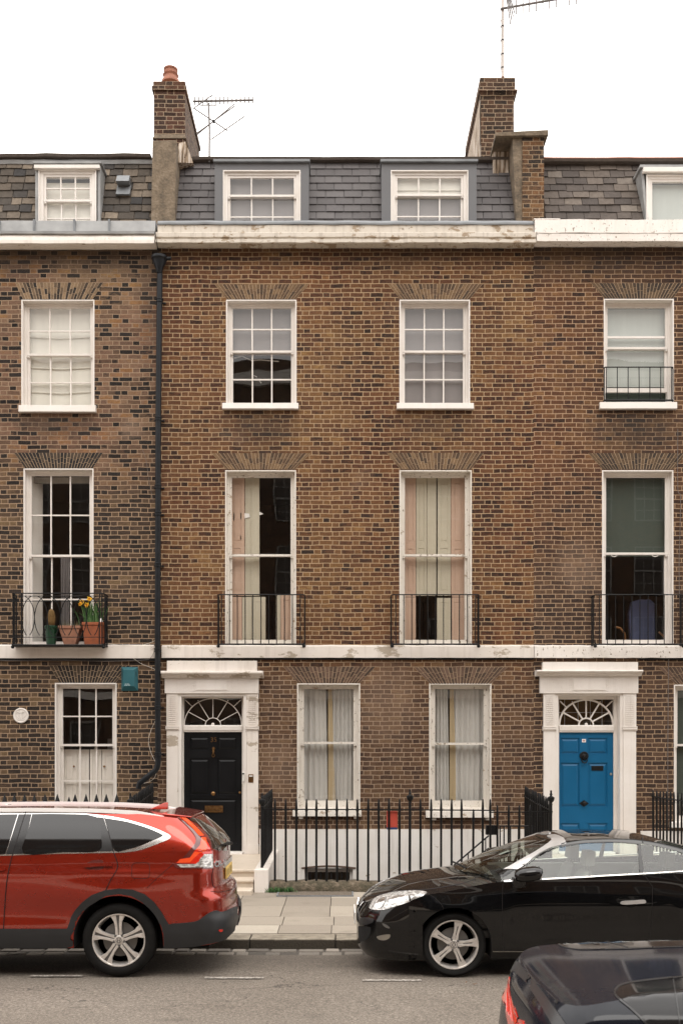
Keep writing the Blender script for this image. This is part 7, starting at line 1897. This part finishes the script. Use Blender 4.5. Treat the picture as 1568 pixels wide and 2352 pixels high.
def screen(name, xb_c, zb_c, xt_c, zt_c, xb_s, xt_s, mat, K=20, J=10, bulge=.02):
    vs = []; fs = []
    for k_ in range(K + 1):
        t = 1 - 2 * k_ / K
        xb_ = xb_c + (xb_s - xb_c) * ypow(t); xt_ = xt_c + (xt_s - xt_c) * ypow(t)
        zbs, zts = roofz(xb_s), roofz(xt_s)
        zb_ = zb_c + (zbs - zb_c) * ypow(t); zt_ = zt_c + (zts - zt_c) * ypow(t)
        wb, wt_ = Wg(zbs, xb_s), Wg(zts, xt_s)
        for j in range(J + 1):
            u = j / J; vs.append((xb_ + (xt_ - xb_) * u, YCB - t * (wb + (wt_ - wb) * u), zb_ + (zt_ - zb_) * u + bulge * math.sin(math.pi * u)))
    for k_ in range(K):
        for j in range(J): a = k_ * (J + 1) + j; fs.append((a, a + 1, a + J + 2, a + J + 1))
    mb = MB(); mb.add(vs, fs); return mb.build(name, mat, CB, smooth=True, angle=70), vs, fs
ws, wv, wf = screen('windscreen', 1.16, .953, 2.02, 1.272, 1.55, 2.20, M['glass_screen'])
rs_, rv, rf_ = screen('rear_window', 4.08, 1.04, 3.45, 1.185, 3.98, 3.40, M['tinted'])
rv_ = []; rfs = []; K = 16; J = 30
for k_ in range(K + 1):
    t = 1 - 2 * k_ / K; xa_ = 2.02 + .18 * ypow(t) - .01; xb_ = 3.45 - .05 * ypow(t) + .01
    for j in range(J + 1):
        x = xa_ + (xb_ - xa_) * j / J; zs = roofz(x); wz_ = Wg(zs, x)
        zc = pl([(1.9, 1.24), (2.02, 1.272), (2.3, 1.315), (2.6, 1.325), (2.9, 1.312), (3.1, 1.285), (3.3, 1.235), (3.5, 1.18)])(x)
        rv_.append((x, YCB - t * wz_, zs + (zc - zs) * (1 - ypow(t)) + .006))
for k_ in range(K):
    for j in range(J): a = k_ * (J + 1) + j; rfs.append((a, a + 1, a + J + 2, a + J + 1))
mb = MB(); mb.add(rv_, rfs); mb.build('roof', M['paint_black'], CB, smooth=True, angle=60)
BB = tree_of(g1, cab, (hv, hf), (wv, wf), (rv_, rfs), yc=YCB)
underside(CB, g1, YCB, .17, .45, 4.4)
E_ = lambda *a, **k_: on_car(a[0], BB, a[1], a[2], M[a[3]], CB, YCB, **k_)
E_('windscreen_pillar', curve(B([(737, 213), (770, 196), (840, 156), (900, 122), (960, 78), (938, 60), (975, 52), (1012, 66), (1026, 88), (1020, 96), (960, 112), (900, 142), (850, 180), (805, 212)]), False, 3), .008, 'silver', step=5, label='silver windscreen pillar')
for sg in (-1, 1):
    vs = []; fs = []; cc = [x for x in xs_ if x > 2.12]
    for i, x in enumerate(cc):
        zt_ = roofz(x); hh = min(.032 + .02 * max(0, x - 2.9), max(.004, zt_ - bl['zt'](x) - .002))
        for j in range(4):
            z_ = zt_ - hh + (hh + .006) * j / 3; vs.append((x, YCB + sg * (Wg(min(z_, zt_), x) + .005 - (.010 if j == 3 else 0)), z_))
    for i in range(len(cc) - 1):
        for j in range(3): a = i * 4 + j; fs.append((a, a + 4, a + 5, a + 1))
    mb = MB(); mb.add(vs, fs); mb.build('roof_side_rail', M['paint_black'], CB, smooth=True, angle=80)
E_('roof_gap', ribbon(B([(1378, 58), (1382, 92)]), 1.2), .010, 'gap', step=3, skirt=.003)
E_('door_pillar', B([(1360, 94), (1371, 96), (1388, 234), (1366, 236)]), .004, 'gloss_black', step=5)
E_('quarter_panel', B([(700, 222), (780, 205), (850, 182), (842, 196), (800, 232), (790, 262), (735, 262), (720, 240)]), .004, 'paint_black', step=5)
E_('window_seal', ribbon(B([(842, 196), (900, 152), (980, 114), (1060, 96), (1160, 87), (1260, 87), (1362, 96)]), 1.6), .008, 'gloss_black', step=4, skirt=.006)
E_('chrome_strip', ribbon(B([(915, 258), (1050, 251), (1200, 243), (1385, 233), (1568, 222), (1800, 210)]), 2.3), .010, 'chrome', step=5)
E_('chrome_strip', ribbon(B([(738, 267), (790, 265)]), 3.0), .010, 'chrome', step=4)
for g in ([(735, 270), (732, 330), (732, 420), (733, 520), (742, 590)], [(1384, 236), (1398, 250), (1420, 285), (1426, 300), (1424, 420), (1416, 520)], [(640, 228), (610, 252), (560, 274), (480, 290), (400, 303), (330, 308), (240, 314), (150, 332), (110, 335)]):
    E_('panel_gap', ribbon(B(g), 1.1), .0015, 'gap', step=4, skirt=.003)
E_('panel_gap', ribbon(B([(380, 318), (420, 345), (450, 375), (462, 400)]), 1.0), .0015, 'gap', step=4, skirt=.003)
E_('sill_strip', ribbon(B([(688, 593), (1250, 593), (1500, 594)]), 1.3), .004, 'steel', step=6, skirt=.004)
hl = E_('headlight', curve(B([(119, 393), (122, 374), (140, 350), (168, 334), (235, 318), (320, 312), (381, 318), (366, 334), (320, 352), (290, 368), (235, 385), (185, 400), (140, 400)]), True, 3), .006, 'lamp_clear', step=4)
on_car('lamp_reflector', BB, curve(B([(140, 385), (165, 352), (190, 345), (185, 375), (165, 392)]), True, 3), .0085, M['chrome'], hl, YCB, step=3)
on_car('lamp_divider', BB, ribbon(B([(196, 343), (190, 365), (172, 394)]), 1.5), .0095, M['alloy_dark'], hl, YCB, step=3)
on_car('lamp_reflector', BB, curve(B([(215, 350), (245, 335), (280, 335), (285, 352), (240, 368), (212, 372)]), True, 3), .0085, M['chrome'], hl, YCB, step=3)
E_('fog_lamp_trim', curve(B([(152, 524), (180, 516), (213, 514), (210, 530), (190, 540), (165, 538)]), True, 3), .006, 'steel', step=3)
E_('fog_lamp_trim', curve(B([(178, 462), (200, 472), (212, 484), (200, 484), (184, 474)]), True, 3), .006, 'alloy_dark', step=3)
E_('bumper_strip', curve(B([(78, 438), (110, 436), (136, 442), (134, 458), (100, 470), (76, 470)]), True, 3), .010, 'cladding', step=3)
E_('lower_grille', curve(B([(66, 480), (80, 475), (120, 480), (124, 500), (112, 530), (90, 545), (72, 540)]), True, 3), .003, 'dark', step=3)
xg = .150
mb = MB(); mb.box(xg - .022, xg - .008, YCB - .26, YCB + .26, .425, .535); fp = mb.build('number_plate', M['plate_white'], CB, bevel=.003)
mb = MB()
for yy in (-.2, -.12, .0, .1, .18): mb.box(xg - .0235, xg - .0222, YCB + yy - .013, YCB + yy + .013, .45, .51)
mb.build('plate_figures', M['dark'], fp)
mb = MB(); mb.tube([(xg + .02, YCB, .64), (xg + .018, YCB + .035, .585), (xg + .012, YCB, .53), (xg + .018, YCB - .035, .585)], .010, 6, closed=True); mb.build('emblem', M['chrome'], CB, smooth=True)
# handle
E_('handle_recess', curve(B([(1298, 370), (1320, 362), (1345, 366), (1348, 382), (1325, 390), (1305, 384)]), True, 3), .0015, 'dark', step=3, skirt=.003)
E_('door_handle', curve(B([(1276, 368), (1290, 358), (1340, 355), (1385, 352), (1393, 360), (1388, 368), (1340, 372), (1290, 374)]), True, 3), .024, 'silver', step=4, skirt=.02)
# door mirrors
for sg in (-1, 1):
    mx, my, mz = 1.745, YCB + sg * .93, 1.005
    mb = MB(); prof = [(0.001, -.13), (.045, -.12), (.062, -.08), (.068, -.02), (.066, .05), (.058, .10), (.04, .125), (.001, .128)]
    n = 18; vs = []; fs = []
    for r_, h in prof:
        for j in range(n):
            a = 2 * math.pi * j / n; ca, sa = math.cos(a), math.sin(a)
            vs.append((mx + h + .0 * ca, my + sg * -.0 + r_ * 1.45 * ca * (1), mz + r_ * 1.05 * (abs(sa) ** .8) * (1 if sa > 0 else -1) - .12 * max(0, -h) * 0 + (h * .10)))
    m_ = len(prof)
    for i in range(m_ - 1):
        for j in range(n): fs.append((i * n + j, i * n + (j + 1) % n, (i + 1) * n + (j + 1) % n, (i + 1) * n + j))
    mb.add(vs, fs); mi_ = mb.build('door_mirror', M['paint_black'], CB, smooth=True, angle=60)
    mb = MB(); mb.hexa([(mx - .12, YCB + sg * .79, .925), (mx - .02, YCB + sg * .79, .925), (mx - .02, YCB + sg * .745, .925), (mx - .12, YCB + sg * .745, .925)], [(mx - .10, my, mz - .02), (mx + .05, my, mz - .02), (mx + .05, my - sg * .05, mz - .02), (mx - .10, my - sg * .05, mz - .02)])
    mb.hexa([(mx - .12, YCB + sg * .80, .85), (mx - .0, YCB + sg * .80, .86), (mx - .0, YCB + sg * .77, .86), (mx - .12, YCB + sg * .77, .85)], [(mx - .13, YCB + sg * .86, .96), (mx - .01, YCB + sg * .86, .96), (mx - .01, YCB + sg * .77, .96), (mx - .13, YCB + sg * .77, .96)])
    mb.build('mirror_arm', M['gloss_black'], mi_, bevel=.012, smooth=True)
    mb = MB(); mb.hexa([(mx + .085, my - .075, mz - .03), (mx + .122, my - .06, mz - .03), (mx + .122, my + .06, mz - .03), (mx + .085, my + .075, mz - .03)], [(mx + .09, my - .08, mz + .012), (mx + .124, my - .062, mz + .018), (mx + .124, my + .062, mz + .018), (mx + .09, my + .08, mz + .012)]); mb.build('mirror_rim', M['silver'], mi_, bevel=.008)
# cabin fittings
def seat(x, y, h=1.0, name='seat'):
    mb = MB(); mb.hexa([(x, y - .22, .45), (x + .14, y - .22, .45), (x + .14, y + .22, .45), (x, y + .22, .45)], [(x + .18, y - .17, h), (x + .27, y - .17, h), (x + .27, y + .17, h), (x + .18, y + .17, h)])
    s_ = mb.build(name, M['seat'], CB, bevel=.05, smooth=True)
    mb = MB(); mb.hexa([(x + .19, y - .12, h + .045), (x + .29, y - .12, h + .045), (x + .29, y + .12, h + .045), (x + .19, y + .12, h + .045)], [(x + .21, y - .10, h + .19), (x + .30, y - .10, h + .19), (x + .30, y + .10, h + .19), (x + .21, y + .10, h + .19)]); mb.tube([(x + .24, y - .05, h - .02), (x + .24, y - .05, h + .06)], .008, 6); mb.tube([(x + .24, y + .05, h - .02), (x + .24, y + .05, h + .06)], .008, 6)
    mb.build('headrest', M['seat'], s_, bevel=.035, smooth=True)
for sg in (-1, 1):
    mb = MB(); mb.box(1.60, 3.80, YCB + sg * .715, YCB + sg * .70, .45, .925); mb.build('door_card', M['door_card'], CB, bevel=.01)
for y in (-.34, .34): seat(2.20, YCB + y, .975); seat(2.98, YCB + y, .955)
mb = MB(); mb.box(1.30, 3.95, YCB - .70, YCB + .70, .36, .45); mb.box(1.25, 1.72, YCB - .70, YCB + .70, .45, .90); mb.build('cabin_floor_and_dash', M['gloss_black'], CB, bevel=.02)
mb = MB(); st = [(1.86 + .0 + .05 * math.sin(a), YCB + .34 + .18 * math.cos(a), .93 + .17 * math.sin(a)) for a in [2 * math.pi * i / 20 for i in range(20)]]; mb.tube(st, .014, 6, closed=True); mb.build('steering_wheel', M['iron'], CB, smooth=True)
mb = MB(); mb.hexa([(1.66, YCB + .30, 1.06), (1.76, YCB + .30, 1.10), (1.76, YCB + .2, 1.10), (1.66, YCB + .2, 1.06)], [(1.66, YCB + .30, 1.064), (1.76, YCB + .30, 1.104), (1.76, YCB + .2, 1.104), (1.66, YCB + .2, 1.064)]); mb.build('parking_permit', M['blind_green'], CB)
mb = MB(); mb.tube([(1.20, YCB + .5, .957), (1.22, YCB - .05, .985), (1.25, YCB - .25, .975)], .010, 5); mb.tube([(1.24, YCB - .1, .985), (1.42, YCB - .6, .945)], .010, 5); mb.build('windscreen_wipers', M['iron'], CB, smooth=True)
for (wx, ph) in ((1.069, 77), (3.68, 20)):
    wheel(CB, wx, -7.27, .31, .31, .232, 'wedge', ph, -1); wheel(CB, wx, 2 * YCB + 7.27, .31, .31, .232, 'wedge', ph + 20, 1)

# ---------------------------------------------------------------- dark blue hatchback close to the camera, facing right
YCF = -11.95
CF = thing('parked_car', 'dark blue hatchback close to the camera, only its roof and tail in view', 'car', (2.4, YCF, 0), 'cars parked along the kerb')
fw = sm([(.1, .66), (.3, .72), (.6, .735), (.8, .73), (.95, .70)], .03)
fl = dict(z0=.6, xf=sm([(.15, .98), (.3, .86), (.5, .82), (.7, .825), (.9, .85)], .02), xr=sm([(.2, 4.5), (.5, 4.6), (.9, 4.4)], .04), Lf=lambda z: .22, Lr=lambda z: .5, xa0=1.15, xa1=4.0, ex=.5,
          zb=lambda x: .2, zt=sm([(.8, .86), (2.5, .84), (3.6, .78), (4.4, .68), (4.6, .62)], .1), arches=[(1.55, .33, .38), (3.9, .33, .38)], W=lambda z, x: fw(z))
f1 = make_loft(fl, 16); loft_mesh('body', f1, YCF, M['paint_blue'], CF)
fg = dict(z0=1.0, xf=sm([(.84, .85), (.98, .875), (1.08, .92), (1.14, .97), (1.20, 1.04)], .02), xr=sm([(.85, 3.6), (1.2, 2.9)], .03), Lf=lambda z: .20, Lr=lambda z: .35, xa0=1.6, xa1=2.5, ex=.62,
          zb=fl['zt'], zt=sm([(.8, 1.045), (.95, 1.085), (1.1, 1.115), (1.3, 1.135), (1.6, 1.152), (2.0, 1.168), (2.5, 1.175), (2.9, 1.17), (3.6, .98)], .06), W=lambda z, x: fw(.84) - max(0, z - .83) * .15 - max(0, z - 1.03) ** 2 * 9)
f2 = make_loft(fg, 14); loft_mesh('upper_body', f2, YCF, M['paint_blue'], CF)
o, fv, ff = lid('roof', [c_[-1] for c_ in f2], YCF, lambda x: .012, M['paint_blue'], CF)
lid('bonnet', [c_[-1] for c_ in f1], YCF, lambda x: .05 if x > 3.3 else 0, M['paint_blue'], CF, xlim=(3.0, 99))
BF = tree_of(f1, f2, (fv, ff), yc=YCF); underside(CF, f1, YCF, .2, 1.0, 4.3)
G_ = lambda *a, **k_: on_car(a[0], BF, a[1], a[2], M[a[3]], CF, YCF, **k_)
WIN = [(1409, 2236), (1416, 2224), (1440, 2216), (1500, 2208), (1570, 2202), (1700, 2196), (1850, 2196), (1850, 2400), (1560, 2390), (1500, 2325), (1450, 2275), (1415, 2245)]
SH_ = lambda p, d=30: [(a + 6, b + d + 16) for a, b in p]
WIN = SH_(WIN)
G_('side_window', curve(WIN, True, 3), .003, 'tinted_dull', step=8)
G_('window_surround', ribbon(SH_([(1850, 2195), (1700, 2193), (1570, 2199), (1500, 2205), (1440, 2213), (1415, 2221), (1406, 2233), (1412, 2247), (1448, 2277), (1498, 2327), (1558, 2392)]), [3, 5]), .004, 'gloss_black', step=6)
G_('window_divider', ribbon(SH_([(1540, 2206), (1552, 2290), (1562, 2390)]), 3, False), .005, 'gloss_black', step=6)
G_('tailgate_edge', ribbon([(1204, 2236), (1228, 2270), (1262, 2320), (1300, 2380)], [12, 30]), .004, 'gloss_black', step=6)
G_('tail_lamp', [(1178, 2352), (1192, 2342), (1202, 2348), (1208, 2370), (1210, 2400), (1174, 2400), (1172, 2370)], .005, 'lamp_red', step=5)
mb = MB(); mb.hexa([(.90, YCF - .40, 1.01), (1.04, YCF - .43, 1.025), (1.04, YCF + .43, 1.025), (.90, YCF + .40, 1.01)], [(.90, YCF - .39, 1.03), (1.08, YCF - .43, 1.09), (1.08, YCF + .43, 1.09), (.90, YCF + .39, 1.03)]); mb.build('roof_spoiler', M['paint_blue'], CF, bevel=.015, smooth=True)
for wx in (1.55, 3.9): wheel(CF, wx, YCF - .72, .33, .33, .22, 'wedge', 10, -1); wheel(CF, wx, YCF + .72, .33, .33, .22, 'wedge', 30, 1)
